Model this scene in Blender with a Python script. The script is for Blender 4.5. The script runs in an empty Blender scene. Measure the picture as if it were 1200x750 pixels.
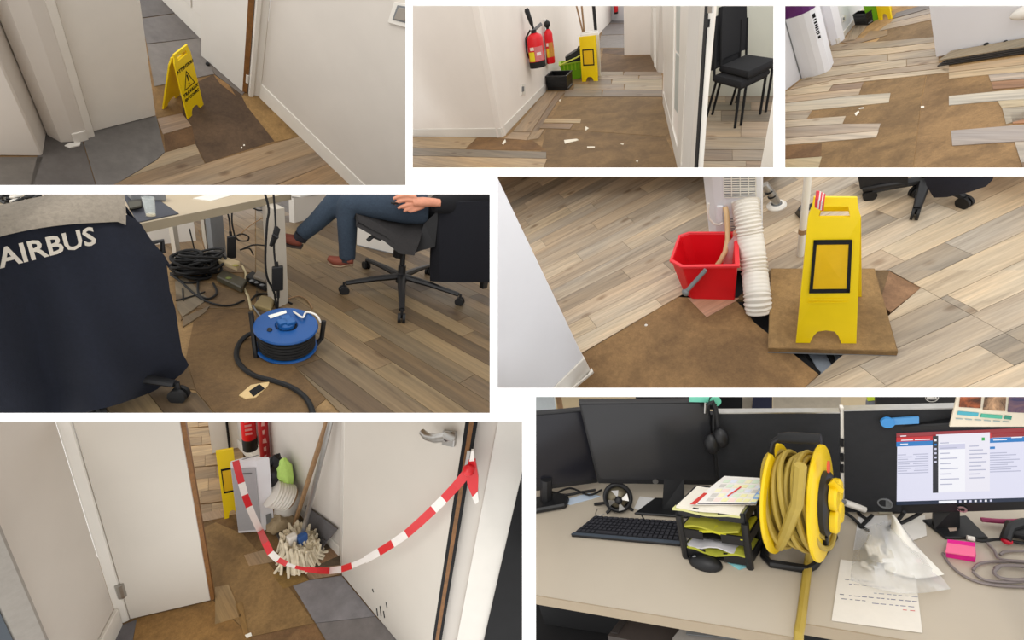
# Seven small stage sets standing behind one white mount board with seven openings.
# Every set is a rigid fragment of an office (own floor, own upright), seen through its opening.
import bpy, bmesh, math, random
from mathutils import Vector, Matrix, noise
random.seed(7)
SC = bpy.context.scene
COL = SC.collection
PI = math.pi
FM = 500.0                                   # focal length in pixels of the 1200 x 750 frame
TILT = math.radians(34)
CAMPOS = Vector((0, 0, 6))
cd = bpy.data.cameras.new('camera'); cam = bpy.data.objects.new('camera', cd); COL.objects.link(cam)
cd.sensor_fit = 'HORIZONTAL'; cd.sensor_width = 36; cd.lens = 36 * FM / 1200
cd.clip_start = 0.05; cd.clip_end = 400
cam.location = CAMPOS; cam.rotation_euler = (PI / 2 - TILT, 0, 0)
SC.camera = cam
CM = Matrix((( 1, 0, 0), (0, -math.sin(TILT), math.cos(TILT)), (0, -math.cos(TILT), -math.sin(TILT))))  # columns: image right, image down, forward
# ---- light -------------------------------------------------------------------------------
wd = bpy.data.worlds.new('studio'); SC.world = wd; wd.use_nodes = True
bg = wd.node_tree.nodes['Background']; bg.inputs[0].default_value = (1.0, .99, .975, 1); bg.inputs[1].default_value = 1.42
SC.view_settings.view_transform = 'Standard'; SC.view_settings.look = 'None'
SC.view_settings.exposure = 0.0; SC.view_settings.gamma = 1.0; SC.view_settings.use_curve_mapping = False
def area(name, loc, target, size, watt, col=(1, .96, .9)):
    l = bpy.data.lights.new(name, 'AREA'); l.shape = 'DISK'; l.size = size; l.energy = watt; l.color = col
    o = bpy.data.objects.new(name, l); COL.objects.link(o); o.location = loc
    o.rotation_euler = (Vector(target) - Vector(loc)).to_track_quat('-Z', 'Y').to_euler(); return o
area('ceiling_lamp', (-1.5, -1.0, 10.5), (0, 3.5, 4.2), 1.6, 110)  # added key light above the camera for all sets, no fitting there

# ---- sets --------------------------------------------------------------------------------
def ray_cam(px, py): return Vector(((px - 600) / FM, (py - 375) / FM, 1.0))
class Stage:
    """A rigid local frame: z up from the set's floor, the viewer stands at (0,0,eye)."""
    def __init__(s, plumb, yaw, eye, rect, ext):
        z = -(CM @ ray_cam(*plumb)).normalized()
        r = CM @ Vector((1, 0, 0)); x0 = (r - z * r.dot(z)).normalized(); y0 = z.cross(x0)
        c, n = math.cos(math.radians(yaw)), math.sin(math.radians(yaw))
        y = y0 * c + x0 * n; x = y.cross(z)
        s.R = Matrix((x, y, z)).transposed(); s.RI = s.R.transposed()
        s.eye = Vector((0, 0, eye)); s.O = CAMPOS - s.R @ s.eye; s.up = Vector((0, 0, 1))
        l, t, rr, b = rect; el, et, er, eb = ext
        P = [(l - el, t - et), (rr + er, t - et), (rr + er, b + eb), (l - el, b + eb)]
        D = [s.ray(*p) for p in P]; mid = s.ray((l + rr) / 2, (t + b) / 2)
        s.planes = []
        for i in range(4):
            nn = D[i].cross(D[(i + 1) % 4]).normalized()
            if nn.dot(mid) < 0: nn = -nn
            s.planes.append(nn)
    def ray(s, px, py): return s.RI @ (CM @ ray_cam(px, py))
    def g(s, px, py, z=0.0):
        d = s.ray(px, py); return s.eye + d * ((z - s.eye.z) / d.z)
    def on(s, px, py, p, n):
        d = s.ray(px, py); return s.eye + d * ((Vector(p) - s.eye).dot(n) / d.dot(n))
    def wall(s, px, py, a, b):
        n = Vector((b.y - a.y, a.x - b.x, 0)); return s.on(px, py, a, n)
    def skin(s, a, b, n):                        # pixel -> point e in front of the upright plane a-b
        return lambda x, y, e=0.0: s.on(x, y, V3(a) + n * e, n)
    def face(s, px, py, p):                      # on the upright plane through p that faces the viewer
        n = Vector((p[0], p[1], 0)).normalized(); return s.on(px, py, p, n)
    def h(s, base, px, py):                      # height above base on its plumb line nearest to the sight line
        return s.face(px, py, base).z
    def at(s, px, py, dist):                     # at a horizontal distance from the viewer
        d = s.ray(px, py); return s.eye + d * (dist / math.hypot(d.x, d.y))
    def mat(s, base): return Matrix.Translation(s.O + s.R @ Vector(base)) @ s.R.to_4x4()
RECTS = {1: (0, 0, 475, 217), 2: (483, 5, 908, 196), 3: (920, 5, 1200, 196), 4: (0, 227, 574, 484),
         5: (583, 206, 1200, 455), 6: (0, 494, 612, 750), 7: (628, 465, 1200, 750)}
ST = {1: Stage((251, 632), -55.5, 4.0, RECTS[1], (70, 70, 4, 5)),
      2: Stage((745, 1000), 12.7, 1.6, RECTS[2], (4, 40, 5, 5)),
      3: Stage((1250, 1200), 42.2, 2.2, RECTS[3], (6, 40, 70, 5)),
      4: Stage((386, 1500), -49, 1.15, RECTS[4], (70, 5, 4, 5)),
      5: Stage((890, 850), 60, 2.6, RECTS[5], (4, 4, 70, 5)),
      6: Stage((388, 1535), -51.2, 4.0, RECTS[6], (70, 4, 7, 70)),
      7: Stage((1040, 2000), 40.5, 1.5, RECTS[7], (7, 5, 70, 70))}
S = ST[1]
# each set's light level put into its floor colours (planks, boards, tiles)
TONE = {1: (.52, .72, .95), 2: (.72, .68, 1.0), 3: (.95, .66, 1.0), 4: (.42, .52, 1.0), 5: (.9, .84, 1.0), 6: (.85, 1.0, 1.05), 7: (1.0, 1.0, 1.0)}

# ---- mesh collector ----------------------------------------------------------------------
def V3(p): return p if isinstance(p, Vector) else Vector(p)
def frame(z, x=None):
    z = V3(z).normalized(); x = V3(x) if x is not None else (Vector((1, 0, 0)) if abs(z.x) < .9 else Vector((0, 1, 0)))
    x = (x - z * x.dot(z)).normalized(); return Matrix((x, z.cross(x), z)).transposed()
def TR(loc=(0, 0, 0), rz=0.0, R=None, sc=1.0):
    m = Matrix.Translation(V3(loc)) @ Matrix.Rotation(rz, 4, 'Z')
    if R is not None: m = Matrix.Translation(V3(loc)) @ R.to_4x4()
    if sc != 1.0: m = m @ Matrix.Scale(sc, 4)
    return m
class MB:
    def __init__(s, M=None): s.v = []; s.f = []; s.M = M or Matrix.Identity(4)
    def add(s, vs, fs):
        o = len(s.v); s.v += [s.M @ V3(v) for v in vs]; s.f += [tuple(i + o for i in f) for f in fs]; return s
    def hexa(s, b, t):
        n = len(b); fs = [tuple(range(n - 1, -1, -1)), tuple(range(n, 2 * n))] + [(i, (i + 1) % n, n + (i + 1) % n, n + i) for i in range(n)]
        return s.add(list(b) + list(t), fs)
    def prism(s, poly, vec): poly = [V3(p) for p in poly]; return s.hexa(poly, [p + V3(vec) for p in poly])
    def box(s, c, d, R=None, rz=0.0, bev=0.0):
        c = V3(c); R = R or Matrix.Rotation(rz, 3, 'Z'); x, y, z = d[0] / 2, d[1] / 2, d[2] / 2
        if bev <= 0:
            P = [(-x, -y), (x, -y), (x, y), (-x, y)]
            return s.hexa([c + R @ Vector((a, b, -z)) for a, b in P], [c + R @ Vector((a, b, z)) for a, b in P])
        k = min(bev, x * .99, y * .99, z * .99); bm = bmesh.new(); bmesh.ops.create_cube(bm, size=1)
        for v in bm.verts: v.co = Vector((v.co.x * 2 * x, v.co.y * 2 * y, v.co.z * 2 * z))
        bmesh.ops.bevel(bm, geom=bm.edges[:], offset=k, segments=2, affect='EDGES', profile=.5)
        bm.verts.index_update(); s.add([c + R @ v.co for v in bm.verts], [tuple(v.index for v in f.verts) for f in bm.faces]); bm.free(); return s
    def tube(s, pts, r, seg=8, closed=False, caps=True, flat=1.0, upv=None):
        pts = [V3(p) for p in pts]; n = len(pts); rs = r if isinstance(r, (list, tuple)) else [r] * n; vs = []; fs = []; X = V3(upv) if upv is not None else None
        for i in range(n):
            a = pts[(i - 1) % n] if (closed or i) else pts[i]; b = pts[(i + 1) % n] if (closed or i < n - 1) else pts[i]
            t = b - a; t = t if t.length > 1e-9 else Vector((0, 0, 1)); F = frame(t, X) if X is not None and abs(t.normalized().dot(X.normalized())) < .98 else frame(t); X = F.col[0].copy()
            for k in range(seg):
                q = 2 * PI * k / seg; vs.append(pts[i] + F.col[0] * (rs[i] * math.cos(q)) + F.col[1] * (rs[i] * flat * math.sin(q)))
        for i in range(n if closed else n - 1):
            j = (i + 1) % n
            for k in range(seg): fs.append((i * seg + k, i * seg + (k + 1) % seg, j * seg + (k + 1) % seg, j * seg + k))
        if caps and not closed: fs += [tuple(range(seg - 1, -1, -1)), tuple(range((n - 1) * seg, n * seg))]
        return s.add(vs, fs)
    def lathe(s, prof, c=(0, 0, 0), ax=(0, 0, 1), seg=20, x=None, sx=1.0, sy=1.0):
        c = V3(c); F = frame(ax, x); vs = []; fs = []; n = len(prof)
        for r, z in prof:
            for k in range(seg): q = 2 * PI * k / seg; vs.append(c + F @ Vector((r * sx * math.cos(q), r * sy * math.sin(q), z)))
        for i in range(n - 1):
            for k in range(seg): fs.append((i * seg + k, i * seg + (k + 1) % seg, (i + 1) * seg + (k + 1) % seg, (i + 1) * seg + k))
        if prof[0][0] > 1e-5: fs.append(tuple(range(seg - 1, -1, -1)))
        if prof[-1][0] > 1e-5: fs.append(tuple(range((n - 1) * seg, n * seg)))
        return s.add(vs, fs)
    def ball(s, c, r, seg=12, R=None):
        r = r if isinstance(r, (tuple, list)) else (r, r, r); c = V3(c); vs = []; fs = []; m = seg // 2; R = R or Matrix.Identity(3)
        for i in range(m + 1):
            t = PI * i / m
            for k in range(seg): q = 2 * PI * k / seg; vs.append(c + R @ Vector((r[0] * math.sin(t) * math.cos(q), r[1] * math.sin(t) * math.sin(q), -r[2] * math.cos(t))))
        for i in range(m):
            for k in range(seg): fs.append((i * seg + k, i * seg + (k + 1) % seg, (i + 1) * seg + (k + 1) % seg, (i + 1) * seg + k))
        return s.add(vs, fs)
    def sheet(s, G, th=0.0, nrm=None):
        G = [[V3(p) for p in row] for row in G]; m, n = len(G), len(G[0]); vs = [p for row in G for p in row]
        fs = [(i * n + j, i * n + j + 1, (i + 1) * n + j + 1, (i + 1) * n + j) for i in range(m - 1) for j in range(n - 1)]
        if th:
            N = len(vs); nn = []
            for i in range(m):
                for j in range(n):
                    a = G[min(i + 1, m - 1)][j] - G[max(i - 1, 0)][j]; b = G[i][min(j + 1, n - 1)] - G[i][max(j - 1, 0)]; q = b.cross(a); nn.append(q.normalized() if q.length > 1e-12 else Vector((0, 0, 1)))
            vs = vs + [p - q * th for p, q in zip(vs, nn)]; fs2 = [tuple(N + i for i in reversed(f)) for f in fs]
            rim = [i for i in range(n)] + [i * n + n - 1 for i in range(1, m)] + [(m - 1) * n + j for j in range(n - 2, -1, -1)] + [i * n for i in range(m - 2, 0, -1)]
            fs = fs + fs2 + [(rim[(k + 1) % len(rim)], rim[k], N + rim[k], N + rim[(k + 1) % len(rim)]) for k in range(len(rim))]
        return s.add(vs, fs)
    def loft(s, rings, caps=True):
        n = len(rings[0]); vs = [V3(p) for r in rings for p in r]; fs = []
        for i in range(len(rings) - 1):
            for k in range(n): fs.append((i * n + k, i * n + (k + 1) % n, (i + 1) * n + (k + 1) % n, (i + 1) * n + k))
        if caps: fs += [tuple(range(n - 1, -1, -1)), tuple(range((len(rings) - 1) * n, len(rings) * n))]
        return s.add(vs, fs)
    def poly(s, pts): return s.add(pts, [tuple(range(len(pts)))])
    def text(s, txt, size, o, ux, uy, lift=.001, bold=0.0, align='CENTER', th=.0006):
        cu = bpy.data.curves.new('t', 'FONT'); cu.body = txt; cu.size = size; cu.align_x = align; cu.offset = bold; cu.resolution_u = 2; cu.extrude = th
        ob = bpy.data.objects.new('t', cu); COL.objects.link(ob); dg = bpy.context.evaluated_depsgraph_get(); me = ob.evaluated_get(dg).to_mesh()
        ux = V3(ux).normalized(); uy = V3(uy); uy = (uy - ux * uy.dot(ux)).normalized(); nz = ux.cross(uy); o = V3(o)
        s.add([o + ux * v.co.x + uy * v.co.y + nz * (v.co.z + lift) for v in me.vertices], [tuple(p.vertices) for p in me.polygons])
        bpy.data.objects.remove(ob); bpy.data.curves.remove(cu); return s
    def fuse(s, vox, smooth=2):
        me = bpy.data.meshes.new('t'); me.from_pydata(s.v, [], s.f); ob = bpy.data.objects.new('t', me); COL.objects.link(ob)
        m = ob.modifiers.new('r', 'REMESH'); m.mode = 'VOXEL'; m.voxel_size = vox
        if smooth: q = ob.modifiers.new('s', 'SMOOTH'); q.iterations = smooth; q.factor = .5
        dg = bpy.context.evaluated_depsgraph_get(); e = ob.evaluated_get(dg).to_mesh()
        s.v = [v.co.copy() for v in e.vertices]; s.f = [tuple(p.vertices) for p in e.polygons]
        bpy.data.objects.remove(ob); bpy.data.meshes.remove(me); return s
    def build(s, name, mat, parent=None, base=None, smooth=False, color=None, clip=True, bev=0.0, fill=True):
        """Links the collected shape as one mesh object. Coordinates are the current set's."""
        bm = bmesh.new(); vs = [bm.verts.new(p) for p in s.v]
        for f in s.f:
            try: bm.faces.new([vs[i] for i in f])
            except ValueError: pass
        bm.normal_update()
        if bev: bmesh.ops.bevel(bm, geom=[e for e in bm.edges if len(e.link_faces) == 2 and e.calc_face_angle(0) > .5], offset=bev, segments=1, affect='EDGES')
        if clip:
            for nn in S.planes:
                if not bm.verts: break
                if min((v.co - S.eye).dot(nn) for v in bm.verts) >= 0: continue
                r = bmesh.ops.bisect_plane(bm, geom=bm.verts[:] + bm.edges[:] + bm.faces[:], plane_co=S.eye, plane_no=nn, clear_inner=True, dist=1e-6)
                if fill:
                    ed = [e for e in r['geom_cut'] if isinstance(e, bmesh.types.BMEdge) and len(e.link_faces) == 1]
                    if ed: bmesh.ops.holes_fill(bm, edges=ed, sides=0)
        if not bm.faces: bm.free(); return None
        if base is None: base = Vector(parent['_b']) if parent is not None and '_b' in parent else Vector((sum((v.co for v in bm.verts), Vector()) / len(bm.verts)).to_tuple()); 
        if parent is None: base = V3(base)
        for v in bm.verts: v.co -= V3(base)
        if smooth:
            for f in bm.faces: f.smooth = True
        me = bpy.data.meshes.new(name); bm.to_mesh(me); bm.free(); me.materials.append(mat)
        if smooth:
            try: me.set_sharp_from_angle(angle=math.radians(38))
            except Exception: pass
        o = bpy.data.objects.new(name, me); COL.objects.link(o)
        if parent is not None: o.parent = parent; o['_b'] = base
        else: o.matrix_world = S.mat(base); o['_b'] = base
        if color is not None: o.color = (*lin(color), 1)
        return o
def thing(name, label, cat, base, group=None):
    o = bpy.data.objects.new(name, None); COL.objects.link(o); o.empty_display_size = .05; base = V3(base); o.matrix_world = S.mat(base); o['_b'] = base
    return tag(o, label, cat, group)
def tag(o, label, cat, group=None):
    if o is None: return o
    o['label'] = label; o['category'] = cat
    if group: o['group'] = group
    return o
def struct(o, label=None):
    if o is None: return o
    o['kind'] = 'structure'
    if label: o['label'] = label
    return o

# ---- materials ---------------------------------------------------------------------------
def lin1(c): c = c / 255; return c / 12.92 if c <= .04045 else ((c + .055) / 1.055) ** 2.4
def lin(c): return tuple(lin1(x) for x in c)
class N:
    def __init__(s, name, rough=.6, metal=0.0, spec=.4):
        s.m = bpy.data.materials.new(name); s.m.use_nodes = True; s.t = s.m.node_tree; s.b = s.t.nodes['Principled BSDF']
        s.b.inputs['Roughness'].default_value = rough; s.b.inputs['Metallic'].default_value = metal; s.b.inputs['Specular IOR Level'].default_value = spec
    def n(s, k, **kw):
        q = s.t.nodes.new(k)
        for a, b in kw.items(): setattr(q, a, b)
        return q
    def l(s, a, b): s.t.links.new(a, b)
    def coord(s, scale=(1, 1, 1), rnd=0.0, attr=None):
        tc = s.n('ShaderNodeTexCoord'); mp = s.n('ShaderNodeMapping'); mp.inputs['Scale'].default_value = scale; s.l(tc.outputs['Object'], mp.inputs[0])
        if rnd:
            oi = s.n('ShaderNodeObjectInfo'); mu = s.n('ShaderNodeMath', operation='MULTIPLY'); mu.inputs[1].default_value = rnd; s.l(oi.outputs['Random'], mu.inputs[0]); s.l(mu.outputs[0], mp.inputs['Location'])
        return mp.outputs[0]
    def noise(s, co, scale, detail=4, rough=.6, dist=0.0):
        q = s.n('ShaderNodeTexNoise'); q.inputs['Scale'].default_value = scale; q.inputs['Detail'].default_value = detail; q.inputs['Roughness'].default_value = rough; q.inputs['Distortion'].default_value = dist; s.l(co, q.inputs['Vector']); return q.outputs['Fac']
    def ramp(s, fac, stops):
        q = s.n('ShaderNodeValToRGB'); e = q.color_ramp.elements
        while len(e) < len(stops): e.new(.5)
        for i, (p, c) in enumerate(stops): e[i].position = p; e[i].color = (*c, 1) if len(c) == 3 else c
        s.l(fac, q.inputs[0]); return q.outputs[0]
    def mix(s, a, b, fac, mode='MIX'):
        q = s.n('ShaderNodeMix', data_type='RGBA', blend_type=mode)
        for i, x in ((6, a), (7, b)):
            if isinstance(x, tuple): q.inputs[i].default_value = (*x, 1) if len(x) == 3 else x
            else: s.l(x, q.inputs[i])
        if isinstance(fac, (int, float)): q.inputs[0].default_value = fac
        else: s.l(fac, q.inputs[0])
        return q.outputs[2]
    def col(s, c):
        if isinstance(c, tuple): s.b.inputs['Base Color'].default_value = (*c, 1)
        else: s.l(c, s.b.inputs['Base Color'])
        return s
    def bump(s, h, k=.3, d=.01):
        q = s.n('ShaderNodeBump'); q.inputs['Strength'].default_value = k; q.inputs['Distance'].default_value = d; s.l(h, q.inputs['Height']); s.l(q.outputs[0], s.b.inputs['Normal']); return s
def plain(name, rgb, rough=.55, metal=0.0, var=.06, scale=6.0, spec=.4, bump=0.0, bscale=80):
    m = N(name, rough, metal, spec); c = lin(rgb); co = m.coord()
    f = m.noise(co, scale, 3); a = tuple(x * (1 - var) for x in c); b = tuple(min(1, x * (1 + var)) for x in c)
    m.col(m.ramp(f, [(.3, a), (.7, b)]))
    if bump: m.bump(m.noise(co, bscale, 3), bump, .004)
    return m.m
def tinted(name, rough=.6, scale=20, var=.12, stain=0.0, bump=.1, grainy=False, dark=.6):
    """colour comes from the object's own tint"""
    m = N(name, rough); oi = m.n('ShaderNodeObjectInfo'); co = m.coord(rnd=9.0)
    f = m.ramp(m.noise(co, scale, 5, .7), [(.25, (1 - var,) * 3), (.75, (1 + var,) * 3)]); c = m.mix(oi.outputs['Color'], f, 1.0, 'MULTIPLY')
    if stain:
        g = m.ramp(m.noise(co, 3.0, 4, .65, .6), [(.38, (dark, dark * .95, dark * .88)), (.62, (1.08, 1.06, 1.0))]); c = m.mix(c, g, stain, 'MULTIPLY')
    if grainy:
        g = m.ramp(m.noise(co, 160, 2, .8), [(.3, (.72,) * 3), (.7, (1.25,) * 3)]); c = m.mix(c, g, .5, 'MULTIPLY')
        g = m.ramp(m.noise(co, 34, 4, .75, .4), [(.34, (.74, .72, .70)), (.66, (1.2, 1.2, 1.18))]); c = m.mix(c, g, .6, 'MULTIPLY')
    m.col(c)
    if bump: m.bump(m.noise(co, scale * 6, 3), bump, .003)
    return m.m
def plank_mat():
    m = N('oak_laminate', .5); oi = m.n('ShaderNodeObjectInfo'); co = m.coord((1, 1, 1), rnd=37.0)
    st = m.coord((1.1, 17, 17), rnd=37.0); fine = m.coord((3.0, 90, 90), rnd=37.0); kn = m.coord((5, 11, 11), rnd=53.0)
    a = m.ramp(m.noise(st, 1.0, 5, .62, .9), [(.22, (.50, .48, .46)), (.42, (.86, .85, .84)), (.58, (1.06, 1.05, 1.03)), (.8, (1.30, 1.24, 1.15))])
    b = m.ramp(m.noise(fine, 1.0, 3, .6), [(.3, (.78, .77, .76)), (.7, (1.15, 1.15, 1.15))])
    c = m.mix(oi.outputs['Color'], a, .95, 'MULTIPLY'); c = m.mix(c, b, .7, 'MULTIPLY')
    v = m.n('ShaderNodeTexVoronoi'); v.inputs['Scale'].default_value = .55; m.l(kn, v.inputs['Vector'])
    k = m.ramp(v.outputs['Distance'], [(.0, (.35, .28, .22)), (.10, (.6, .52, .45)), (.19, (1, 1, 1))]); c = m.mix(c, k, .8, 'MULTIPLY')
    g = m.ramp(m.noise(m.coord((.9, 4, 4), rnd=11.0), 1.0, 3), [(.35, (.9, .94, .98)), (.65, (1.08, 1.02, .93))]); c = m.mix(c, g, .8, 'MULTIPLY')
    m.col(c); m.bump(m.noise(fine, 1.0, 2), .08, .002); return m.m
M = {}
M['plank'] = plank_mat()
M['chip'] = tinted('chipboard', .75, 7, .14, stain=.75, grainy=True)
M['chipedge'] = plain('chipboard_edge', (120, 110, 88), .8, var=.2, scale=60)
M['tile'] = tinted('slate_tile', .55, 9, .2, stain=.35, dark=.75)
M['white'] = plain('white_paint', (214, 209, 201), .6, var=.02, scale=3)
M['wall'] = plain('wall_paint', (206, 199, 190), .75, var=.025, scale=2.5, bump=.04)
M['wallcool'] = plain('cool_white_paint', (226, 226, 230), .6, var=.02, scale=2.5)
M['wallpale'] = plain('pale_wall_paint', (234, 226, 217), .75, var=.02, scale=2.5, bump=.04)  # lit copy of the wall paint, brighter to make up for dim light
M['doorp'] = plain('door_laminate', (204, 197, 186), .5, var=.02, scale=2)
M['trim'] = plain('white_gloss_trim', (222, 217, 208), .4, var=.02)
M['plastic'] = tinted('coloured_plastic', .38, 12, .05, bump=0)
M['matt'] = tinted('matt_coloured', .75, 25, .1, bump=.05)
M['paper'] = tinted('paper_sheet', .8, 30, .03, bump=0)
M['fabric'] = tinted('woven_fabric', .95, 90, .22, bump=.35)
M['black'] = plain('black_plastic', (26, 26, 28), .45, var=.15)
M['rubber'] = plain('black_rubber', (20, 20, 21), .6, var=.2)
M['blackmat'] = plain('matt_black', (14, 14, 16), .85, var=.2)
M['steel'] = plain('brushed_steel', (176, 174, 170), .32, .9, var=.08, scale=30)
M['grey'] = plain('grey_plastic', (120, 122, 124), .5, var=.08)
M['yellow'] = plain('yellow_plastic', (238, 205, 8), .42, var=.04, scale=5)
M['red'] = plain('red_plastic', (214, 14, 28), .4, var=.05)
M['brownedge'] = plain('raw_wood_edge', (124, 84, 44), .6, var=.25, scale=25)
M['skin'] = plain('skin', (206, 140, 112), .55, var=.08, scale=30, bump=.1, bscale=120)
M['wood'] = plain('bare_wood', (150, 118, 84), .6, var=.2, scale=20)
def emit(name, rgb, k=1.0):
    m = N(name, .3); m.b.inputs['Emission Color'].default_value = (*lin(rgb), 1); m.b.inputs['Emission Strength'].default_value = k; m.col((.02, .02, .02)); return m.m
def glass(name, rgb=(235, 242, 240), rough=.05, alpha=.25):
    m = N(name, rough); m.col(lin(rgb)); m.b.inputs['Alpha'].default_value = alpha; m.b.inputs['Specular IOR Level'].default_value = .7; return m.m
M['glass'] = glass('clear_glass')
M['frost'] = glass('frosted_glass', (196, 202, 196), .4, .8)
M['poly'] = glass('clear_plastic_film', (240, 241, 240), .12, .38)

# ---- shared builders ---------------------------------------------------------------------
WOODS = [(182, 162, 138), (170, 151, 128), (158, 140, 119), (188, 171, 148), (148, 133, 115), (174, 159, 140), (141, 126, 109), (192, 174, 148)]
def clip_poly(P, Q):
    """2-D Sutherland-Hodgman: P clipped by the convex counter-clockwise Q"""
    for i in range(len(Q)):
        a, b = Q[i], Q[(i + 1) % len(Q)]; out = []
        sd = lambda p: (b[0] - a[0]) * (p[1] - a[1]) - (b[1] - a[1]) * (p[0] - a[0])
        for k in range(len(P)):
            p, q = P[k], P[(k + 1) % len(P)]; u, w = sd(p), sd(q)
            if u >= 0: out.append(p)
            if (u >= 0) != (w >= 0): t = u / (u - w); out.append((p[0] + (q[0] - p[0]) * t, p[1] + (q[1] - p[1]) * t))
        P = out
        if len(P) < 3: return []
    return P
def ccw(P):
    a = sum(P[i][0] * P[(i + 1) % len(P)][1] - P[(i + 1) % len(P)][0] * P[i][1] for i in range(len(P))); return P if a > 0 else P[::-1]
def piece(parent, name, poly, mat, color, th=.006, z0=0.0, ang=0.0, gap=0.0):
    """one flat piece (plank, tile, board) lying at z0 with its own edges; poly in floor x, y"""
    if len(poly) < 3: return None
    poly = ccw([(p[0], p[1]) for p in poly]); cx = sum(p[0] for p in poly) / len(poly); cy = sum(p[1] for p in poly) / len(poly)
    if gap: poly = [(cx + (x - cx) * (1 - gap / max(.02, math.hypot(x - cx, y - cy))), cy + (y - cy) * (1 - gap / max(.02, math.hypot(x - cx, y - cy)))) for x, y in poly]
    mb = MB(); mb.prism([(x, y, z0) for x, y in poly], (0, 0, th)); b = Vector(parent['_b'])
    bm = bmesh.new(); vs = [bm.verts.new(p) for p in mb.v]
    for f in mb.f: bm.faces.new([vs[i] for i in f])
    for nn in S.planes:
        if min((v.co - S.eye).dot(nn) for v in bm.verts) < 0:
            bmesh.ops.bisect_plane(bm, geom=bm.verts[:] + bm.edges[:] + bm.faces[:], plane_co=S.eye, plane_no=nn, clear_inner=True, dist=1e-6)
            if not bm.verts: break
    if not bm.faces: bm.free(); return None
    c = Vector((cx, cy, z0)); Rz = Matrix.Rotation(-ang, 3, 'Z')
    for v in bm.verts: v.co = Rz @ (v.co - c)
    bmesh.ops.recalc_face_normals(bm, faces=bm.faces[:])
    me = bpy.data.meshes.new(name); bm.to_mesh(me); bm.free(); me.materials.append(mat)
    o = bpy.data.objects.new(name, me); COL.objects.link(o); o.parent = parent
    o.matrix_local = Matrix.Translation(c - b) @ Matrix.Rotation(ang, 4, 'Z')
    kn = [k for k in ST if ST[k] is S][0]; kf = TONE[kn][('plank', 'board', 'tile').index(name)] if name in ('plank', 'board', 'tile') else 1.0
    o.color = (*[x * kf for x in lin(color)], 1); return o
def px_piece(parent, name, pxs, mat, color, th=.006, z0=0.0, ang=0.0, gap=0.0):
    return piece(parent, name, [S.g(x, y, z0 + th)[:2] for x, y in pxs], mat, color, th, z0, ang, gap)
def jit(c, k=8): d = random.uniform(-k, k); return tuple(max(0, min(255, x + d + random.uniform(-k * .3, k * .3))) for x in c)
def plank_field(parent, region, ang, width, length, seed=1, org=(0, 0), end=None, pal=WOODS, th=.006, z0=0.0, holes=()):
    """rows of planks running along ang, clipped to the convex region (floor x, y)"""
    rnd = random.Random(seed); region = ccw([tuple(p[:2]) for p in region]); d = (math.cos(ang), math.sin(ang))
    e = end if end is not None else ang + PI / 2; n = (math.cos(e) , math.sin(e)); wn = width / abs(d[0] * n[1] - d[1] * n[0])
    det = d[0] * n[1] - d[1] * n[0]
    uv = [(((x - org[0]) * n[1] - (y - org[1]) * n[0]) / det, (d[0] * (y - org[1]) - d[1] * (x - org[0])) / det) for x, y in region]
    u0, u1 = min(p[0] for p in uv), max(p[0] for p in uv); v0, v1 = min(p[1] for p in uv), max(p[1] for p in uv); g = .0012; k = 0
    for r in range(math.floor(v0 / wn), math.ceil(v1 / wn)):
        rnd = random.Random(seed * 7919 + r); off = ((r * .37) % 1 + rnd.uniform(-.12, .12)) * length; i0 = math.floor((u0 - off) / length)
        for i in range(i0, math.ceil((u1 - off) / length)):
            a, b = off + i * length + g, off + (i + 1) * length - g; c, e2 = r * wn + g, (r + 1) * wn - g; rn = random.Random(seed * 131 + r * 1009 + i); col = rn.choice(pal); dv = rn.uniform(-9, 9); col = tuple(x + dv for x in col)
            P = [(org[0] + d[0] * u + n[0] * v, org[1] + d[1] * u + n[1] * v) for u, v in ((a, c), (b, c), (b, e2), (a, e2))]
            P = clip_poly(ccw(P), region)
            if len(P) >= 3: piece(parent, 'plank', P, M['plank'], col, th, z0, ang)
def floor_slab(pxs, color, name='floor', z=0.0, mat=None, th=.03, label=None):
    P = [S.g(x, y, z) for x, y in pxs]; mb = MB(); mb.prism([p - Vector((0, 0, th)) for p in P], (0, 0, th))
    return struct(mb.build(name, mat or M['chip'], color=color), label)
def wall_quad(a, b, H, th=.08, side=1, z0=0.0):
    """an upright slab standing on the floor line a-b; th goes away from the viewer's side"""
    a = Vector((a.x, a.y, z0)); b = Vector((b.x, b.y, z0)); d = (b - a).normalized(); n = Vector((-d.y, d.x, 0)) * side
    mb = MB(); mb.prism([a, b, b + n * th, a + n * th], (0, 0, H)); return mb
def away(a, b):
    d = (b - a); n = Vector((-d.y, d.x, 0)); return 1 if n.dot(Vector((a.x, a.y, 0))) > 0 else -1
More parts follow.
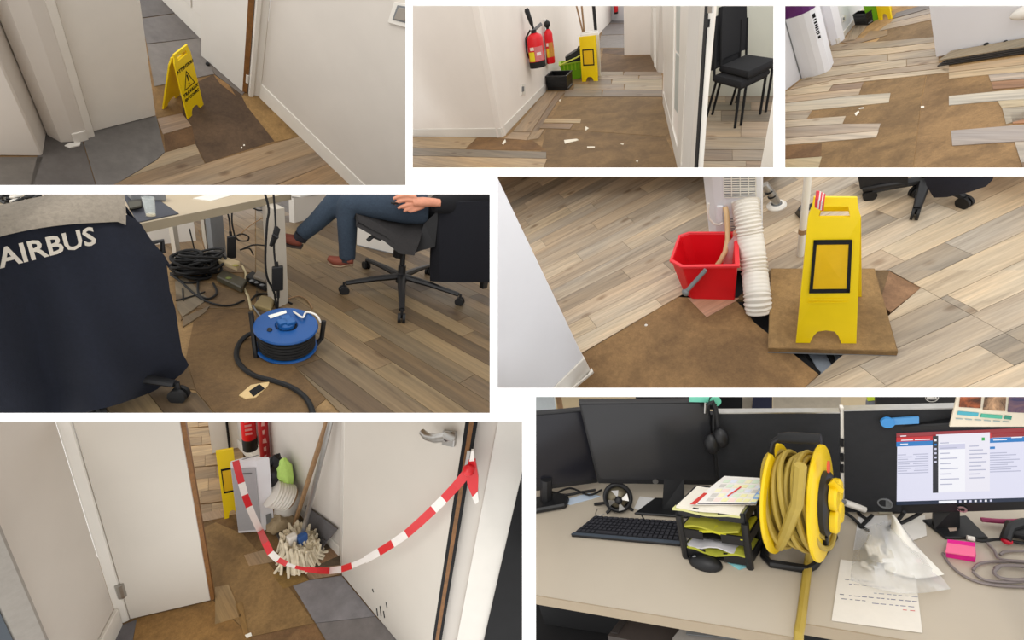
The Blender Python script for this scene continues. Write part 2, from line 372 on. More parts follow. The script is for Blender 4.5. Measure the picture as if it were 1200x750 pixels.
# ---- the mount board ---------------------------------------------------------------------
ZB, TB = 1.05, .006
def mount_board():
    op = [(-30, -30, 475.5, 217), (483, 5, 908, 196.5), (920, 5, 1230, 196.5), (-30, 227, 574, 484.5), (583, 206, 1230, 455), (-30, 494, 612, 780), (628, 465, 1230, 780)]
    xs = sorted({-90, 1290, *[o[0] for o in op], *[o[2] for o in op]}); ys = sorted({-90, 840, *[o[1] for o in op], *[o[3] for o in op]})
    bm = bmesh.new(); vd = {}
    def P(i, j, k):
        if (i, j, k) not in vd: vd[i, j, k] = bm.verts.new(CAMPOS + CM @ Vector(((xs[i] - 600) / FM * ZB, (ys[j] - 375) / FM * ZB, ZB + k * TB)))
        return vd[i, j, k]
    solid = lambda i, j: 0 <= i < len(xs) - 1 and 0 <= j < len(ys) - 1 and not any(o[0] <= xs[i] and xs[i + 1] <= o[2] and o[1] <= ys[j] and ys[j + 1] <= o[3] for o in op)
    for i in range(len(xs) - 1):
        for j in range(len(ys) - 1):
            if not solid(i, j): continue
            for k in (0, 1): bm.faces.new([P(i, j, k), P(i + 1, j, k), P(i + 1, j + 1, k), P(i, j + 1, k)])
            for (a, b, di, dj) in (((i, j), (i + 1, j), 0, -1), ((i + 1, j), (i + 1, j + 1), 1, 0), ((i + 1, j + 1), (i, j + 1), 0, 1), ((i, j + 1), (i, j), -1, 0)):
                if not solid(i + di, j + dj): bm.faces.new([P(*a, 0), P(*b, 0), P(*b, 1), P(*a, 1)])
    bmesh.ops.recalc_face_normals(bm, faces=bm.faces[:])
    me = bpy.data.meshes.new('wall_front'); bm.to_mesh(me); bm.free(); me.materials.append(plain('white_card', (253, 253, 253), .9, var=.004, spec=.1))
    o = bpy.data.objects.new('wall_front', me); COL.objects.link(o)
    struct(o, 'white card mount board framing all seven scenes with rectangular openings')
mount_board()
# ---- shared: folding floor sign ----------------------------------------------------------
def uvmap(B0, B1, T0, T1): return lambda u, v: (B0.lerp(B1, u)).lerp(T0.lerp(T1, u), v)
def floor_sign(label, B0, B1, C0, C1, T0, T1, printing, group, slot=True, th=.012, bv=(.36, .72)):
    """A-frame: front leaf on the feet B0 B1, rear leaf on C0 C1, joined under the grip at T0 T1"""
    t = thing('floor_sign', label, 'floor sign', (B0 + C1) / 2, group)
    def leaf(b0, b1, t0, t1, nm):
        f = uvmap(b0, b1, t0, t1); n = (b1 - b0).cross(t0 - b0).normalized() * th; mb = MB()
        def pc(P): mb.prism([f(u, v) for u, v in P], n)
        if slot:
            pc([(0, .125), (1, .125), (1, .89), (0, .89)]); pc([(.06, .95), (.94, .95), (.92, 1), (.08, 1)])
            pc([(0, .89), (.20, .89), (.24, .95), (.06, .95)]); pc([(.80, .89), (1, .89), (.94, .95), (.76, .95)])
        else: pc([(0, .125), (1, .125), (1, 1), (0, 1)])
        for a in (0, 1):
            q = lambda u: u if a == 0 else 1 - u
            pc([(q(0), 0), (q(.24), 0), (q(.29), .06), (q(0), .06)]); pc([(q(0), .06), (q(.29), .06), (q(.36), .098), (q(0), .098)])
            pc([(q(0), .098), (q(.36), .098), (q(.5), .108), (q(.5), .125), (q(0), .125)])
        return mb.build(nm, M['yellow'], t, bev=.0), f, n
    o, f, n = leaf(B0, B1, T0, T1, 'front_leaf'); k = .93 if slot else 1
    b, fb, nb = leaf(C1, C0, C1.lerp(T1, k), C0.lerp(T0, k), 'rear_leaf')
    if o is None: return t
    out = -n if n.dot(S.eye - B0) < 0 else n
    base = n * 1.0 if out.dot(n) > 0 else n * 0
    def P(u, v, e=.0012): return f(u, v) + base + out.normalized() * e
    if printing == 'text':
        mb = MB(); ux = B1 - B0; uy = T0 - B0; w = ux.length; H = uy.length
        mb.text('ATTENTION', w * .165, P(.5, .735), ux, uy, bold=.0012); mb.text('TRAVAUX', w * .19, P(.5, .355), ux, uy, bold=.0012); mb.text('EN COURS', w * .17, P(.5, .275), ux, uy, bold=.0012)
        A = [(.5, .70), (.17, .44), (.83, .44)]; m = (.5, .525)
        for i in range(3):
            a, c = A[i], A[(i + 1) % 3]; k2 = .84; q = lambda p: (m[0] + (p[0] - m[0]) * k2, m[1] + (p[1] - m[1]) * k2)
            mb.prism([P(*a), P(*c), P(*q(c)), P(*q(a))], out * .05)
        mb.prism([P(.46, .63), P(.54, .63), P(.52, .53), P(.48, .53)], out * .05); mb.prism([P(.47, .51), P(.53, .51), P(.53, .48), P(.47, .48)], out * .05)
        mb.build('lettering', M['blackmat'], o)
    elif printing == 'frame':
        mb = MB(); x0, x1, y0, y1, w = .15, .86, bv[0], bv[1], .06
        for r in (((x0, y0), (x1, y0), (x1, y0 + w * .45), (x0, y0 + w * .45)), ((x0, y1 - w * .45), (x1, y1 - w * .45), (x1, y1), (x0, y1)), ((x0, y0), (x0 + w, y0), (x0 + w, y1), (x0, y1)), ((x1 - w, y0), (x1, y0), (x1, y1), (x1 - w, y1))):
            mb.prism([P(*q, .001) for q in r], out * .25)
        mb.build('black_border', M['blackmat'], o)
        mb = MB(); mb.prism([P(*q, .0005) for q in ((x0 + w, y0 + .03), (x1 - w, y0 + .03), (x1 - w, y1 - .03), (x0 + w, y1 - .03))], out * .1)
        mb.build('centre_panel', M['plastic'], o, color=(226, 180, 10))
        mb = MB()
        for v in (bv[0] - .075, bv[0] - .05): mb.prism([P(.14, v, 0), P(.84, v, 0), P(.84, v + .006, 0), P(.14, v + .006, 0)], out * .2)
        mb.build('rib', M['yellow'], o)
    return t
def wall_with_base(name, a, b, H, bh, mat, side=None, th=.08, bname=None, bth=.014, label=None, blabel=None):
    sd = side or away(a, b); w = struct(wall_quad(a, b, H, th, sd).build(name, mat), label)
    if bh:
        d = (b - a).normalized(); n = Vector((-d.y, d.x, 0)) * sd; mb = wall_quad(a - n * bth, b - n * bth, bh, bth, sd)
        struct(mb.build(bname or name.replace('wall', 'baseboard'), M['trim'], bev=.003), blabel)
    return w

# ======== set 1: doorway with slate tiles, wet chipboard and a floor sign ==================
S = ST[1]
fl = floor_slab([(-60, 235), (480, 235), (480, 120), (200, -40), (150, -40), (-60, 60)], (128, 100, 66), label='chipboard subfloor of the doorway with tiles, wet boards and planks')
px_piece(fl, 'board', [(213, 104), (251, 87), (283, 111), (288, 122), (322, 165), (241, 191), (229, 168.7), (214, 132)], M['chip'], (104, 82, 62), .002)
px_piece(fl, 'board', [(283, 112), (306, 113), (352, 160), (322, 166), (289, 124)], M['chip'], (164, 130, 82), .003)
px_piece(fl, 'board', [(181, 101), (213, 97), (213, 132), (184, 138)], M['chip'], (150, 118, 74), .002)
px_piece(fl, 'board', [(192, 158), (225, 148), (229, 168), (194, 178)], M['chip'], (118, 88, 58), .003)
px_piece(fl, 'board', [(250, 87), (268, 99), (276, 112), (258, 98)], M['chip'], (160, 122, 78), .004)
for P, c in (([(30, 240), (54, 140), (96.5, 165), (113.5, 222)], (88, 83, 80)), ([(97.5, 165), (112, 150), (183, 136), (193, 178), (182, 188), (140, 213), (124, 222), (114.5, 222)], (102, 98, 95)),
             ([(172, 52), (240, 44), (240, 62), (251, 86.5), (181, 101)], (118, 112, 108)), ([(164, 22), (206, 16), (243, 43), (172, 51)], (108, 103, 101)), ([(158, -6), (188, -6), (206, 15), (163, 21)], (100, 95, 93)),
             ([(252, 87), (240, 66), (290, 104), (284, 111)], (110, 102, 96))):
    px_piece(fl, 'tile', P, M['tile'], c, .007)
ax = math.atan2(*(S.g(290, 177) - S.g(168.7, 215)).yx)
for P, c in (([(184, 139), (213, 132.5), (224.5, 147.5), (191, 157)], (194, 168, 144)), ([(193, 179), (229, 168.7), (234, 180), (150, 208), (140, 213.5), (182, 189)], (206, 182, 148)),
             ([(150, 208.3), (234, 180.3), (240, 191.5), (168, 215.5), (148, 222), (122, 222)], (178, 150, 118)), ([(150, 221.5), (240, 191.9), (352, 159.5), (370, 178), (235, 221)], (200, 172, 138)),
             ([(236, 221.3), (370, 178.3), (384, 192), (310, 222)], (182, 156, 128)), ([(312, 222), (384, 192.3), (418, 222)], (194, 160, 122)), ([(90, 230), (150, 222), (300, 222), (420, 222), (430, 232)], (186, 158, 126))):
    px_piece(fl, 'plank', P, M['plank'], c, .008, 0, ax)
for x, y in ((283, 173), (286, 170)):
    q = S.g(x, y); px_piece(fl, 'paint_chip', [(x - 1, y), (x, y - 1.2), (x + 1.2, y), (x, y + 1)], M['paper'], (236, 232, 220), .004, .002)
# right wall with its socket
a, b = S.g(305, 114), S.g(411, 217); b2 = a + (b - a) * 1.6
bh = S.wall(427.6, 216, a, b).z
wall_with_base('wall_right', a, b2, 5.5, bh, M['wall'], label='long off-white wall on the right of the doorway', blabel='white baseboard below the right wall of the doorway')
n1 = Vector((b.y - a.y, a.x - b.x, 0)).normalized(); n1 = n1 if n1.dot(S.eye - a) > 0 else -n1
W = S.skin(a, b, n1)
def plate(t, nm, pts, th, mat, color=None, off=0, parent=None, wf=None, nn=None, bev=.002):
    mb = MB(); mb.prism([(wf or W)(x, y, off) for x, y in pts], (nn if nn is not None else n1) * th); return mb.build(nm, mat, parent or t, color=color, bev=bev)
t = thing('wall_switch', 'white wall switch plate with grey rocker on the long wall beside the yellow text sign', 'wall switch', W(467, 25))
plate(t, 'plate', [(463.5, 2), (484, 5), (478, 32), (456, 26)], .02, M['trim'])
plate(t, 'surround', [(466, 6), (482, 8.5), (476, 27), (460, 23)], .006, M['grey'], off=.02)
plate(t, 'rocker', [(467.5, 8.5), (480, 10.5), (475, 25), (462, 22)], .006, M['plastic'], (150, 142, 132), off=.026)
# door post, open right door leaf
c0, c1 = S.g(291, 111), S.g(305, 114)
mb = wall_quad(c0, c1, 5.5, .12, away(c0, c1)); struct(mb.build('trim_1', M['trim'], bev=.006), 'white door post between the brown door edge and the right wall')
mb = wall_quad(S.g(291, 111), S.g(296, 111.5), 5.5, .03, -away(c0, c1)); struct(mb.build('trim_2', M['trim'], bev=.004), 'narrow white stop strip on the right door post')
d0, d1 = S.g(236, 66.5), S.g(284, 108)
dl = struct(wall_quad(d0, d1, 4.5, .05, away(d0, d1), .012).build('door_1', M['white']), 'open white door leaf with raw brown edge behind the text sign'); 
e0, e1 = S.g(284, 108.3), S.g(290, 110)
mb = wall_quad(e0, e1, 4.5, .05, away(e0, e1), .012); mb.build('door_edge', M['brownedge'], dl)
p = S.face(290, 92, S.g(291, 110)); mb = MB(); mb.tube([p - S.up * .05, p + S.up * .05], .016, 8); mb.build('hinge', M['trim'], dl)
mb = MB(); mb.ball(S.g(243.5, 76.5) + S.up * .015, (.022, .022, .02), 8); mb.build('door_stop', M['rubber'], dl)
# far cupboard beyond the doorway
k0, k1 = S.g(188, -1), S.g(240, 51)
t = thing('cupboard', 'white built-in cupboard with round knobs far beyond the doorway', 'cupboard', k0)
sd = away(k0, k1); mb = wall_quad(k0, k1, 4.5, .5, sd, .0); mb.build('body', M['trim'], t)
dk = (k1 - k0).normalized(); nk = Vector((-dk.y, dk.x, 0)) * -sd
for u0, u1 in ((.02, .37), (.40, .75), (.78, 1.2)):
    q0, q1 = k0.lerp(k1, u0), k0.lerp(k1, u1); hb = .28; mb = MB(); mb.prism([q0 + S.up * hb, q1 + S.up * hb, q1 + S.up * 4, q0 + S.up * 4], nk * .02); dd = mb.build('cupboard_door', M['white'], t, bev=.004)
    if dd is not None:
        mb = MB(); mb.ball(q1 + S.up * .62 + nk * .04 - dk * .08, .03, 8); mb.build('knob', M['grey'], dd)
# left door leaf, its jamb and the wall stub
d0, d1 = S.g(110, 155.5), S.g(183, 137)
struct(wall_quad(d0, d1, 5, .05, away(d0, d1), .015).build('door_2', M['trim'], bev=.004), 'white door leaf standing half open left of the text sign')
j0, j1 = S.g(103, 163), S.g(112, 160)
struct(wall_quad(j0, j1, 5, .12, away(j0, j1)).build('trim_3', M['trim'], bev=.006), 'white jamb strip beside the left door leaf')
w0, w1 = S.g(70, 172), S.g(103, 163)
mb = MB(); dw = (w1 - w0).normalized(); nw = Vector((-dw.y, dw.x, 0)) * away(w0, w1); pts = [w1, w1 + nw * .4, w0 + nw * .5 + dw * .25]
pts += [w0 + nw * .12 - dw * .0, w0 + nw * .03 + dw * .03, w0 + dw * .12]
mb.prism(pts, (0, 0, 5)); struct(mb.build('wall_left', M['wall'], smooth=False), 'off-white wall stub with rounded corner left of the door leaf')
bh1 = S.h(w0.lerp(w1, .9), 100, 153)
mb = wall_quad(w0 + dw * .10 - nw * .012, w1 - nw * .012, bh1, .012, away(w0, w1)); struct(mb.build('baseboard_left', M['trim'], bev=.003), 'short white baseboard on the wall stub')
mb = MB(); mb.prism([S.g(x, y, .0) for x, y in ((76, 172), (82, 174.5), (94, 171.5), (95, 168), (82, 169))], (0, 0, .016)); struct(mb.build('trim_4', M['trim']), 'loose piece of white skirting at the wall stub')
# near dark-based wall at the very left
mb = MB(); mb.prism([S.g(-75, 182), S.g(50, 183), S.g(57, 141), S.g(-75, 120)], (0, 0, 4.6)); struct(mb.build('wall_near', M['wall'], bev=.01), 'off-white wall end at the far left edge')
px_piece(fl, 'tile', [(-70, 184), (50, 184), (33, 235), (-70, 235)], M['tile'], (98, 92, 86), .007)
# the text sign
B0, B1, C0 = S.g(219, 139), S.g(237, 122), S.g(191.5, 128.5); C1 = C0 + (B1 - B0)
T0 = (B0 + C0) / 2; T0.z = S.h(T0, 199, 66); T1 = T0 + (B1 - B0) * .94; T0 = T0 + (B1 - B0) * .06
floor_sign('yellow folding floor sign with black warning triangle lettering beside the slate tiles', B0, B1, C0, C1, T0, T1, 'text', 'yellow folding floor signs')
# ======== set 2: corridor with cleaning gear, fire extinguishers and an open office ========
S = ST[2]
fl = floor_slab([(470, 215), (920, 215), (920, 100), (775, 60), (768, 30), (735, 14), (705, 14), (640, 90), (470, 150)], (140, 112, 76), label='chipboard corridor subfloor with some oak planks left')
ax = math.atan2(*(S.g(776, 113) - S.g(657, 113)).yx); ay = math.atan2(*(S.g(640, 107) - S.g(589, 161)).yx)
BO = lambda P, c, th=.003: px_piece(fl, 'board', P, M['chip'], c, th)
BO([(660, 113.5), (776, 114), (789, 150), (780, 160), (640, 150)], (150, 120, 80)); BO([(640, 150.5), (780, 160.5), (800, 205), (628, 205)], (146, 116, 78))
BO([(707, 62), (733, 66), (762, 65), (771, 84), (700, 84)], (134, 104, 72)); BO([(560, 161), (622, 163), (640, 176), (546, 175)], (146, 108, 66))
BO([(707, 57), (732, 57), (733, 65), (706, 62)], (116, 92, 72))
for P, c in (([(707, 30), (716, 27.5), (732, 27.5), (732, 40), (705, 41)], (112, 106, 104)), ([(704, 41.6), (732, 40.6), (732, 56), (702, 56)], (120, 113, 108)), ([(722, 16), (736, 16), (735, 27), (712, 27)], (108, 104, 104))):
    px_piece(fl, 'tile', P, M['tile'], c, .006)
PL = lambda P, c, a=ax, th=.008, z=0: px_piece(fl, 'plank', P, M['plank'], c, th, z, a)
# planks across the corridor behind the bare boards
rows = [(84, 88), (88.3, 92.6), (93, 98.3), (98.8, 105), (105.5, 113)]; cols = [[(703, 730), (730.5, 775)], [(699, 748), (748.5, 776)], [(690, 716), (716.5, 776)], [(672, 731), (731.5, 776)], [(661, 705), (705.5, 777)]]
for k, ((y0, y1), cc) in enumerate(zip(rows, cols)):
    for j, (x0, x1) in enumerate(cc):
        sl = lambda x, y: x + (y - 100) * (-.7 if j == 0 and x == x0 else .25 if j else 0)
        PL([(x0, y1), (x1, y1), (x1, y0), (x0 + 1.5, y0)], jit(WOODS[(k * 3 + j * 2) % 8], 6))
# loose planks beside the left wall and in the foreground
for P, c, a in (([(601, 154), (640, 107.5), (653, 107.5), (622.5, 154)], (176, 152, 124), ay), ([(654, 107.5), (663, 107.5), (657, 113), (649, 125), (640, 139), (630, 154), (623.5, 154)], (150, 128, 104), ay), ([(591.5, 162), (600, 154.7), (622.5, 154.7), (617, 164)], (178, 152, 124), ax),
                ([(623.2, 154.7), (638, 151), (631, 162), (617.6, 164)], (170, 146, 116), ay), ([(640, 139), (681, 139.3), (680, 144), (637, 143.5)], (198, 172, 132), ax), ([(636, 144.6), (672, 145), (668, 151), (632, 150)], (156, 130, 102), ax),
                ([(478, 160), (559, 161), (545, 174.5), (478, 172.5)], (196, 168, 130), ax), ([(478, 173), (545, 175), (640, 178), (640, 185.5), (478, 182)], (150, 136, 118), ax), ([(478, 182.5), (641, 186), (633, 205), (478, 205)], (202, 172, 134), ax)):
    PL(P, c, a)
for P in ([(661, 164), (676, 162.5), (678, 164), (662, 168)], [(688, 171.5), (697, 171.5), (697, 173), (688, 173)], [(655, 117), (658, 116), (656, 119)], [(727, 168), (731, 168), (730, 169.5)], [(745, 188), (748, 187.5), (747, 190)], [(686, 148), (690, 150), (686, 153)], [(588, 168), (592, 163), (593, 166), (590, 169)]):
    px_piece(fl, 'paint_chip', P, M['paper'], (226, 216, 196), .006, .003)
# left walls with baseboards
cL, c0, c1 = S.g(470, 160), S.g(589, 160.7), S.g(639, 107.3); cf = c0 + (c1 - c0) * 12
bh = S.h(c0, 587.5, 150)
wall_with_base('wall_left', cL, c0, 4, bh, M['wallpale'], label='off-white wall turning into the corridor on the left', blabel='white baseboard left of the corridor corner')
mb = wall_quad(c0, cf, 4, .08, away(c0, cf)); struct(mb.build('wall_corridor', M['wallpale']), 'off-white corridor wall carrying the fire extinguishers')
d = (cf - c0).normalized(); nL = Vector((d.y, -d.x, 0)); nL = nL if nL.dot(S.eye - c0) > 0 else -nL
mb = MB(); q0, q1 = c0 + nL * .0, c0 + d * ((c1 - c0).length); mb.prism([q0, q1, q1 + nL * .014, q0 + nL * .014], (0, 0, bh)); struct(mb.build('baseboard_corridor', M['trim'], bev=.003), 'white baseboard of the corridor wall running to the black crate')
WL = S.skin(c0, cf, nL)
t = thing('wall_socket', 'small white wall socket low on the corridor wall', 'wall socket', WL(612, 108))
plate(t, 'plate', [(610.3, 99), (615, 98.5), (615, 110), (610.5, 111.5)], .012, M['trim'], wf=WL, nn=nL); plate(t, 'insert', [(611.4, 101.5), (614, 101.2), (614, 107), (611.4, 108)], .004, M['grey'], wf=WL, nn=nL, off=.012)
# fire extinguishers
def extinguisher(label, px, y0, y1, wpx, plane, nn, off, horn=True, slim=False, group='wall-mounted fire extinguishers', small=False):
    c = plane(px, y1, off); w = (S.face(px + wpx / 2, y1, c) - S.face(px - wpx / 2, y1, c)).length / 2; c = plane(px, y1, w * 1.1 + .012); zt, zb = S.h(c, px, y0), S.h(c, px, y1); w = (S.face(px + wpx / 2, y1, c) - S.face(px - wpx / 2, y1, c)).length / 2; H = zt - zb
    t = thing('fire_extinguisher', label, 'fire extinguisher', (c.x, c.y, zb), group); P = lambda z: Vector((c.x, c.y, zb + z))
    MB().lathe([(w * .9, 0), (w, H * .04), (w, H * .84), (w * .86, H * .92), (w * .5, H * .98), (w * .3, H)], P(0), seg=18).build('cylinder', M['red'], t, smooth=True)
    if not slim:
        MB().lathe([(w * 1.02, -.004), (w * 1.04, H * .17), (w, H * .18)], P(0), seg=18).build('base_ring', M['rubber'], t, smooth=True)
    if small: return t
    rt = Vector((c.y, -c.x, 0)).normalized() * -1; tv = (S.eye - P(0)); tv.z = 0; tv.normalize(); rt = Vector((-tv.y, tv.x, 0))
    def label_patch(nm, a0, a1, z0, z1, col, parent):
        pts = [[P(z) + (tv * math.cos(a) + rt * math.sin(a)) * (w * 1.015) for a in [a0 + (a1 - a0) * i / 6 for i in range(7)]] for z in (H * z0, H * z1)]; return MB().sheet(pts, .001).build(nm, M['matt'], parent, color=col)
    lb = label_patch('label', -.95, 1.1, .20, .46, (228, 190, 40), t) if slim else label_patch('label', -1.1, -.25, .20, .48, (232, 214, 40), t)
    label_patch('label', -.2, .95, .20, .62, (206, 120, 122) if not slim else (190, 130, 60), t); label_patch('label', -.8, -.25, .52, .62, (236, 214, 205), t)
    if not slim: label_patch('label', .05, .6, .36, .45, (228, 224, 222), t)
    v = MB(); v.tube([P(H * .98), P(H * 1.09)], w * .34, 10); v.build('neck', M['rubber'], t, smooth=True)
    if slim: MB().ball(P(H * 1.13), (w * .75, w * .75, w * .75), 12).build('valve_knob', M['rubber'], t, smooth=True); MB().tube([P(H * 1.17), P(H * 1.27)], w * .15, 6).build('pin', M['grey'], t)
    else:
        v = MB(); v.box(P(H * 1.12) + rt * w * .4, (w * 1.5, w * .3, w * .35), R=frame(Vector((0, 0, 1)) + rt * -.5, rt), bev=w * .05); v.build('lever', M['grey'], t)
        a = P(H * 1.12); b = S.face(616.5, 10, a); MB().tube([a, a.lerp(b, .12), a.lerp(b, .3), a.lerp(b, .9), b], [w * .14, w * .14, w * .24, w * .3, w * .2], 10).build('horn', M['rubber'], t, smooth=True)
        hz = [P(H * 1.1) + rt * -w * .4, P(H * .9) - rt * w * 1.05, P(H * .5) - rt * w * 1.15, P(H * .3) - rt * w * 1.0]; MB().tube(hz, w * .11, 6).build('hose', M['rubber'], t, smooth=True)
    return t
r1 = .06
extinguisher('stout red fire extinguisher with black horn and black base on corridor wall', 630.5, 37.5, 78, 18.5, WL, nL, .10)
extinguisher('slim red fire extinguisher with round black valve right of the stout one', 646, 33, 74, 9.5, WL, nL, .075, slim=True)
mb = MB(); q = WL(637.5, 22, .012); mb.prism([WL(636.9, 23, .002), WL(638.2, 23, .002), WL(640.5, 76, .002), WL(639, 76, .002)], nL * .02); tag(mb.build('wall_bracket', M['steel']), 'thin grey metal strip on the wall between the fire extinguishers', 'wall bracket')
# black crate, green bucket, black box on top
A = [S.g(641.8, 106), S.g(665, 106.3), S.g(671, 99.5)]; A.append(A[0] + (A[2] - A[1])); H = S.h(A[0], 639, 89.5)
def crate(label, A, H, group=None, th=.02):
    c = sum(A, Vector()) / 4; t = thing('storage_crate', label, 'crate', c, group); T = [c + (p - c) * 1.04 + S.up * H for p in A]; I = [c + (p - c) * .93 + S.up * H for p in A]; J = [c + (p - c) * .9 + S.up * .02 for p in A]
    mb = MB(); mb.loft([A, T, I, J]); mb.build('body', M['black'], t)
    mb = MB(); r0 = [c + (p - c) * 1.08 + S.up * (H * .93) for p in A]; r1 = [c + (p - c) * 1.08 + S.up * (H * 1.01) for p in A]; r2 = [c + (p - c) * .95 + S.up * (H * 1.01) for p in A]; r3 = [c + (p - c) * .95 + S.up * (H * .93) for p in A]; mb.loft([r0, r1, r2, r3, r0], caps=False); mb.build('rim', M['black'], t)
    for i, j in ((0, 1), (1, 2)):
        for z in (.25, .5, .75):
            a, b = A[i].lerp(T[i], z), A[j].lerp(T[j], z); n = (b - a).cross(S.up).normalized(); mb = MB(); mb.prism([a.lerp(b, .04), a.lerp(b, .96), a.lerp(b, .96) + S.up * H * .04, a.lerp(b, .04) + S.up * H * .04], n * .006); mb.build('rib', M['black'], t)
    a, b = A[1].lerp(T[1], .12), A[2].lerp(T[2], .12); n = (b - a).cross(S.up).normalized(); mb = MB(); mb.prism([a.lerp(b, .12), a.lerp(b, .8), a.lerp(b, .8) + S.up * H * .07, a.lerp(b, .12) + S.up * H * .07], n * .012); mb.build('label_strip', M['grey'], t)
    return t
crate('open black plastic storage crate on the floor below the fire extinguishers', A, H)
G0 = S.g(676, 96.5); gh = S.h(G0, 676, 76); ex = (S.face(684, 96, G0) - G0); sc = ex.length / 8
cg = S.g(671, 91.5); t = thing('mop_bucket', 'bright green mop bucket with wringer basket behind the black crate', 'mop bucket', cg)
rv = Vector((ex.x, ex.y, 0)).normalized(); fv = Vector((-rv.y, rv.x, 0))
def ring(c, a, b, z, n=4, k=1.0): return [c + rv * (a * sx * k) + fv * (b * sy * k) + S.up * z for sx, sy in ((-1, -1), (1, -1), (1, 1), (-1, 1))]
mb = MB(); mb.loft([ring(cg, 10 * sc, .12, 0), ring(cg, 14 * sc, .17, gh), ring(cg, 13 * sc, .155, gh), ring(cg, 9.2 * sc, .11, .03)]); mb.build('bucket', M['plastic'], t, color=(112, 168, 24))
mb = MB(); mb.loft([ring(cg, 14.5 * sc, .18, gh * .96), ring(cg, 15.3 * sc, .19, gh * 1.02), ring(cg, 13 * sc, .15, gh * 1.03), ring(cg, 13 * sc, .15, gh * .94), ring(cg, 14.5 * sc, .18, gh * .96)], caps=False); mb.build('rim', M['plastic'], t, color=(172, 206, 60))
for i in range(5):
    p0 = cg - fv * .15 + rv * (-9 + i * 4.5) * sc; mb = MB(); mb.tube([p0 + S.up * gh * .55 - fv * .0, p0 + S.up * gh * .98 - fv * .02], .012, 6); mb.build('basket_bar', M['plastic'], t, color=(150, 190, 40))
hd = [cg + rv * x * sc - fv * .18 + S.up * z for x, z in ((-14, gh), (-6, gh * 1.12), (6, gh * 1.25), (13, gh * 1.38), (16, gh * 1.1), (17, gh * .8))]
MB().tube(hd, .012, 6).build('handle', M['plastic'], t, smooth=True, color=(214, 214, 90))
bz = gh * 1.03; cb = cg + rv * 4 * sc + fv * .0; t = thing('tool_case', 'black plastic case lying on top of the green mop bucket', 'case', cb + S.up * bz)
h1 = S.h(cb, 680, 54) - bz
mb = MB(); mb.loft([ring(cb, 9.5 * sc, .12, bz), [p + S.up * (h1 * (.45 + .5 * ((p - cb).dot(rv) / (9.5 * sc) * .5 + .5))) for p in ring(cb, 9.5 * sc, .12, bz)]]); mb.build('case_body', M['black'], t)
mb = MB(); mb.box(cb - rv * 9.3 * sc - fv * .05 + S.up * (bz + h1 * .3), (.04, .12, h1 * .3), rz=math.atan2(rv.y, rv.x), bev=.005); mb.build('latch', M['black'], t)
mb = MB(); mb.tube([cb + rv * 4 * sc - fv * .1 + S.up * (bz + h1 * .8), cb + rv * 6 * sc - fv * .1 + S.up * (bz + h1 * 1.05), cb + rv * 9 * sc - fv * .1 + S.up * (bz + h1 * 1.0)], .012, 6); mb.build('carry_handle', M['black'], t)
# yellow sign with black border and the white cooler behind it
B0, B1 = S.g(682.5, 95.7), S.g(701, 95.2); dB = (B1 - B0); bk = Vector((B1.x, B1.y, 0)).normalized() * .30; C0, C1 = B0 + bk, B1 + bk
T0 = B0 + bk * .45; T0.z = S.h(T0, 681, 43); T1 = T0 + dB * .97
floor_sign('yellow folding floor sign with black empty border in the corridor by the green bucket', B0, B1, C0, C1, T0, T1, 'frame', 'yellow folding floor signs', slot=False)
K0 = B0 + bk * 1.3; K1 = B1 + bk * 1.3 + dB * .2; K2 = K1 + bk * 1.2; K3 = K0 + bk * 1.2
def cooler_box(label, K, H, group=None):
    t = thing('portable_cooler', label, 'air conditioner', sum(K, Vector()) / 4, group); c = sum(K, Vector()) / 4
    mb = MB(); mb.loft([[p for p in K], [p + S.up * H * .95 for p in K], [c + (p - c) * .9 + S.up * H for p in K]]); mb.build('housing', M['trim'], t, bev=.008)
    a, b = K[1], K[2]; n = (b - a).cross(S.up).normalized()
    for i in range(5): z = H * (.55 + i * .05); mb = MB(); mb.prism([a.lerp(b, .15) + S.up * z, a.lerp(b, .8) + S.up * z, a.lerp(b, .8) + S.up * (z + H * .015), a.lerp(b, .15) + S.up * (z + H * .015)], n * .004); mb.build('vent_slat', M['grey'], t)
    mb = MB(); mb.box(c + S.up * (H + .005), ((K[1] - K[0]).length * .6, (K[2] - K[1]).length * .4, .012), rz=math.atan2(dB.y, dB.x)); mb.build('top_grille', M['white'], t); return t
cooler_box('white portable air conditioner hidden behind the bordered sign in the corridor', [K0, K1, K2, K3], S.h((K1 + K0) / 2, 692, 39))
for (x0, y0, x1, y1, rr, m, lb) in ((672.5, -6, 684, 42, .014, M['wood'], 'thin brown broom handle leaning left behind the bordered sign'), (680.5, -6, 685, 42, .016, M['wood'], 'thicker brown broom handle leaning beside the thin one'), (694.5, -6, 698.5, 40, .028, M['black'], 'black pole standing behind the white air conditioner')):
    p = K2.lerp(K3, .3) + bk * .3; a = S.face(x0, y0, p); b = S.face(x1, y1, p); dd = (b - a); b = a + dd * ((a.z - .0) / -dd.z)
    tag(MB().tube([a, b], rr, 8).build('broom_handle' if m is M['wood'] else 'pole', m, smooth=True), lb, 'broom handle' if m is M['wood'] else 'pole')
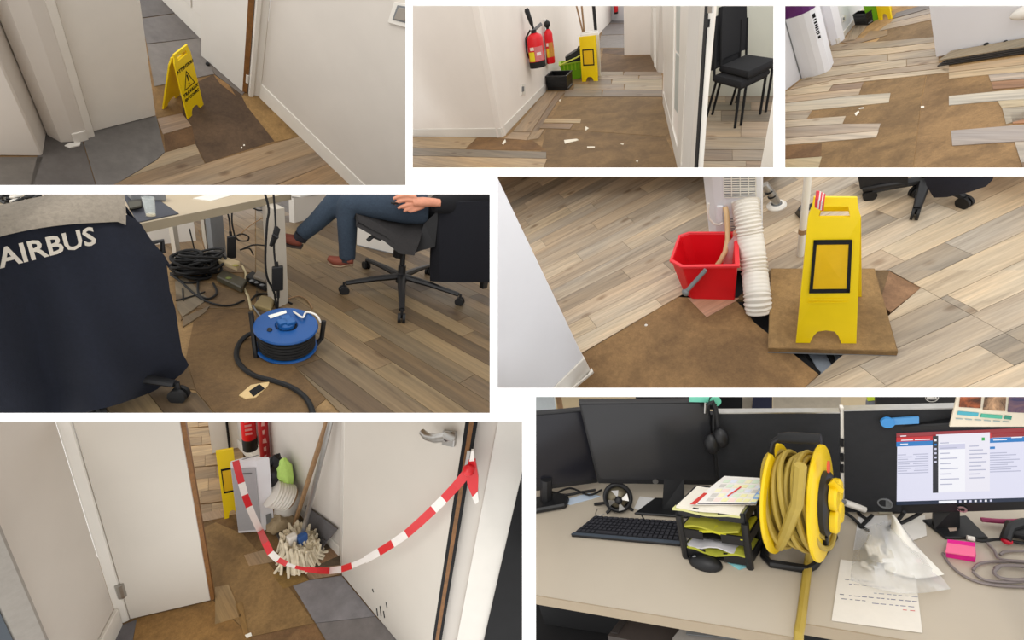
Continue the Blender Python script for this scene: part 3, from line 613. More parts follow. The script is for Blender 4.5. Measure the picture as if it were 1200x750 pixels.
# far end: door leaf, jamb, end wall, far extinguisher
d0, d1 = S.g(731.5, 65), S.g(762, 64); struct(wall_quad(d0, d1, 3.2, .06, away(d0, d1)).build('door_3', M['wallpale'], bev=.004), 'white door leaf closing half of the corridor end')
e0, e1 = S.g(762, 64), S.g(770.5, 85); struct(wall_quad(e0, e1, 3.4, .08, away(e0, e1)).build('trim_5', M['trim']), 'white jamb right of the corridor end door')
e0, e1 = S.g(770.5, 85), S.g(776.5, 86); struct(wall_quad(e0, e1, 3.4, .3, away(e0, e1)).build('wall_pier', M['wall']), 'narrow wall pier at the corridor end')
mb = MB(); mb.prism([S.face(765, 9, e0), S.face(769, 9, e0), S.face(769, 80, e0), S.face(766.5, 78, e0)], (e0 - S.eye).normalized() * .02); struct(mb.build('trim_6', M['trim']), 'white door stop strip at the corridor end')
f0, f1 = S.g(712, 24.5), S.g(745, 24.5); struct(wall_quad(f0, f1, 4, .1, away(f0, f1)).build('wall_far', M['wallcool']), 'pale wall at the far end of the corridor')
cE = S.wall(722, 12, f0, f1); tv = (S.eye - cE); tv.z = 0; tv.normalize()
extinguisher('tiny far red fire extinguisher at the corridor end', 722, 4, 16, 4.5, lambda x, y, e=0: S.wall(x, y, f0, f1) + tv * e, tv, .1, small=True)
# right wall: glazed panels, door edge, office beyond
a, b = S.g(776.3, 113), S.g(798, 205); ab = (b - a).normalized(); nR = Vector((ab.y, -ab.x, 0)); nR = nR if nR.dot(S.eye - a) > 0 else -nR
WR = S.skin(a, b, nR)
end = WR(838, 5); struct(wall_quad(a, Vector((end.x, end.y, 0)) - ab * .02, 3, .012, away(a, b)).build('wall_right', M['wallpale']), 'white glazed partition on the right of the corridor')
q1 = a + ab * ((b - a).length * 1.1); mb = MB(); mb.prism([a + ab * .35, q1, q1 + nR * .016, a + ab * .35 + nR * .016], (0, 0, .14)); struct(mb.build('baseboard_right', M['trim'], bev=.003), 'chipped white baseboard below the glazed partition')
def strip(nm, pts, th, mat, lab, off=0, parent=None, color=None):
    mb = MB(); mb.prism([WR(x, y, off) for x, y in pts], nR * th); o = mb.build(nm, mat, parent, color=color, bev=.0); return o if parent else struct(o, lab)
strip('trim_7', [(777, 2), (791.5, 2), (789, 150), (780, 118)], .012, M['trim'], 'wide white casing of the glazed partition')
strip('window_1', [(793, 2), (800, 2), (797.8, 64), (793, 59)], .006, M['frost'], 'narrow frosted glass strip in the partition')
strip('window_2', [(792.5, 62), (797.5, 67), (795, 133), (791, 127)], .006, M['frost'], 'lower glass strip in the partition')
strip('trim_8', [(800.5, 2), (811, 2), (800, 196), (796, 182)], .02, M['trim'], 'white post right of the frosted glass')
strip('trim_9', [(812, 2), (827, 2), (814.5, 201), (803, 201)], .028, M['white'], 'broad white door frame beside the black seal')
dr = strip('door_4', [(827.5, 0), (838, 0), (823.5, 205), (814, 205)], .03, M['trim'], 'edge of an open white door with black seal and lock')
strip('door_seal', [(827.6, 1), (831, 1), (817.8, 203), (814.3, 203)], .006, M['blackmat'], '', .03, dr)
strip('lock_plate', [(831.3, 7), (836.5, 7), (836, 15), (831, 15)], .008, M['steel'], '', .03, dr); strip('keyhole', [(830.6, 22), (832.4, 22), (831.6, 32), (829.9, 32)], .01, M['blackmat'], '', .03, dr)
r0, r1 = S.g(818, 112.8), S.g(925, 112.8); struct(wall_quad(r0, r1, 3.2, .08, away(r0, r1)).build('wall_office', plain('pale_green_wall', (203, 204, 192), .7, var=.02)), 'pale greenish wall of the small office behind the chairs')
n0 = S.g(889.5, 206); n0v = Vector((n0.x, n0.y, 0)); rt = Vector((n0.y, -n0.x, 0)).normalized(); mb = MB(); mb.prism([n0v, n0v + rt * .3, n0v + rt * .3 + n0v.normalized() * .05, n0v + n0v.normalized() * .05], (0, 0, S.h(n0v, 908, 40))); struct(mb.build('trim_10', M['trim']), 'white door frame at the right edge of the office')
axr = math.atan2(*(S.g(905, 140) - S.g(832, 140)).yx)
for k, (y0, y1, spl) in enumerate(((113, 119.5, 850), (120, 129, 880), (129.6, 142, 845), (142.6, 160, 868), (160.8, 175, 900), (175.8, 188, 858), (188.8, 208, 874))):
    xl = lambda y: 826 - (y - 113) * .08; xr = 915
    for x0, x1 in ((xl, spl), (spl, xr)):
        A0 = x0(y0) if callable(x0) else x0 + .4; A1 = x0(y1) if callable(x0) else x0 + .4
        px_piece(fl, 'plank', [(A0, y1), (x1, y1), (x1, y0), (A0, y0)], M['plank'], jit(WOODS[(k * 5 + (1 if callable(x0) else 4)) % 8], 6), .008, 0, axr)
# two stacked black chairs
def stack_chair(label, fl_, fr, rl, hs, hb, group, dz=0.0, sh=Vector()):
    fl_, fr, rl = fl_ + sh, fr + sh, rl + sh; rr = fr + (rl - fl_); c = (fl_ + rr) / 2; t = thing('stacking_chair', label, 'chair', c, group); X = (fr - fl_); Y = (rl - fl_); U = S.up
    seat = [fl_ - Y * .04 - X * .06, fr - Y * .04 + X * .06, rr - Y * .12 + X * .04, rl - Y * .12 - X * .04]
    z0 = hs - .055 + dz
    cc = sum(seat, Vector()) / 4; k = lambda f, z: [Vector((cc.x + (p.x - cc.x) * f, cc.y + (p.y - cc.y) * f, z)) for p in seat]
    MB().loft([k(.93, z0), k(1, z0 + .018), k(1, z0 + .04), k(.93, z0 + .062), k(.6, z0 + .07)]).build('seat', M['fabric'], t, smooth=True, color=(22, 22, 25))
    b0, b1 = rl - Y * .10, rr - Y * .10; lean = Y * .16
    G = []
    for i in range(7):
        v = i / 6; z = hs + dz + .05 + (hb - hs - .05) * v; w = .0 + .06 * (v ** 3); row = []
        for j in range(7): u = j / 6; row.append(b0.lerp(b1, w + (1 - 2 * w) * u) + lean * (v ** 1.2) + Y * (.05 * math.sin(PI * u)) + Vector((0, 0, z)))
        G.append(row)
    MB().sheet(G, .045).build('backrest', M['fabric'], t, smooth=True, color=(24, 24, 27))
    for p, q in ((fl_, fl_ + Y * .02), (fr, fr + Y * .02)): MB().tube([Vector((p.x, p.y, dz * 0)), Vector((q.x, q.y, z0 + .01))], .013, 8).build('leg', M['blackmat'], t, smooth=True)
    for p in (rl, rr):
        q = p - Y * .22; MB().tube([Vector((p.x, p.y, 0)), Vector((q.x, q.y, z0 + .01)), Vector((q.x, q.y, z0 + .03)) + Y * .08, Vector((p.x, p.y, hb - .1)) + Y * .0], .013, 8).build('leg', M['blackmat'], t, smooth=True)
    MB().tube([Vector((*(fl_.lerp(fr, 0.0)).xy, z0)), Vector((*(fl_.lerp(fr, 1.0)).xy, z0))], .012, 8).build('front_rail', M['blackmat'], t)
    return t
F0, F1 = S.g(861, 151), S.g(890.5, 135); hs = S.h(F0, 864, 97); R0 = F0 + (S.g(832, 89, hs) - S.g(868, 98, hs)); hb = S.h(R0, 842, 20); sh = S.g(868, 148) - F0
stack_chair('lower black fabric stacking chair standing in the small office', F0, F1, R0, hs, hb, 'stacked black office chairs', 0.0)
stack_chair('upper black fabric stacking chair resting in the lower one', F0, F1, R0, hs, hb, 'stacked black office chairs', .07, sh)
# ======== set 3: room with half-removed planks ============================================
S = ST[3]
fl = floor_slab([(905, 205), (1270, 205), (1270, 60), (1100, 20), (1060, -20), (1010, -20), (905, 60)], (172, 138, 94), label='bare chipboard room floor with staggered oak planks on both sides')
ax = math.atan2(*(S.g(1111, 84.8) - S.g(975, 99)).yx); ay = math.atan2(*(S.g(1077.5, 107) - S.g(1070, 192)).yx)
BO = lambda P, c, th=.003, nm='board': px_piece(fl, nm, P, M['chip'], c, th)
BO([(960, 205), (1069, 205), (1074.5, 157), (1079, 120), (1086, 85), (960, 100)], (170, 136, 92)); BO([(1070, 205), (1210, 205), (1210, 85), (1087, 85), (1080, 120), (1075.5, 157)], (178, 142, 98))
BO([(1040, 35), (1096, 22), (1098, 52), (1020, 56)], (156, 126, 88)); BO([(905, 171.4), (963, 168), (962, 183), (905, 187)], (156, 118, 80), .004)
PL = lambda P, c, th=.008, z=0, a=ax: px_piece(fl, 'plank', P, M['plank'], c, th, z, a)
for P, c in (
    # full rows behind
    ([(972, 52.5), (1048, 47.5), (1098, 43), (1098, 49), (1046, 55), (966, 60)], (158, 140, 116)), ([(966, 60.6), (1046, 55.6), (1098, 49.6), (1098, 56), (1040, 63), (969, 68)], (190, 170, 142)),
    ([(969, 68.6), (1040, 63.6), (1040, 71), (950, 80)], (168, 150, 128)), ([(1040.6, 63.5), (1098, 56.6), (1100, 65), (1040.6, 71)], (180, 162, 138)),
    ([(943, 91.6), (974, 78.5), (1062, 69.4), (1062, 77.5), (938, 94)], (186, 168, 142)), ([(1062.6, 69.4), (1100, 65.6), (1100, 73.5), (1062.6, 77.5)], (170, 150, 126)),
    ([(925, 105), (938, 94.6), (1062, 78.2), (1112, 72.5), (1112, 79), (975, 93.5), (970, 95)], (178, 158, 134)), ([(920, 107.5), (925, 105.6), (970, 95.6), (975, 94.2), (1112, 79.7), (1112, 84.5), (976, 99), (970, 107), (915, 113)], (196, 178, 152)),
    # left side, staggered
    ([(976, 100), (1012, 96.2), (1009, 103), (971, 107)], (150, 124, 100)), ([(905, 114.5), (970.5, 107.5), (1009, 103.3), (1006, 111), (905, 122)], (190, 168, 142)), ([(905, 122.6), (1006, 111.5), (1043.5, 109), (1041.5, 120), (952, 128.7), (905, 132)], (198, 186, 166)),
    ([(905, 132.6), (952, 129), (945, 139), (905, 142)], (176, 158, 136)), ([(905, 142.6), (946, 139.3), (991, 136), (987, 145), (905, 150)], (196, 180, 158)), ([(905, 150.6), (987, 145.4), (1032, 144.7), (1029, 153), (905, 163)], (172, 156, 140)),
    ([(905, 163.6), (1029.5, 153.4), (1026.5, 160.6), (905, 171)], (202, 186, 166)), ([(905, 187.4), (963, 183.5), (957, 203), (905, 203)], (196, 178, 144)),
    # right side, staggered
    ([(1100, 80.5), (1230, 62), (1230, 72), (1112, 84.5)], (186, 162, 132)), ([(1112, 85), (1230, 72.6), (1230, 84), (1160, 87), (1112, 92)], (198, 178, 148)), ([(1158.5, 87.6), (1230, 81), (1230, 89), (1161, 95)], (188, 172, 156)), ([(1162, 96), (1230, 90), (1230, 99), (1164, 104.5)], (160, 122, 94)),
    ([(1112, 112.5), (1230, 101), (1230, 114), (1168, 118), (1112, 123)], (196, 188, 174)), ([(1169, 118.5), (1230, 113), (1230, 122), (1174, 126)], (202, 184, 152)), ([(1174.4, 126.5), (1230, 122.6), (1230, 132), (1179, 145)], (170, 160, 144)), ([(1184, 133), (1230, 129), (1230, 143), (1187, 144.6)], (172, 124, 88)),
    ([(1114.5, 153), (1230, 143.5), (1230, 163.5), (1188, 165.7), (1116, 170.5)], (166, 156, 150)), ([(1189, 166.3), (1230, 164.2), (1230, 190), (1196.5, 190)], (172, 162, 150)), ([(1197, 190.6), (1230, 190.6), (1230, 205), (1200, 205)], (140, 112, 84)),
    # far rows beyond
    ([(1040, 28), (1098, 14), (1098, 21.5), (1030, 36)], (168, 150, 130)), ([(1048, 22), (1098, 8), (1098, 13.4), (1043, 27)], (150, 138, 126)), ([(1050, 15), (1098, 1), (1098, 7.4), (1046, 21.4)], (110, 102, 98)), ([(984, 49), (1012, 44), (1020, 36), (1040, 36), (1040, 41), (1000, 52)], (146, 122, 96))):
    PL(P, c)
PL([(986, 49.8), (1002, 29.6), (1017, 29.6), (1001, 47.5)], (166, 146, 122), a=ay)
for P in ([(1001.5, 133), (1006, 129.5), (1007, 131), (1003, 135.5)], [(1006, 126.5), (1012, 125.5), (1012, 126.7), (1007, 127.5)], [(1079, 124.3), (1083, 124), (1083, 126), (1079, 126)]):
    px_piece(fl, 'paint_chip', P, M['paper'], (240, 234, 220), .005, .003)
# wall corner at the back with socket
cL, c0, c1 = S.g(945, 55.5), S.g(983, 51), S.g(1001, 28.5); cf = c0 + (c1 - c0) * 2.2; bh = S.h(c0, 982, 44.7)
wall_with_base('wall_back', cL, c0, 3, bh, M['wallcool'], label='white wall with baseboard behind the rounded counter', blabel='white baseboard of the short back wall')
wall_with_base('wall_side', c0, cf, 3, bh, M['wallcool'], label='white side wall behind the black crate', blabel='white baseboard leading to the black crate')
d = (c1 - c0).normalized(); nn = Vector((d.y, -d.x, 0)); nn = nn if nn.dot(S.eye - c0) > 0 else -nn; WS = S.skin(c0, c1, nn)
t = thing('wall_socket', 'small wall socket on the white wall behind the rounded counter', 'wall socket', WS(988.5, 24)); plate(t, 'plate', [(987, 19), (990, 18), (990, 25), (987, 26)], .012, M['trim'], wf=WS, nn=nn); plate(t, 'insert', [(987.7, 20.5), (989.4, 20), (989.4, 23.5), (987.7, 24.2)], .004, M['grey'], wf=WS, nn=nn, off=.012)
# rounded counter with purple top
t = thing('reception_counter', 'white rounded counter with purple top and small black side marks', 'counter', S.g(955, 88))
base = [S.g(*p) for p in ((905, 118), (939, 91.8), (946, 91.3), (953, 90.3), (960, 88.6), (967, 86), (973, 82.5), (977, 74), (905, 74))]; hc = S.h(base[6], 954, 9)
MB().prism(base, (0, 0, hc)).build('curved_body', M['wallcool'], t)
cc = sum(base, Vector()) / len(base); top = [cc + (p - cc) * 1.015 + S.up * hc for p in base]; MB().prism(top, (0, 0, hc * .2)).build('purple_top', M['plastic'], t, color=(92, 36, 104))
q = S.g(939, 92); mb = MB(); mb.tube([q + (S.eye - q).normalized() * .004, q + S.up * hc], .006, 6); mb.build('panel_joint', M['grey'], t)
mb = MB(); u = (base[6] - base[5]).normalized(); nv = Vector((u.y, -u.x, 0)); nv = nv if nv.dot(S.eye - base[6]) > 0 else -nv
for k, (z0, z1, w) in enumerate(((.93, .87, .03), (.85, .83, .028), (.81, .785, .03), (.77, .745, .026), (.735, .71, .03), (.70, .68, .03), (.665, .645, .034), (.635, .615, .03), (.59, .55, .026))):
    p = base[6] - u * .012; mb.prism([p + S.up * hc * z0 + nv * .002, p + S.up * hc * z1 + nv * .002, p + S.up * hc * z1 - u * w + nv * .002, p + S.up * hc * z0 - u * w + nv * .002], nv * .002)
mb.build('side_marks', M['blackmat'], t)
# crate, bucket, sign seen again from here
A = [S.g(1002.3, 30.3), S.g(1017, 29.8), S.g(1023.5, 25.5)]; A.append(A[0] + (A[2] - A[1])); crate('black plastic crate with green bucket behind it near the rounded counter', A, S.h(A[0], 1001, 16.5))
cg = S.g(1024, 22); rv = Vector((cg.y, -cg.x, 0)).normalized(); fv = Vector((cg.x, cg.y, 0)).normalized(); sc = (S.face(1032, 22, cg) - cg).length / 8; gh = .36
t = thing('mop_bucket', 'green mop bucket cut by the upper edge behind the crate with the counter', 'mop bucket', cg)
mb = MB(); mb.loft([ring(cg, 6 * sc, .10, 0), ring(cg, 9 * sc, .15, gh), ring(cg, 8.4 * sc, .14, gh), ring(cg, 5.5 * sc, .09, .03)]); mb.build('bucket', M['plastic'], t, color=(104, 164, 22))
mb = MB(); mb.loft([ring(cg, 9.3 * sc, .155, gh * .96), ring(cg, 10 * sc, .165, gh * 1.02), ring(cg, 8.4 * sc, .14, gh * 1.03), ring(cg, 8.4 * sc, .14, gh * .94)], caps=False); mb.build('rim', M['plastic'], t, color=(160, 200, 50))
for i in range(4): p0 = cg - fv * .13 + rv * (-6 + i * 4) * sc; mb = MB(); mb.tube([p0 + S.up * gh * .5 + fv * .03, p0 + S.up * gh * .98], .012, 6); mb.build('basket_bar', M['plastic'], t, color=(140, 184, 36))
B0, B1 = S.g(1031, 23.5), S.g(1046, 21.5); bk = Vector((B1.x, B1.y, 0)).normalized() * .3; T0 = B0 + bk * .45 + S.up * .62; T1 = T0 + (B1 - B0) * .95
floor_sign('lower half of a yellow folding floor sign beside the green bucket at the upper edge', B0, B1, B0 + bk, B1 + bk, T0, T1, 'frame', 'yellow folding floor signs', slot=False)
# white cabinet on the right, pile of removed planks in front
a, b = S.g(1097.5, 69), S.g(1200, 52); b2 = a + (b - a) * 1.7
t = thing('white_cabinet', 'large white cabinet side standing behind the pile of loose planks', 'cabinet', a)
MB(wall_quad(a, b2, 2.4, .5, away(a, b), .02).M).build('x', M['white']) if False else None
wall_quad(a, b2, 2.4, .5, away(a, b), .02).build('side_panel', M['wallcool'], t)
dc = (b - a).normalized(); nc = Vector((dc.y, -dc.x, 0)); nc = nc if nc.dot(S.eye - a) > 0 else -nc; WC = S.skin(a, b, nc)
for x, y in ((1155.5, 52), (1178, 49.5)): MB().ball(WC(x, y, .01), .016, 8).build('screw_cap', M['rubber'], t)
MB().ball(WC(1204, 13, .02), (.09, .05, .05), 12).build('round_handle', M['trim'], t, smooth=True)  # white rounded bump on the cabinet side
lab = ['lowest dark plank of the pile in front of the white cabinet', 'second dark plank from below in the pile at the white cabinet', 'third dark plank from below in the pile at the white cabinet', 'grey oak plank lying on top of the pile at the white cabinet']
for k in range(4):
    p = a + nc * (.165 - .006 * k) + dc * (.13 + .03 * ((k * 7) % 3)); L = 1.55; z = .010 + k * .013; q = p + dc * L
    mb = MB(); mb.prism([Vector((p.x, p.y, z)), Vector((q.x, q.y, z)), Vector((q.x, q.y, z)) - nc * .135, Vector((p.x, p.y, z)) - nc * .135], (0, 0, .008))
    o = mb.build('loose_plank', M['plank'] if k == 3 else M['matt'], color=(150, 138, 118) if k == 3 else (62, 58, 55)); tag(o, lab[k], 'plank', 'pile of removed planks')  # lower planks coloured dark to paint the shaded gap under the top one
# ======== set 4: under the desk: cable reel, office chairs, jacket, seated person ==========
S = ST[4]
def near(p, d): v = Vector((p.x, p.y, 0)).normalized(); return p - v * d
fl = floor_slab([(-80, 500), (590, 500), (590, 222), (-80, 222)], (150, 122, 84), label='oak plank office floor with an opened chipboard patch')
ay = math.atan2(*(S.g(479, 409) - S.g(573, 466)).yx); ax = math.atan2(*(S.g(316, 449) - S.g(281, 462)).yx)
WD = [(178, 150, 112), (160, 132, 96), (146, 121, 90), (190, 162, 120), (132, 110, 84), (170, 146, 112)]
RG = lambda P: [S.g(x, y)[:2] for x, y in P]
plank_field(fl, RG([(346, 431), (398, 484), (420, 500), (590, 500), (590, 225), (300, 225), (300, 384)]), ay, .125, .95, 3, tuple(S.g(346, 431)[:2]), ax, WD)
plank_field(fl, RG([(100, 225), (299, 225), (299, 320), (290, 345), (215, 320), (100, 320)]), ay, .125, .95, 5, tuple(S.g(346, 431)[:2]), ax, [(190, 160, 122), (200, 172, 136), (176, 146, 110)])
plank_field(fl, RG([(-80, 500), (262, 500), (228, 458), (120, 440), (-80, 400)]), ay, .125, .95, 9, tuple(S.g(346, 431)[:2]), ax, WD)
BO = lambda P, c, th=.003: px_piece(fl, 'board', P, M['chip'], c, th)
BO([(230, 362), (292, 362), (382, 467), (367, 480), (330, 500), (265, 500), (230, 458), (218, 420)], (150, 118, 78)); BO([(215, 322), (289, 346), (292, 361), (230, 361), (212, 375)], (158, 130, 96), .004); BO([(130, 440), (217, 420), (229, 457)], (140, 112, 76))
px_piece(fl, 'plank', [(205, 330), (216, 324), (244, 350), (214, 371), (207, 360)], M['plank'], (192, 176, 150), .008, 0, ay); px_piece(fl, 'plank', [(214, 372), (246, 358), (240, 366), (214, 383)], M['plank'], (168, 146, 116), .008, 0, ay)
px_piece(fl, 'socket_plate', [(280, 463), (294, 451), (316, 447), (314, 452), (300, 465), (288, 467)], M['matt'], (206, 178, 128), .004, .003); px_piece(fl, 'floor_socket', [(292, 458), (304, 450), (310, 455), (297, 464)], M['blackmat'], (12, 12, 14), .006, .004)
# bright wall and cabinet behind the desks
w0, w1 = S.g(140, 292), S.g(230, 283); struct(wall_quad(w0, w1, 1.0, .06, away(w0, w1)).build('wall_back', M['white']), 'bright white panel under the desk')
# --- desk
L0 = S.g(326, 360); hd = S.h(L0, 326, 238); Dk = lambda x, y, z=None: S.g(x, y, hd if z is None else z)
t = thing('office_desk', 'white office desk with cables hanging from its underside', 'desk', L0)
top = [Dk(161, 263), Dk(341, 226), Dk(341, 195), Dk(-60, 195), Dk(-60, 250), Dk(140, 250)]; MB().prism(top, (0, 0, -.032)).build('tabletop', plain('desk_laminate', (188, 172, 146), .4, var=.02), t)
edge = MB(); edge.prism([Dk(161, 263) + Vector((0, 0, .001)), Dk(341, 226.3) + Vector((0, 0, .001)), Dk(341, 226.3) + Vector((0, 0, -.036)), Dk(161, 263) + Vector((0, 0, -.036))], Vector((*Dk(161, 263).xy, 0)).normalized() * -.004); edge.build('edge_band', plain('desk_edge', (150, 138, 116), .5), t)
lm = plain('desk_leg_paint', (186, 178, 164), .45, var=.03); up = hd - .033
def leg(a, b, c, H, nm='leg', mat=lm, z0=0): q = a + (c - b); return MB().prism([Vector((p.x, p.y, z0)) for p in (a, b, c, q)], (0, 0, H)).build(nm, mat, t)
leg(S.g(314, 351), S.g(327, 361), S.g(338, 356), up); leg(S.g(246, 306), S.g(252, 309), S.g(266, 304), up, mat=M['grey']); leg(S.g(240, 300), S.g(244, 303), S.g(249, 301), up); leg(S.g(203, 303), S.g(208, 305), S.g(213, 303), up)
a, b = S.g(270, 305), S.g(314, 345); MB().prism([Vector((a.x, a.y, up - .05)), Vector((b.x, b.y, up - .05)), Vector((b.x, b.y, up)), Vector((a.x, a.y, up))], (.02, .02, 0)).build('cross_rail', M['grey'], t)
a, b = S.g(214, 303), S.g(330, 318); MB().prism([Vector((a.x, a.y, .1)), Vector((b.x, b.y, .1)), Vector((b.x, b.y, .16)), Vector((a.x, a.y, .16))], (.02, .0, 0)).build('cable_tray', M['blackmat'], t) if False else None
# second desk corner behind
t2 = thing('office_desk', 'corner of a second white desk behind the first one', 'desk', S.g(345, 300)); MB().prism([Dk(342, 226.5), Dk(390, 222), Dk(390, 210), Dk(342, 210)], (0, 0, -.03)).build('tabletop', M['white'], t2); MB().prism([Dk(342, 227.5), Dk(352, 229), Dk(390, 222), Dk(342, 222)], (0, 0, -.012)).build('edge_band', M['white'], t2)
# on the desk
tag(MB().prism([Dk(161, 261.5), Dk(209.6, 251), Dk(183, 233), Dk(140, 222)], (0, 0, .004)).build('desk_pad', M['matt'], color=(66, 68, 76)), 'dark grey desk pad lying at the desk corner', 'desk pad')
g0 = Dk(177, 253.5, hd + .004); gr = (S.face(184, 254, g0) - g0).length; gz = S.h(g0, 176, 231) - g0.z
tg = thing('drinking_glass', 'clear drinking glass standing on the dark desk pad', 'glass', g0); MB().lathe([(gr * .85, 0), (gr * .9, .004), (gr * 1.12, gz), (gr * 1.05, gz), (gr * .8, .012), (.0001, .012)], g0, seg=20).build('tumbler', M['glass'], tg, smooth=True)
MB().lathe([(gr * .8, 0), (gr * .8, .008), (.0001, .009)], g0 + S.up * .002, seg=20).build('glass_base', M['paper'], tg, color=(222, 206, 170))
p0 = Dk(160, 246, hd + .004); tw = thing('leather_wallet', 'dark leather wallet lying beside the drinking glass', 'wallet', p0)
MB().prism([Dk(152, 247, hd + .006), Dk(167, 243.5, hd + .006), Dk(166, 236, hd + .006), Dk(150, 238, hd + .006)], (0, 0, .012)).build('lower_flap', M['matt'], tw, color=(52, 50, 44), bev=.002); MB().prism([Dk(153, 246, hd + .02), Dk(166, 243, hd + .02), Dk(166, 237, hd + .02), Dk(151, 239, hd + .02)], (0, 0, .008)).build('upper_flap', M['matt'], tw, color=(74, 72, 62), bev=.002)
tag(MB().prism([Dk(226, 233), Dk(247, 236), Dk(283, 226), Dk(262, 224)], (0, 0, .003)).build('paper_sheet', M['paper'], color=(226, 222, 212)), 'white paper sheet lying on the desk near the hanging cables', 'paper')
tag(MB().box(Dk(172, 229, hd + .02), (.12, .07, .03), bev=.004).build('phone_box', M['grey']), 'grey box at the back of the dark desk pad', 'box')
rnd = random.Random(4)
for k in range(16):
    y = rnd.uniform(229, 244); x = rnd.uniform(-20, 80 - (y - 229) * 3); pts = [Dk(x + i * 7 + rnd.uniform(-3, 3), y - i * .8 + rnd.uniform(-3, 3), hd + .006 + .008 * (k % 3)) for i in range(4)]
    tag(MB().tube(pts, .005, 6).build('desk_cable', M['rubber'] if k % 4 else M['trim'], smooth=True), ('black cable tangled on the desk behind the jacket', 'white cable tangled on the desk behind the jacket')[0 if k % 4 else 1], 'cable', 'tangled cables behind the jacket')
# --- cables and adapters under the desk
def cable(px, base, r, label, mat=None, group=None, color=None, nm='cable'):
    P = [S.face(x, y, near(base, d)) if z is None else S.g(x, y, z) for (x, y, d, z) in [(q + (0, None))[:4] if len(q) < 4 else q for q in px]]
    Q = []
    for i in range(len(P) - 1):
        p0, p1, p2, p3 = P[max(i - 1, 0)], P[i], P[i + 1], P[min(i + 2, len(P) - 1)]
        for k in range(4): s_ = k / 4; Q.append(.5 * ((2 * p1) + (p2 - p0) * s_ + (2 * p0 - 5 * p1 + 4 * p2 - p3) * s_ ** 2 + (3 * p1 - p0 - 3 * p2 + p3) * s_ ** 3))
    Q.append(P[-1]); return tag(MB().tube(Q, r, 7).build(nm, mat or M['rubber'], smooth=True, color=color), label, 'cable', group)
GR = 'cables under the desk'
LB = near(S.g(326, 360), .03)
for k, (px, r, lab, m) in enumerate((
    ([(309, 222), (315, 245), (313, 262), (311, 300), (313, 325), (322, 345), (325, 375)], .006, 'thick black cable running down the left side of the white leg', None),
    ([(320, 222), (322, 245), (323, 268), (321, 290), (323, 312)], .005, 'black cable down the middle of the white leg into the black adapter', None),
    ([(326, 342), (326, 352), (325, 365), (324, 380)], .005, 'black lead dropping from the black adapter into the blue reel', None))):
    cable([(x, y, 0.0, None) for x, y in px], LB, r, lab, m, GR)
RB = S.g(262, 312)
for px, r, lab, m in (
    ([(266, 247), (269, 260), (270, 280)], .005, 'left black cable hanging into the black junction box', None), ([(272, 246), (272, 262), (276, 280)], .005, 'right black cable hanging into the black junction box', None),
    ([(276, 277), (283, 274), (291, 277), (290, 282), (281, 282), (276, 278)], .005, 'small black cable loop right of the junction box', None), ([(284, 292), (297, 287), (312, 288)], .005, 'black cable arching towards the white leg', None), ([(281, 293), (292, 291), (297, 299)], .005, 'short curved black cable beside the junction box', None),
    ([(222, 268), (226, 285), (230, 303)], .004, 'black cable hanging down behind the cable heap', None), ([(233, 270), (238, 285), (241, 298)], .003, 'thin brown cable hanging beside the grey leg', M['wood']), ([(312, 253), (298, 261), (285, 271), (281, 277)], .003, 'orange thin cable sloping below the desk edge', M['wood']),
    ([(283, 244), (290, 241), (302, 246), (310, 246)], .005, 'black cable curling below the tabletop', None)):
    cable([(x, y, 0.0, None) for x, y in px], RB, r, lab, m, GR)
for px, r, lab, m in (
    ([(200, 320), (212, 330), (230, 346), (250, 356), (270, 358), (286, 352)], .006, 'long black cable sweeping across the chipboard towards the reel', None), ([(200, 322), (216, 331), (231, 330), (240, 322)], .006, 'black cable curving into the cable heap', None),
    ([(232, 330), (233, 345), (245, 350), (254, 343), (250, 332)], .006, 'black cable loop below the cable heap', None), ([(214, 338), (215, 352)], .004, 'short black cable end on the pale board', None), ([(240, 342), (222, 348), (206, 352)], .004, 'thin dark cable on the edge of the pale board', None),
    ([(284, 312), (288, 322), (286, 336), (291, 348), (294, 362)], .007, 'beige cable dropping past the power strips', M['skin'] if False else plain('beige_cord', (206, 190, 150), .6)), ([(294, 352), (302, 345), (316, 345), (330, 350), (342, 356)], .006, 'beige cable arching over the floor behind the reel', None),
    ([(338, 350), (350, 347), (360, 352), (366, 361)], .004, 'thin brown cable curving behind the blue reel', M['wood']), ([(296, 358), (306, 372), (312, 380)], .005, 'grey cable looping left of the blue reel', M['grey'])):
    cable([(x, y, 0, .012) for x, y in px], RB, r, lab, m, GR)
rnd = random.Random(11); hc = S.g(233, 322)
for k in range(26):
    rr = .05 + .035 * rnd.random(); c = hc + Vector((rnd.uniform(-.06, .06), rnd.uniform(-.07, .07), .015 + .0045 * k)); tl = Matrix.Rotation(rnd.uniform(-.35, .35), 3, 'X') @ Matrix.Rotation(rnd.uniform(-.35, .35), 3, 'Y')
    tag(MB().tube([c + tl @ Vector((rr * 1.3 * math.cos(q * .35), rr * math.sin(q * .35), 0)) for q in range(18)], .0085, 6, closed=True).build('cable_coil', M['rubber'], smooth=True), 'black cable coil in the heap beside the grey desk leg', 'cable', 'coiled cables in the heap under the desk')
def brick_thing(nm, label, cat, px, z0, z1, mat, color=None, group=None):
    P = [S.g(x, y, z0) for x, y in px]; t = thing(nm, label, cat, sum(P, Vector()) / len(P), group); MB().prism(P, (0, 0, z1 - z0)).build('housing', mat, t, color=color, bev=.006); return t
tp = brick_thing('power_strip', 'beige power strip on top of the cable heap', 'power strip', [(256, 310), (260, 305), (282, 312), (278, 318)], .07, .105, M['plastic'], (196, 176, 138))
MB().ball(S.g(276, 311, .105), (.018, .018, .006), 10).build('socket_outlet', M['plastic'], tp, color=(160, 150, 70))
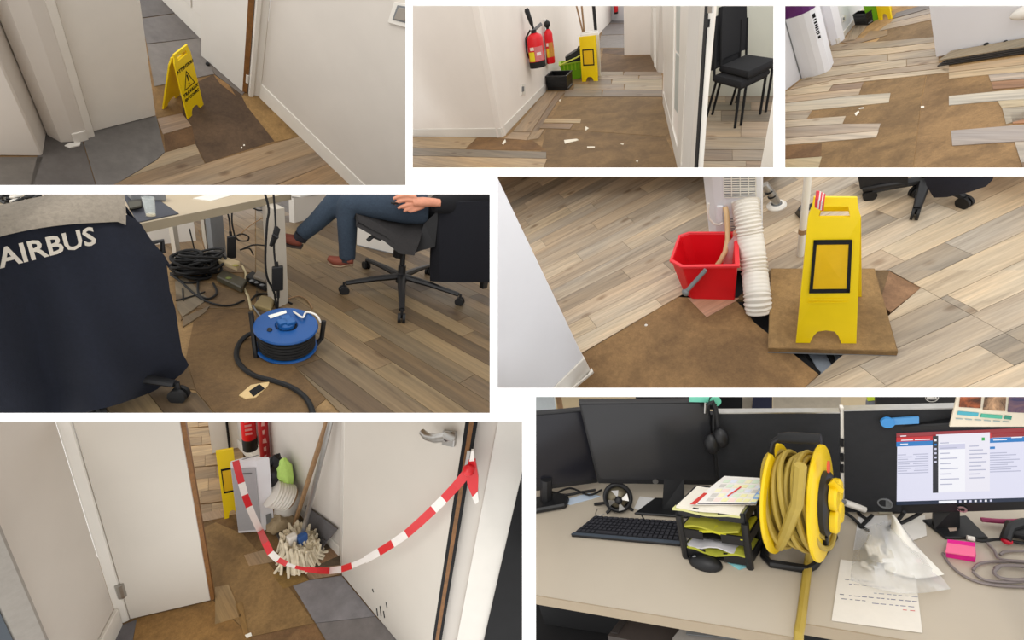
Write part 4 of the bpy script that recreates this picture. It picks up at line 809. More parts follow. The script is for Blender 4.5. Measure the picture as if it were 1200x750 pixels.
tp = brick_thing('power_strip', 'dark power strip lying under the beige one', 'power strip', [(254, 330), (262, 322), (290, 334), (284, 344)], .012, .05, M['plastic'], (70, 66, 52)); MB().ball(S.g(268, 326, .05), (.018, .018, .006), 10).build('socket_outlet', M['plastic'], tp, color=(110, 120, 50))
tp = brick_thing('power_strip', 'black multi-socket bar lying left of the white leg', 'power strip', [(288, 330), (296, 324), (316, 335), (312, 343)], .012, .055, M['rubber'])
for x, y in ((295, 329), (301, 331), (307, 334)): MB().ball(S.g(x, y, .055), (.014, .014, .006), 8).build('socket_outlet', M['grey'], tp)
brick_thing('plug_adapter', 'grey brown plug adapter leaning against the white leg', 'adapter', [(297, 327), (302, 320), (314, 326), (312, 333)], .06, .085, M['plastic'], (120, 110, 96)); brick_thing('plug_adapter', 'pale box on the floor behind the blue reel', 'adapter', [(298, 362), (306, 351), (322, 354), (318, 368)], .0, .03, M['plastic'], (150, 132, 90))
def hang(nm, label, cat, x0, x1, y0, y1, base, d, mat, parts):
    c = near(base, d); P = [S.face(x, y, c) for x, y in ((x0, y1), (x1, y1 - 1.5), (x1, y0 - 1.5), (x0, y0))]; v = Vector((c.x, c.y, 0)).normalized(); t = thing(nm, label, cat, P[0]); MB().prism(P, v * .03).build('housing', mat, t, bev=.004)
    for q in parts: MB().tube([S.face(q[0], q[1], c) + v * .015, S.face(q[2], q[3], c) + v * .015], .009, 8).build('strain_relief', mat, t)
    return t
hang('power_adapter', 'black laptop power adapter hanging on the white desk leg', 'power adapter', 318.5, 332, 314, 342, LB, .035, M['black'], [(324, 308, 325, 316), (326, 341, 326, 350)])
hang('junction_box', 'black junction box hanging under the tabletop', 'junction box', 266, 277, 278, 304, RB, .02, M['black'], [(270, 272, 271, 280)])
for k, (x0, y0, x1, y1) in enumerate(((326, 267, 318, 288), (328, 266, 323, 280))): pass
tb = thing('cable_bundle', 'folded black cord bundle tied to the white desk leg', 'cable', S.face(322, 288, LB))
for k in range(4): MB().tube([S.face(325 + k * .9 - 1, 265 + k, near(LB, .03)), S.face(321 + k, 277, near(LB, .045)), S.face(317.5 + k * .8, 288 - k * .6, near(LB, .03))], .009, 7).build('cord_loop', M['rubber'], tb, smooth=True)
MB().tube([S.face(319, 275, near(LB, .05)), S.face(326, 279, near(LB, .05))], .008, 6).build('tie', M['black'], tb)
# --- blue cable reel
rc = S.g(337, 411); R = (S.face(373, 400, rc) - S.face(337, 400, rc)).length; zt = S.h(rc, 337, 376); zb = S.h(rc, 337, 402); tw_ = -Vector((rc.x, rc.y, 0)).normalized(); RA = (S.up + tw_ * .22).normalized(); RF = frame(RA); rc0 = Vector((rc.x, rc.y, 0)); Pr = lambda a, r, z: rc0 + RA * z + (RF.col[0] * math.cos(a) + RF.col[1] * math.sin(a)) * r
t = thing('cable_reel', 'blue cable reel with black cable and tubular carrying frame on chipboard', 'cable reel', rc)
P = lambda z: Vector((rc.x, rc.y, z)); BL = (14, 72, 134)
th = .014
MB().lathe([(R * .30, zt - th), (R * .97, zt - th), (R, zt - th * .5), (R * .97, zt), (R * .36, zt), (R * .33, zt - .004)], rc0, ax=RA, seg=40).build('upper_disc', M['plastic'], t, smooth=True, color=BL)
MB().lathe([(.001, zb - th), (R * .95, zb - th), (R * .98, zb - th * .5), (R * .95, zb), (.001, zb)], rc0, ax=RA, seg=40).build('lower_disc', M['plastic'], t, smooth=True, color=BL)
MB().lathe([(R * .34, zt - .05), (R * .34, zt - .004)], rc0, ax=RA, seg=24).build('hub_recess', M['blackmat'], t)
hb = MB(); hb.lathe([(R * .26, zt - .03), (R * .26, zt + .012), (R * .2, zt + .022), (.001, zt + .024)], rc0, ax=RA, seg=20); hub = hb.build('hub', M['plastic'], t, smooth=True, color=(26, 84, 146))
n = 6
for k in range(n): z = zb + (zt - th - zb) * (k + .5) / n; MB().tube([Pr(q * PI / 18, R * .84, z) for q in range(36)], (zt - th - zb) / n * .56, 7, closed=True).build('wound_cable', M['rubber'], t, smooth=True)
MB().tube([S.face(294, 366, near(rc, 0)), S.face(296, 382, rc), S.face(298, 403, near(rc, .04)), S.face(301, 423, near(rc, .05)), S.face(306, 426, near(rc, .08)), S.face(316, 424, near(rc, .09)), S.face(340, 429, near(rc, .1)), S.face(352, 424, near(rc, .06)), S.face(362, 412, near(rc, .03)), S.face(372, 402, rc), S.face(377, 396, rc), S.face(379.5, 376, rc)], .011, 8).build('carrying_frame', M['black'], t, smooth=True)
MB().prism([S.on(x, y, rc0 + RA * (zt + .001), RA) for x, y in ((314, 370), (335, 364), (336, 367), (317, 373.5))], RA * .002).build('rating_sticker', M['paper'], t, color=(226, 226, 220))
MB().ball(S.on(316, 387, rc0 + RA * zt, RA), (.012, .012, .014), 8).build('knob', M['black'], t)
for k in range(3): MB().box(Pr(1.2 + k * 2.1, R * .13, zt + .024), (.04, .035, .018), R=RF, bev=.004).build('socket_flap', M['plastic'], t, color=(30, 84, 142))
cable([(342, 364, 0, zt + .012), (348, 368, 0, zt + .02), (355, 372, 0, zt + .02), (359, 366, 0, zt + .02), (370, 369, 0, zt + .016), (376, 378, 0, zt - .02)], rc, .005, 'white lead plugged into the top of the blue reel', M['trim'], GR)
cable([(308, 392, 0, .05), (294, 391, 0, .03), (282, 400, 0, .012), (277, 414, 0, .012), (282, 428, 0, .012), (298, 440, 0, .012), (320, 446, 0, .012), (340, 453, 0, .012), (356, 464, 0, .012), (364, 476, 0, .012), (368, 490, 0, .012)], rc, .011, 'thick black cable leaving the blue reel across the chipboard', None, GR)
# --- office chair base helper
def star_base(t, hub, feet, H, r=.022, cast=.03, mat=None):
    mat = mat or M['black']; hz = .085
    for f in feet:
        a = Vector((hub.x, hub.y, hz + .03)); b = Vector((f.x, f.y, hz - .008)); d = (b - a); b = a + d * .97; arm = MB().tube([a, a.lerp(b, .5) + S.up * .005, b], [r * 1.25, r, r * .75], 8, flat=.8).build('star_arm', mat, t, smooth=True)
        if arm is None: continue
        tg_ = Vector((-d.y, d.x, 0)).normalized()
        for s_ in (-1, 1): MB().lathe([(.001, -.009), (cast, -.008), (cast, .008), (.001, .009)], Vector((f.x, f.y, cast)) + tg_ * (.014 * s_), tg_, seg=14).build('caster', M['rubber'], arm, smooth=True)
        MB().tube([Vector((f.x, f.y, cast)), Vector((f.x, f.y, hz))], .009, 6).build('caster_stem', mat, arm)
    MB().lathe([(r * 1.6, .07), (r * 1.5, .13), (r * 1.1, .14), (r * 1.1, H * .55), (r * .75, H * .56), (r * .75, H)], Vector((hub.x, hub.y, 0)), seg=14).build('gas_column', mat, t, smooth=True)
# right chair with the seated person
feet = [S.g(403, 345), S.g(470, 378), S.g(538, 358), S.g(502, 322), S.g(429, 315)]; hub = sum(feet, Vector()) / 5
t = thing('office_chair', 'black swivel office chair carrying the person in jeans', 'office chair', hub)
hs = S.h(hub, 468, 284); star_base(t, hub, feet, hs, .024, .03)
NP = lambda x, y, d=0.0: S.face(x, y, near(hub, d))
G = []
for i, (row, d) in enumerate((([(415, 250), (432, 249), (455, 255), (478, 260), (500, 252)], -.22), ([(414, 253), (432, 252), (455, 259), (478, 265), (500, 262)], .0), ([(415, 256), (430, 262), (450, 272), (470, 283), (490, 288)], .16), ([(420, 260), (434, 268), (452, 277), (470, 292), (486, 294)], .20), ([(428, 262), (440, 268), (455, 276), (470, 288), (480, 290)], .05))): G.append([NP(x, y, d) for x, y in row])
MB().sheet(G, .03).build('seat', M['fabric'], t, smooth=True, color=(46, 44, 44))
MB().tube([NP(466, 300, .0), NP(468, 286, .02), NP(480, 292, .06), NP(497, 286, .0)], .035, 10).build('seat_mechanism', M['black'], t, smooth=True)
MB().tube([NP(446, 276, .12), NP(440, 275, .14), NP(434, 279, .16), NP(431, 282, .16)], .013, 8).build('lever', M['black'], t, smooth=True); MB().tube([NP(438, 277, .15), NP(447, 281, .15)], .011, 8).build('lever', M['black'], t, smooth=True)
MB().loft([[NP(497, 262, .1), NP(514, 246, .12), NP(514, 246, -.1), NP(497, 262, -.1)], [NP(485, 296, .1), NP(510, 289, .12), NP(510, 289, -.1), NP(485, 296, -.1)]]).build('back_support', M['black'], t)
Gb = []
for i in range(6):
    v = i / 5; y0 = 236 + 92 * v; Gb.append([NP(511 + (x - 511) * 1.0 + (10 * (1 - v) ** 3 if x < 515 else 0), y0 + dy * (1 - v), d) for x, dy, d in ((511, 10, .02), (520, 2, .10), (540, -1, .13), (565, -2, .11), (600, -2, .0))])
bk_ = MB().sheet(Gb, .05).build('backrest', M['fabric'], t, smooth=True, color=(20, 21, 28))
MB().box(NP(567, 333, -.02), (.05, .04, .06), bev=.006).build('armrest_post', M['black'], t)
# person
tp = thing('person', 'seated person in blue jeans, dark sleeve and brown shoes with one hand on the lap', 'person', hub)
JE = (50, 62, 76)
mb = MB(); mb.tube([NP(500, 244, .02), NP(470, 243, .04), NP(440, 240, .08), NP(414, 238, .10)], [.105, .10, .085, .07], 14); mb.ball(NP(409, 240, .10), .068, 12); mb.tube([NP(408, 240, .10), NP(407, 262, .10), NP(407, 285, .09), NP(407, 303, .08)], [.066, .062, .054, .05], 12)
mb.tube([NP(495, 238, -.16), NP(460, 234, -.12), NP(425, 226, -.06), NP(402, 222, .0)], [.1, .095, .08, .072], 12); mb.tube([NP(408, 222, .0), NP(390, 241, .04), NP(370, 261, .06), NP(353, 275, .06)], [.074, .066, .054, .048], 12)
mb.fuse(.012, 4).build('jeans', M['fabric'], tp, smooth=True, color=JE)
def shoe(px, d, sole):
    P_ = [NP(x, y, d) for x, y in px]; mb = MB(); mb.tube(P_, [.036, .042, .040, .036, .022], 12, flat=.8); o = mb.fuse(.007, 3).build('shoe', M['matt'], tp, smooth=True, color=(128, 66, 50))
    Q = [p + Vector((0, 0, -.034)) for p in P_]; mb = MB(); mb.tube(Q, [.03, .034, .034, .032, .02], 12, flat=.35); mb.build('sole', M['matt'], o, smooth=True, color=sole)
shoe([(414, 304), (408, 304), (400, 306), (391, 305), (384, 302)], .08, (150, 128, 104)); shoe([(354, 283), (350, 282), (343, 281), (336, 279), (328, 276)], .06, (60, 50, 44))
MB().tube([NP(354, 275, .06), NP(351, 281, .06)], [.042, .04], 12).build('sock', M['matt'], tp, smooth=True, color=(30, 32, 40)); MB().tube([NP(406, 300, .08), NP(405, 306, .08)], [.044, .042], 12).build('sock', M['matt'], tp, smooth=True, color=(38, 36, 40))
mb = MB(); mb.tube([NP(590, 232, .02), NP(555, 234, .06), NP(525, 240, .12), NP(508, 240, .16)], [.10, .085, .062, .05], 12); mb.tube([NP(590, 215, -.1), NP(560, 232, -.08), NP(520, 246, -.05), NP(495, 250, -.02)], [.18, .15, .12, .06], 12); mb.fuse(.012, 3).build('sleeve', M['fabric'], tp, smooth=True, color=(18, 18, 22))
mb = MB(); mb.tube([NP(516, 238, .17), NP(506, 237, .175), NP(496, 237, .18), NP(484, 237, .18)], [.036, .036, .042, .036], 12, flat=.75)
for pts, r in (([(488, 231), (478, 229), (468, 230), (460.5, 233)], .0125), ([(487, 235), (477, 234), (468, 236), (462, 239)], .0125), ([(486, 239), (478, 240), (471, 242), (466, 244)], .012), ([(487, 242), (481, 244), (476, 246), (473, 248)], .011), ([(496, 242), (489, 245), (483, 247), (479, 248)], .0125)):
    mb.tube([NP(x, y, .19) for x, y in pts], [r * 1.1, r, r * .95, r * .75], 8)
mb.fuse(.005, 3).build('body', M['skin'], tp, smooth=True)
tag(MB().box(NP(463, 238, .2), (.05, .02, .012), bev=.003).build('pen', M['rubber']), 'small dark object held between the fingers of the seated person', 'pen')
# pale box behind the right chair, things in the far back
q0, q1 = S.g(418, 288), S.g(468, 300); tc = thing('storage_box', 'pale grey box standing behind the swivel chair', 'box', q0); wall_quad(q0, q1, S.h(q0, 420, 262), .2, away(q0, q1)).build('box_body', M['white'], tc); wall_quad(q0 - Vector((q0.x, q0.y, 0)).normalized() * .01, q1 - Vector((q0.x, q0.y, 0)).normalized() * .01, .012, .01, away(q0, q1)).build('base_strip', M['grey'], tc)
q0, q1 = S.g(345, 262), S.g(395, 249); struct(wall_quad(q0, q1, 1.2, .05, away(q0, q1)).build('wall_bright', M['white']), 'bright panel in the far background of the desk')
for x, y, l in ((358, 246, 'far black caster of a chair behind the crossed leg'), (374, 240, 'second far black caster behind the crossed leg')):
    b0 = S.g(x, y + 8); tt = thing('chair_caster', l, 'caster', b0); MB().lathe([(.001, -.02), (.05, -.02), (.05, .02), (.001, .02)], b0 + S.up * .05, (1, .3, 0), seg=14).build('wheel', M['rubber'], tt, smooth=True); MB().tube([b0 + S.up * .05, b0 + S.up * .16], .03, 8).build('stem', M['black'], tt)
# --- left chair with the navy jacket
feet = [S.g(211, 470), S.g(117, 492), S.g(60, 520), S.g(30, 470), S.g(120, 440)]; hub = S.g(112, 466); t = thing('office_chair', 'black swivel chair hidden under the navy jacket', 'office chair', hub); star_base(t, hub, feet[:2] + feet[4:], .34, .022, .03)
NJ = lambda x, y, d=0.0: S.face(x, y, near(hub, d))
MB().loft([[NJ(x, y, d) for x, y, d in ((-60, 300, .08), (135, 262, .06), (135, 262, -.02), (-60, 300, .0))], [NJ(x, y, d) for x, y, d in ((-60, 440, .08), (170, 420, .06), (170, 420, -.02), (-60, 440, .0))]]).build('backrest', M['fabric'], t, color=(20, 20, 24))
tj = thing('work_jacket', 'navy work jacket with grey shoulder yoke draped over the swivel chair', 'jacket', hub)
RB_ = [(148, 255), (162, 264), (175, 285), (190, 301), (195, 340), (202, 362), (207, 392), (211, 412), (220, 426), (213, 438), (203, 446)]
def rb(v): k = v * (len(RB_) - 1); i = min(int(k), len(RB_) - 2); f = k - i; return RB_[i][0] + (RB_[i + 1][0] - RB_[i][0]) * f, RB_[i][1] + (RB_[i + 1][1] - RB_[i][1]) * f
def jd(u, v): return .15 + .045 * math.sin(u * 9 + v * 2.0) * v + .028 * math.sin(u * 17 - v * 4) * (.3 + v) - .22 * max(0, u - .72) ** 1.3 * (1.2 - .5 * v) + .03 * math.sin(v * 6) * u
G = []
for i in range(31):
    v = i / 30; rx, ry = rb(v); row = []
    for j in range(41):
        u = j / 40; x = -60 + (rx + 60) * u; y = (292 + 215 * v) + (ry - 292 - 215 * v) * u - 9 * math.sin(PI * u) * (1 - v) + 15 * math.sin(PI * u) * v ** 3
        row.append(NJ(x, y, jd(u, v)))
    G.append(row)
NAVY = (19, 23, 35)
MB().sheet(G, .012).build('back_panel', M['fabric'], tj, smooth=True, color=NAVY)
Gy = []
for i in range(7):
    v = i / 6; row = []
    for j in range(25):
        u = j / 24; x = -60 + 205 * u; yt = 258 - 31 * min(1, (u / .72)) - (4 if u > .72 else 0); yb = 292 - 36 * u - 9 * math.sin(PI * u) + (4 if u > .97 else 0) + 3; row.append(NJ(x, yt + (yb - yt) * v - 6, .168 - .10 * (1 - v) ** 2 - .04 * max(0, u - .8)) if False else NJ(x, yt + (yb - yt) * v, .172 - .10 * (1 - v) ** 2 - .10 * max(0, u - .8)))
    Gy.append(row)
MB().sheet(Gy, .012).build('shoulder_yoke', M['fabric'], tj, smooth=True, color=(140, 131, 118))
Gs = []
for i in range(9):
    v = i / 8; xs_ = 146 + 42 * v; ys_ = 240 + 62 * v; Gs.append([NJ(xs_ + (j / 5) * (8 + 4 * v) * (1 - .2 * v), ys_ + (j / 5) * (18 - 6 * v) - 4 * math.sin(PI * j / 5), .03 + .09 * (j / 5) * (1 - j / 7)) for j in range(6)])
MB().sheet(Gs, .01).build('sleeve', M['fabric'], tj, smooth=True, color=(20, 25, 40))
o0 = NJ(1, 312, .205); ux = NJ(113, 284, .205) - o0; uy = Vector((0, 0, 1)); sz = (NJ(3, 288, .205) - NJ(3, 313, .205)).length
tm = MB(); tm.text('AIRBUS', sz * 1.22, Vector((0, 0, 0)), (1, 0, 0), (0, 1, 0), bold=.0015, align='LEFT', lift=0, th=.0008); xm = max(v.x for v in tm.v); mb = MB(); vw = Vector((hub.x, hub.y, 0)).normalized()
def onj(x, y, z):
    p = o0 + ux * (x / xm) + uy * y; return p - vw * (z + .012)
mb.add([onj(v.x, v.y, v.z) for v in tm.v], tm.f); mb.build('lettering', M['matt'], tj, color=(178, 170, 157))
MB().tube([NJ(176, 285, .06), NJ(190, 282, .05), NJ(191, 296, .05)], .008, 8).build('armrest', M['black'], t, smooth=True)
# ======== set 5: portable cooler, red bucket and bordered sign on a lifted floor panel =====
S = ST[5]
fl = floor_slab([(570, 470), (1290, 470), (1290, 190), (570, 190)], (52, 54, 58), z=-.14, mat=M['matt'], label='grey concrete slab below the raised oak floor')
ay = math.atan2(*(S.g(729, 240) - S.g(628, 283)).yx); ay = math.atan2(*(S.g(1010, 250) - S.g(760, 372)).yx); ax = math.atan2(*(S.g(943, 425) - S.g(901, 391)).yx)
RG = lambda P: [S.g(x, y)[:2] for x, y in P]
WD = [(188, 168, 144), (200, 181, 156), (176, 158, 136), (196, 178, 154), (166, 152, 134), (208, 189, 162), (184, 170, 152)]
og = tuple(S.g(680, 415)[:2])
for R_ in ([(560, 185), (1073, 185), (905, 284), (795, 348), (680, 415), (560, 485)], [(1073, 185), (1290, 185), (1290, 317.2), (849, 317.2)], [(1042, 317.2), (1290, 317.2), (1290, 452), (1079, 337.5)], [(1079, 338), (1290, 452.4), (1290, 480), (915, 480), (935, 462)]):
    plank_field(fl, RG(R_), ay, .165, 1.15, 21, og, ax, WD)
def BO(P, c, z0=-.03, th=.03): return px_piece(fl, 'board', P, M['chip'], c, th, z0)
BO([(660, 470), (681, 415), (795, 348), (862, 352), (871, 361), (884, 378), (901, 391.5), (959, 438.5), (940, 457), (930, 470)], (146, 114, 76)); BO([(862, 351), (905, 310), (1035, 312), (1042, 318), (1032, 352), (1000, 405), (965, 405), (905, 360), (880, 350)], (120, 96, 66))
BO([(1032, 318), (1041, 317), (1079, 337.5), (1043.5, 366), (1033, 356)], (156, 120, 90)); BO([(1043, 367), (1060, 352), (1062, 398), (1052, 412)], (190, 178, 158)) if False else None
px_piece(fl, 'plank', [(806, 349), (866, 349), (862, 353), (828, 371.5)], M['plank'], (186, 146, 122), .004, 0, ay)
# steel edge and grey sheet seen in the open hole
a, b = S.g(905, 398, -.06), S.g(962, 443, -.06); d = (b - a).normalized(); px_piece(fl, 'steel_beam', [(922, 405), (928, 404), (962, 436), (956, 441)], M['blackmat'], (14, 14, 16), .02, -.07)
px_piece(fl, 'grey_sheet', [(946, 411), (972, 411), (985, 418), (962, 440)], M['matt'], (150, 158, 168), .01, -.12); px_piece(fl, 'cable_duct', [(968, 411), (975, 411), (980, 424), (976, 426)], M['blackmat'], (20, 20, 22), .03, -.10)
q = S.g(689, 368); MB().ball(S.g(757, 381, .002), (.012, .012, .006), 8).build('paint_chip', M['trim'], fl)
# white wall end with chipped baseboard
A, Cb = S.g(691, 434), S.g(678, 412); B = A + (S.g(668, 457) - A) * 3.2; Wv = B - A
struct(MB().prism([A, Cb, Cb + Wv * 1.0, B], (0, 0, 3.2)).build('wall_end', M['wallcool'], bev=.006), 'cool white wall end at the left edge beside the bare chipboard')
nA = Vector((-(Wv.y), Wv.x, 0)).normalized(); nA = nA if nA.dot(S.eye - A) > 0 else -nA; nE = (A - Cb).cross(S.up).normalized(); nE = nE if nE.dot(S.eye - A) > 0 else -nE
bh = .17
struct(MB().prism([A, B, B + nA * .014, A + nA * .014], (0, 0, bh)).build('baseboard_end', M['trim'], bev=.004), 'chipped white baseboard around the wall end')
struct(MB().prism([A + nA * .014, Cb, Cb + nE * .014, A + nE * .014 + nA * .014], (0, 0, bh)).build('baseboard_return', M['trim'], bev=.004), 'short return of the white baseboard')
struct(MB().prism([S.g(x, y) for x, y in ((690, 440), (694, 433), (696, 437), (672, 457), (668, 458))], (0, 0, .02)).build('trim_11', M['trim']), 'broken white sealant strip at the foot of the wall end')
# portable air conditioner
k0, k1 = S.g(850, 297), S.g(897, 295); dk = (k1 - k0); kb = S.g(831, 278) - k0
t = thing('portable_cooler', 'white portable air conditioner with grille and corrugated exhaust hose behind the red bucket', 'air conditioner', k0)
bp = [k0 + kb, k0 + kb * .25 + dk * .0 - dk * .08, k0 + dk * .06, k1 - dk * .06, k1 + kb * .2, k1 + kb * 1.2]; MB().prism(bp, (0, 0, 1.1)).build('housing', M['wallcool'], t, bev=.012)
nK = Vector((dk.y, -dk.x, 0)).normalized(); nK = nK if nK.dot(S.eye - k0) > 0 else -nK; WK = S.skin(k0, k1, nK)
mb = MB(); mb.prism([WK(x, y, .0) for x, y in ((847, 196), (886, 196), (885.5, 226), (849.5, 232))], nK * .004); gp = mb.build('grille_back', M['grey'], t)
for i in range(11):
    y = 203 + i * 2.7; mb = MB(); mb.prism([WK(847.5 + i * .2, y + .5, .004), WK(886, y, .004), WK(886, y + 1.1, .004), WK(847.5 + i * .2, y + 1.6, .004)], nK * .006); mb.build('grille_slat', M['trim'], t)
for x in (847.5, 856.5, 866.5, 876.5, 885): mb = MB(); mb.prism([WK(x, 196, .008), WK(x + 1.2, 196, .008), WK(x + 1.6, 230, .008), WK(x + .4, 230, .008)], nK * .005); mb.build('grille_rib', M['trim'], t)
mb = MB(); mb.prism([WK(856, 256, .0), WK(861, 256, .0), WK(862.5, 271, .0), WK(856.5, 271, .0)], nK * .004); mb.build('lower_grille', M['grey'], t)
for i in range(5): mb = MB(); y = 257.5 + i * 2.8; mb.prism([WK(856, y, .004), WK(861.5, y, .004), WK(861.5, y + 1, .004), WK(856, y + 1, .004)], nK * .004); mb.build('lower_slat', M['trim'], t)
mb = MB(); mb.prism([WK(857, 236, .0), WK(889, 233, .0), WK(888, 240, .0), WK(890, 262, .0), WK(860, 262, .0)], nK * .02); mb.build('hose_collar', M['trim'], t, bev=.006)
mb = MB(); mb.prism([WK(840, 240, .0), WK(848, 240, .0), WK(847, 262, .0), WK(843, 264, .0), WK(839, 262, .0)], nK * .02); mb.build('cord_holder', M['wallcool'], t, bev=.005)
hb = S.g(888, 369); top = WK(874, 242, .07); pts = [(874, 236, 0), (875, 248, .10), (877, 262, .2), (879, 278, .3), (882, 298, .46), (884, 316, .6), (886, 334, .76), (887.5, 350, .9), (888.5, 367, 1.0)]
P = []
kk = near(k0, .05)
for x, y, f in pts:
    a = WK(x, y, .06); dist = math.hypot(a.x, a.y) * (1 - f) + math.hypot(hb.x, hb.y) * f; P.append(S.at(x, y, dist))
R0 = (S.at(891, 300, math.hypot(P[4].x, P[4].y)) - S.at(882, 300, math.hypot(P[4].x, P[4].y))).length * 1.75
Q = []; rr = []; NQ = 150
for i in range(NQ):
    u = i / (NQ - 1) * (len(P) - 1); k = min(int(u), len(P) - 2); f = u - k; p0, p1, p2, p3 = P[max(k - 1, 0)], P[k], P[k + 1], P[min(k + 2, len(P) - 1)]
    Q.append(.5 * ((2 * p1) + (p2 - p0) * f + (2 * p0 - 5 * p1 + 4 * p2 - p3) * f ** 2 + (3 * p1 - p0 - 3 * p2 + p3) * f ** 3)); v = i / NQ
    amp = .07 if (v < .36 or .52 < v < .66 or .82 < v < .93) else .015; rr.append(R0 * (1 + amp * math.sin(i * 2 * PI / 5)) * (.92 if v > .94 else 1))
MB().tube(Q, rr, 22).build('exhaust_hose', M['trim'], t, smooth=True)
MB().tube([S.at(x, y, math.hypot(*WK(x, y, .03).xy) - d_) for x, y, d_ in ((850, 243, 0), (851.5, 250, .04), (852.5, 264, .09), (853, 280, .16), (850, 295, .24), (844, 306, .28), (838, 314, .3))], .018, 10).build('drain_hose', plain('tan_hose', (206, 172, 128), .5), t, smooth=True)
MB().tube([WK(830.5, 238, .04), WK(829.5, 248, .05), WK(831.5, 257, .06), WK(836, 262, .06), WK(843, 263.5, .05), WK(847, 261, .04)], .008, 8).build('power_cord', M['trim'], t, smooth=True)
# red bucket
bz = S.h(S.g(861, 352), 863, 312); rim = [S.g(x, y, bz) for x, y in ((786, 305), (796, 276.5), (807.5, 272.5), (863, 272.5), (864.5, 311), (799, 312))]; c = sum(rim, Vector()) / 6; flr = lambda k: [Vector((c.x + (p.x - c.x) * k, c.y + (p.y - c.y) * k, 0)) for p in rim]
bot = flr(.80); sh = S.g(861, 352) - bot[4]; bot = [p + sh for p in bot]
t = thing('bucket', 'red plastic bucket with grey handle standing on the bare floor', 'bucket', sum(bot, Vector()) / 6)
inn = [c + (p - c) * .93 for p in rim]; ib = [p * .9 + (sum(bot, Vector()) / 6) * .1 + S.up * .02 for p in bot]
MB().loft([bot, rim, inn, ib]).build('bucket_body', M['red'], t, bev=.006)
MB().loft([[c + (p - c) * 1.0 - S.up * .02 for p in rim], [c + (p - c) * 1.05 - S.up * .018 for p in rim], [c + (p - c) * 1.05 + S.up * .004 for p in rim], [c + (p - c) * .94 + S.up * .004 for p in rim]], caps=False).build('rim', plain('red_rim', (226, 52, 60), .4), t, bev=.003)
ho = bot[5].lerp(rim[5], .5); hA = S.face(827, 316, near(rim[4].lerp(rim[5], .5), .02)); hB = S.face(803, 343, near(bot[5], .05)); MB().tube([hA, hA.lerp(hB, .5), hB], .016, 8, flat=.6).build('handle', M['grey'], t, smooth=True); MB().ball(hB, (.03, .02, .03), 10).build('handle_grip', M['grey'], t, smooth=True)
q = S.g(853, 318, .05); tb = thing('plastic_bottle', 'clear crumpled plastic bottle inside the red bucket', 'bottle', q); bh_ = bz - .03; MB().lathe([(.04, 0), (.048, .02), (.045, bh_ * .35), (.05, bh_ * .5), (.044, bh_ * .8), (.02, bh_ * 1.0), (.02, bh_ * 1.1)], q, ax=(.1, .2, 1), seg=14).build('bottle_body', M['poly'], tb, smooth=True); MB().lathe([(.024, bh_ * 1.08), (.024, bh_ * 1.16)], q, ax=(.1, .2, 1), seg=12).build('bottle_cap', M['plastic'], tb, color=(196, 140, 120))
# lifted floor panel and the sign on it
zp = .05; pn = [S.g(x, y, zp) for x, y in ((903, 314.5), (1025, 314.5), (1052.5, 412), (900, 408))]; t = thing('floor_panel', 'loose square chipboard floor panel lying over the open hole', 'floor panel', sum(pn, Vector()) / 4 - S.up * zp)
MB().prism([p - S.up * .042 for p in pn], (0, 0, .042)).build('core', M['chip'], t, color=(136, 108, 70)); tp_ = [sum(pn, Vector()) / 4 + (p - sum(pn, Vector()) / 4) * .985 for p in pn]; MB().prism(tp_, (0, 0, .002)).build('top_face', M['chip'], t, color=(150, 120, 78))
cpn = sum(pn, Vector()) / 4; MB().prism([cpn + (p - cpn) * 1.001 - S.up * .05 for p in pn], (0, 0, .012)).build('steel_underside', M['grey'], t)
zs = zp + .002; B0, B1 = S.g(932.5, 400, zs), S.g(1003, 400.5, zs); bk = Vector(((B0 + B1).x, (B0 + B1).y, 0)).normalized(); C0, C1 = B0 + bk * .36, B1 + bk * .36
T0 = S.face(949, 229.5, B0 + bk * .15); T1 = S.face(1009, 230, B1 + bk * .15)
floor_sign('large yellow folding floor sign with black border standing on the loose floor panel', B0, B1, C0, C1, T0, T1, 'frame', 'yellow folding floor signs', th=.014, bv=(.40, .755))
q = S.face(961, 236, B0 + bk * .13); tt = thing('barrier_tape_knot', 'red and white tape knotted around the grip of the large yellow sign', 'tape', q)
for k in range(5): o_ = S.face(957.5 + k * 1.7, 233 + k * .8, B0 + bk * .10); MB().tube([o_ + S.up * .045, o_ + S.up * .01 - bk * .012, o_ - S.up * .05], .008, 6, flat=.5).build('tape_turn', M['plastic'], tt, color=(236, 232, 230) if k % 2 else (226, 70, 80))
# pole, suction foot, dark foot
p = S.g(938, 300); a, b = S.face(948, 196, p), S.face(940.5, 272, p); dd = b - a; b = a + dd * (a.z / -dd.z); tl = thing('white_pole', 'slim white pole leaning behind the large yellow sign', 'pole', b); MB().tube([a, b], .022, 10).build('pole_tube', M['trim'], tl, smooth=True); MB().tube([S.face(941, 268, p), S.face(940.3, 273, p)], .026, 10).build('pole_tip', M['wood'], tl)
q = S.g(935, 257); tf = thing('table_foot', 'black pointed furniture foot behind the white pole', 'furniture foot', q); MB().loft([[S.g(x, y) for x, y in ((931, 250), (937, 243), (944, 246), (940, 259))], [S.g(x, y, .12) for x, y in ((935, 246), (938, 240), (943, 242), (942, 250))]]).build('foot', M['black'], tf, bev=.004); MB().tube([S.g(940, 248, .1), S.g(960, 236, .12)], .02, 8).build('strut', M['black'], tf)
q = S.g(910, 242); ts = thing('suction_lifter', 'white round suction lifter with grey handle behind the air conditioner', 'suction lifter', q); rs = (S.face(922, 242, q) - q).length
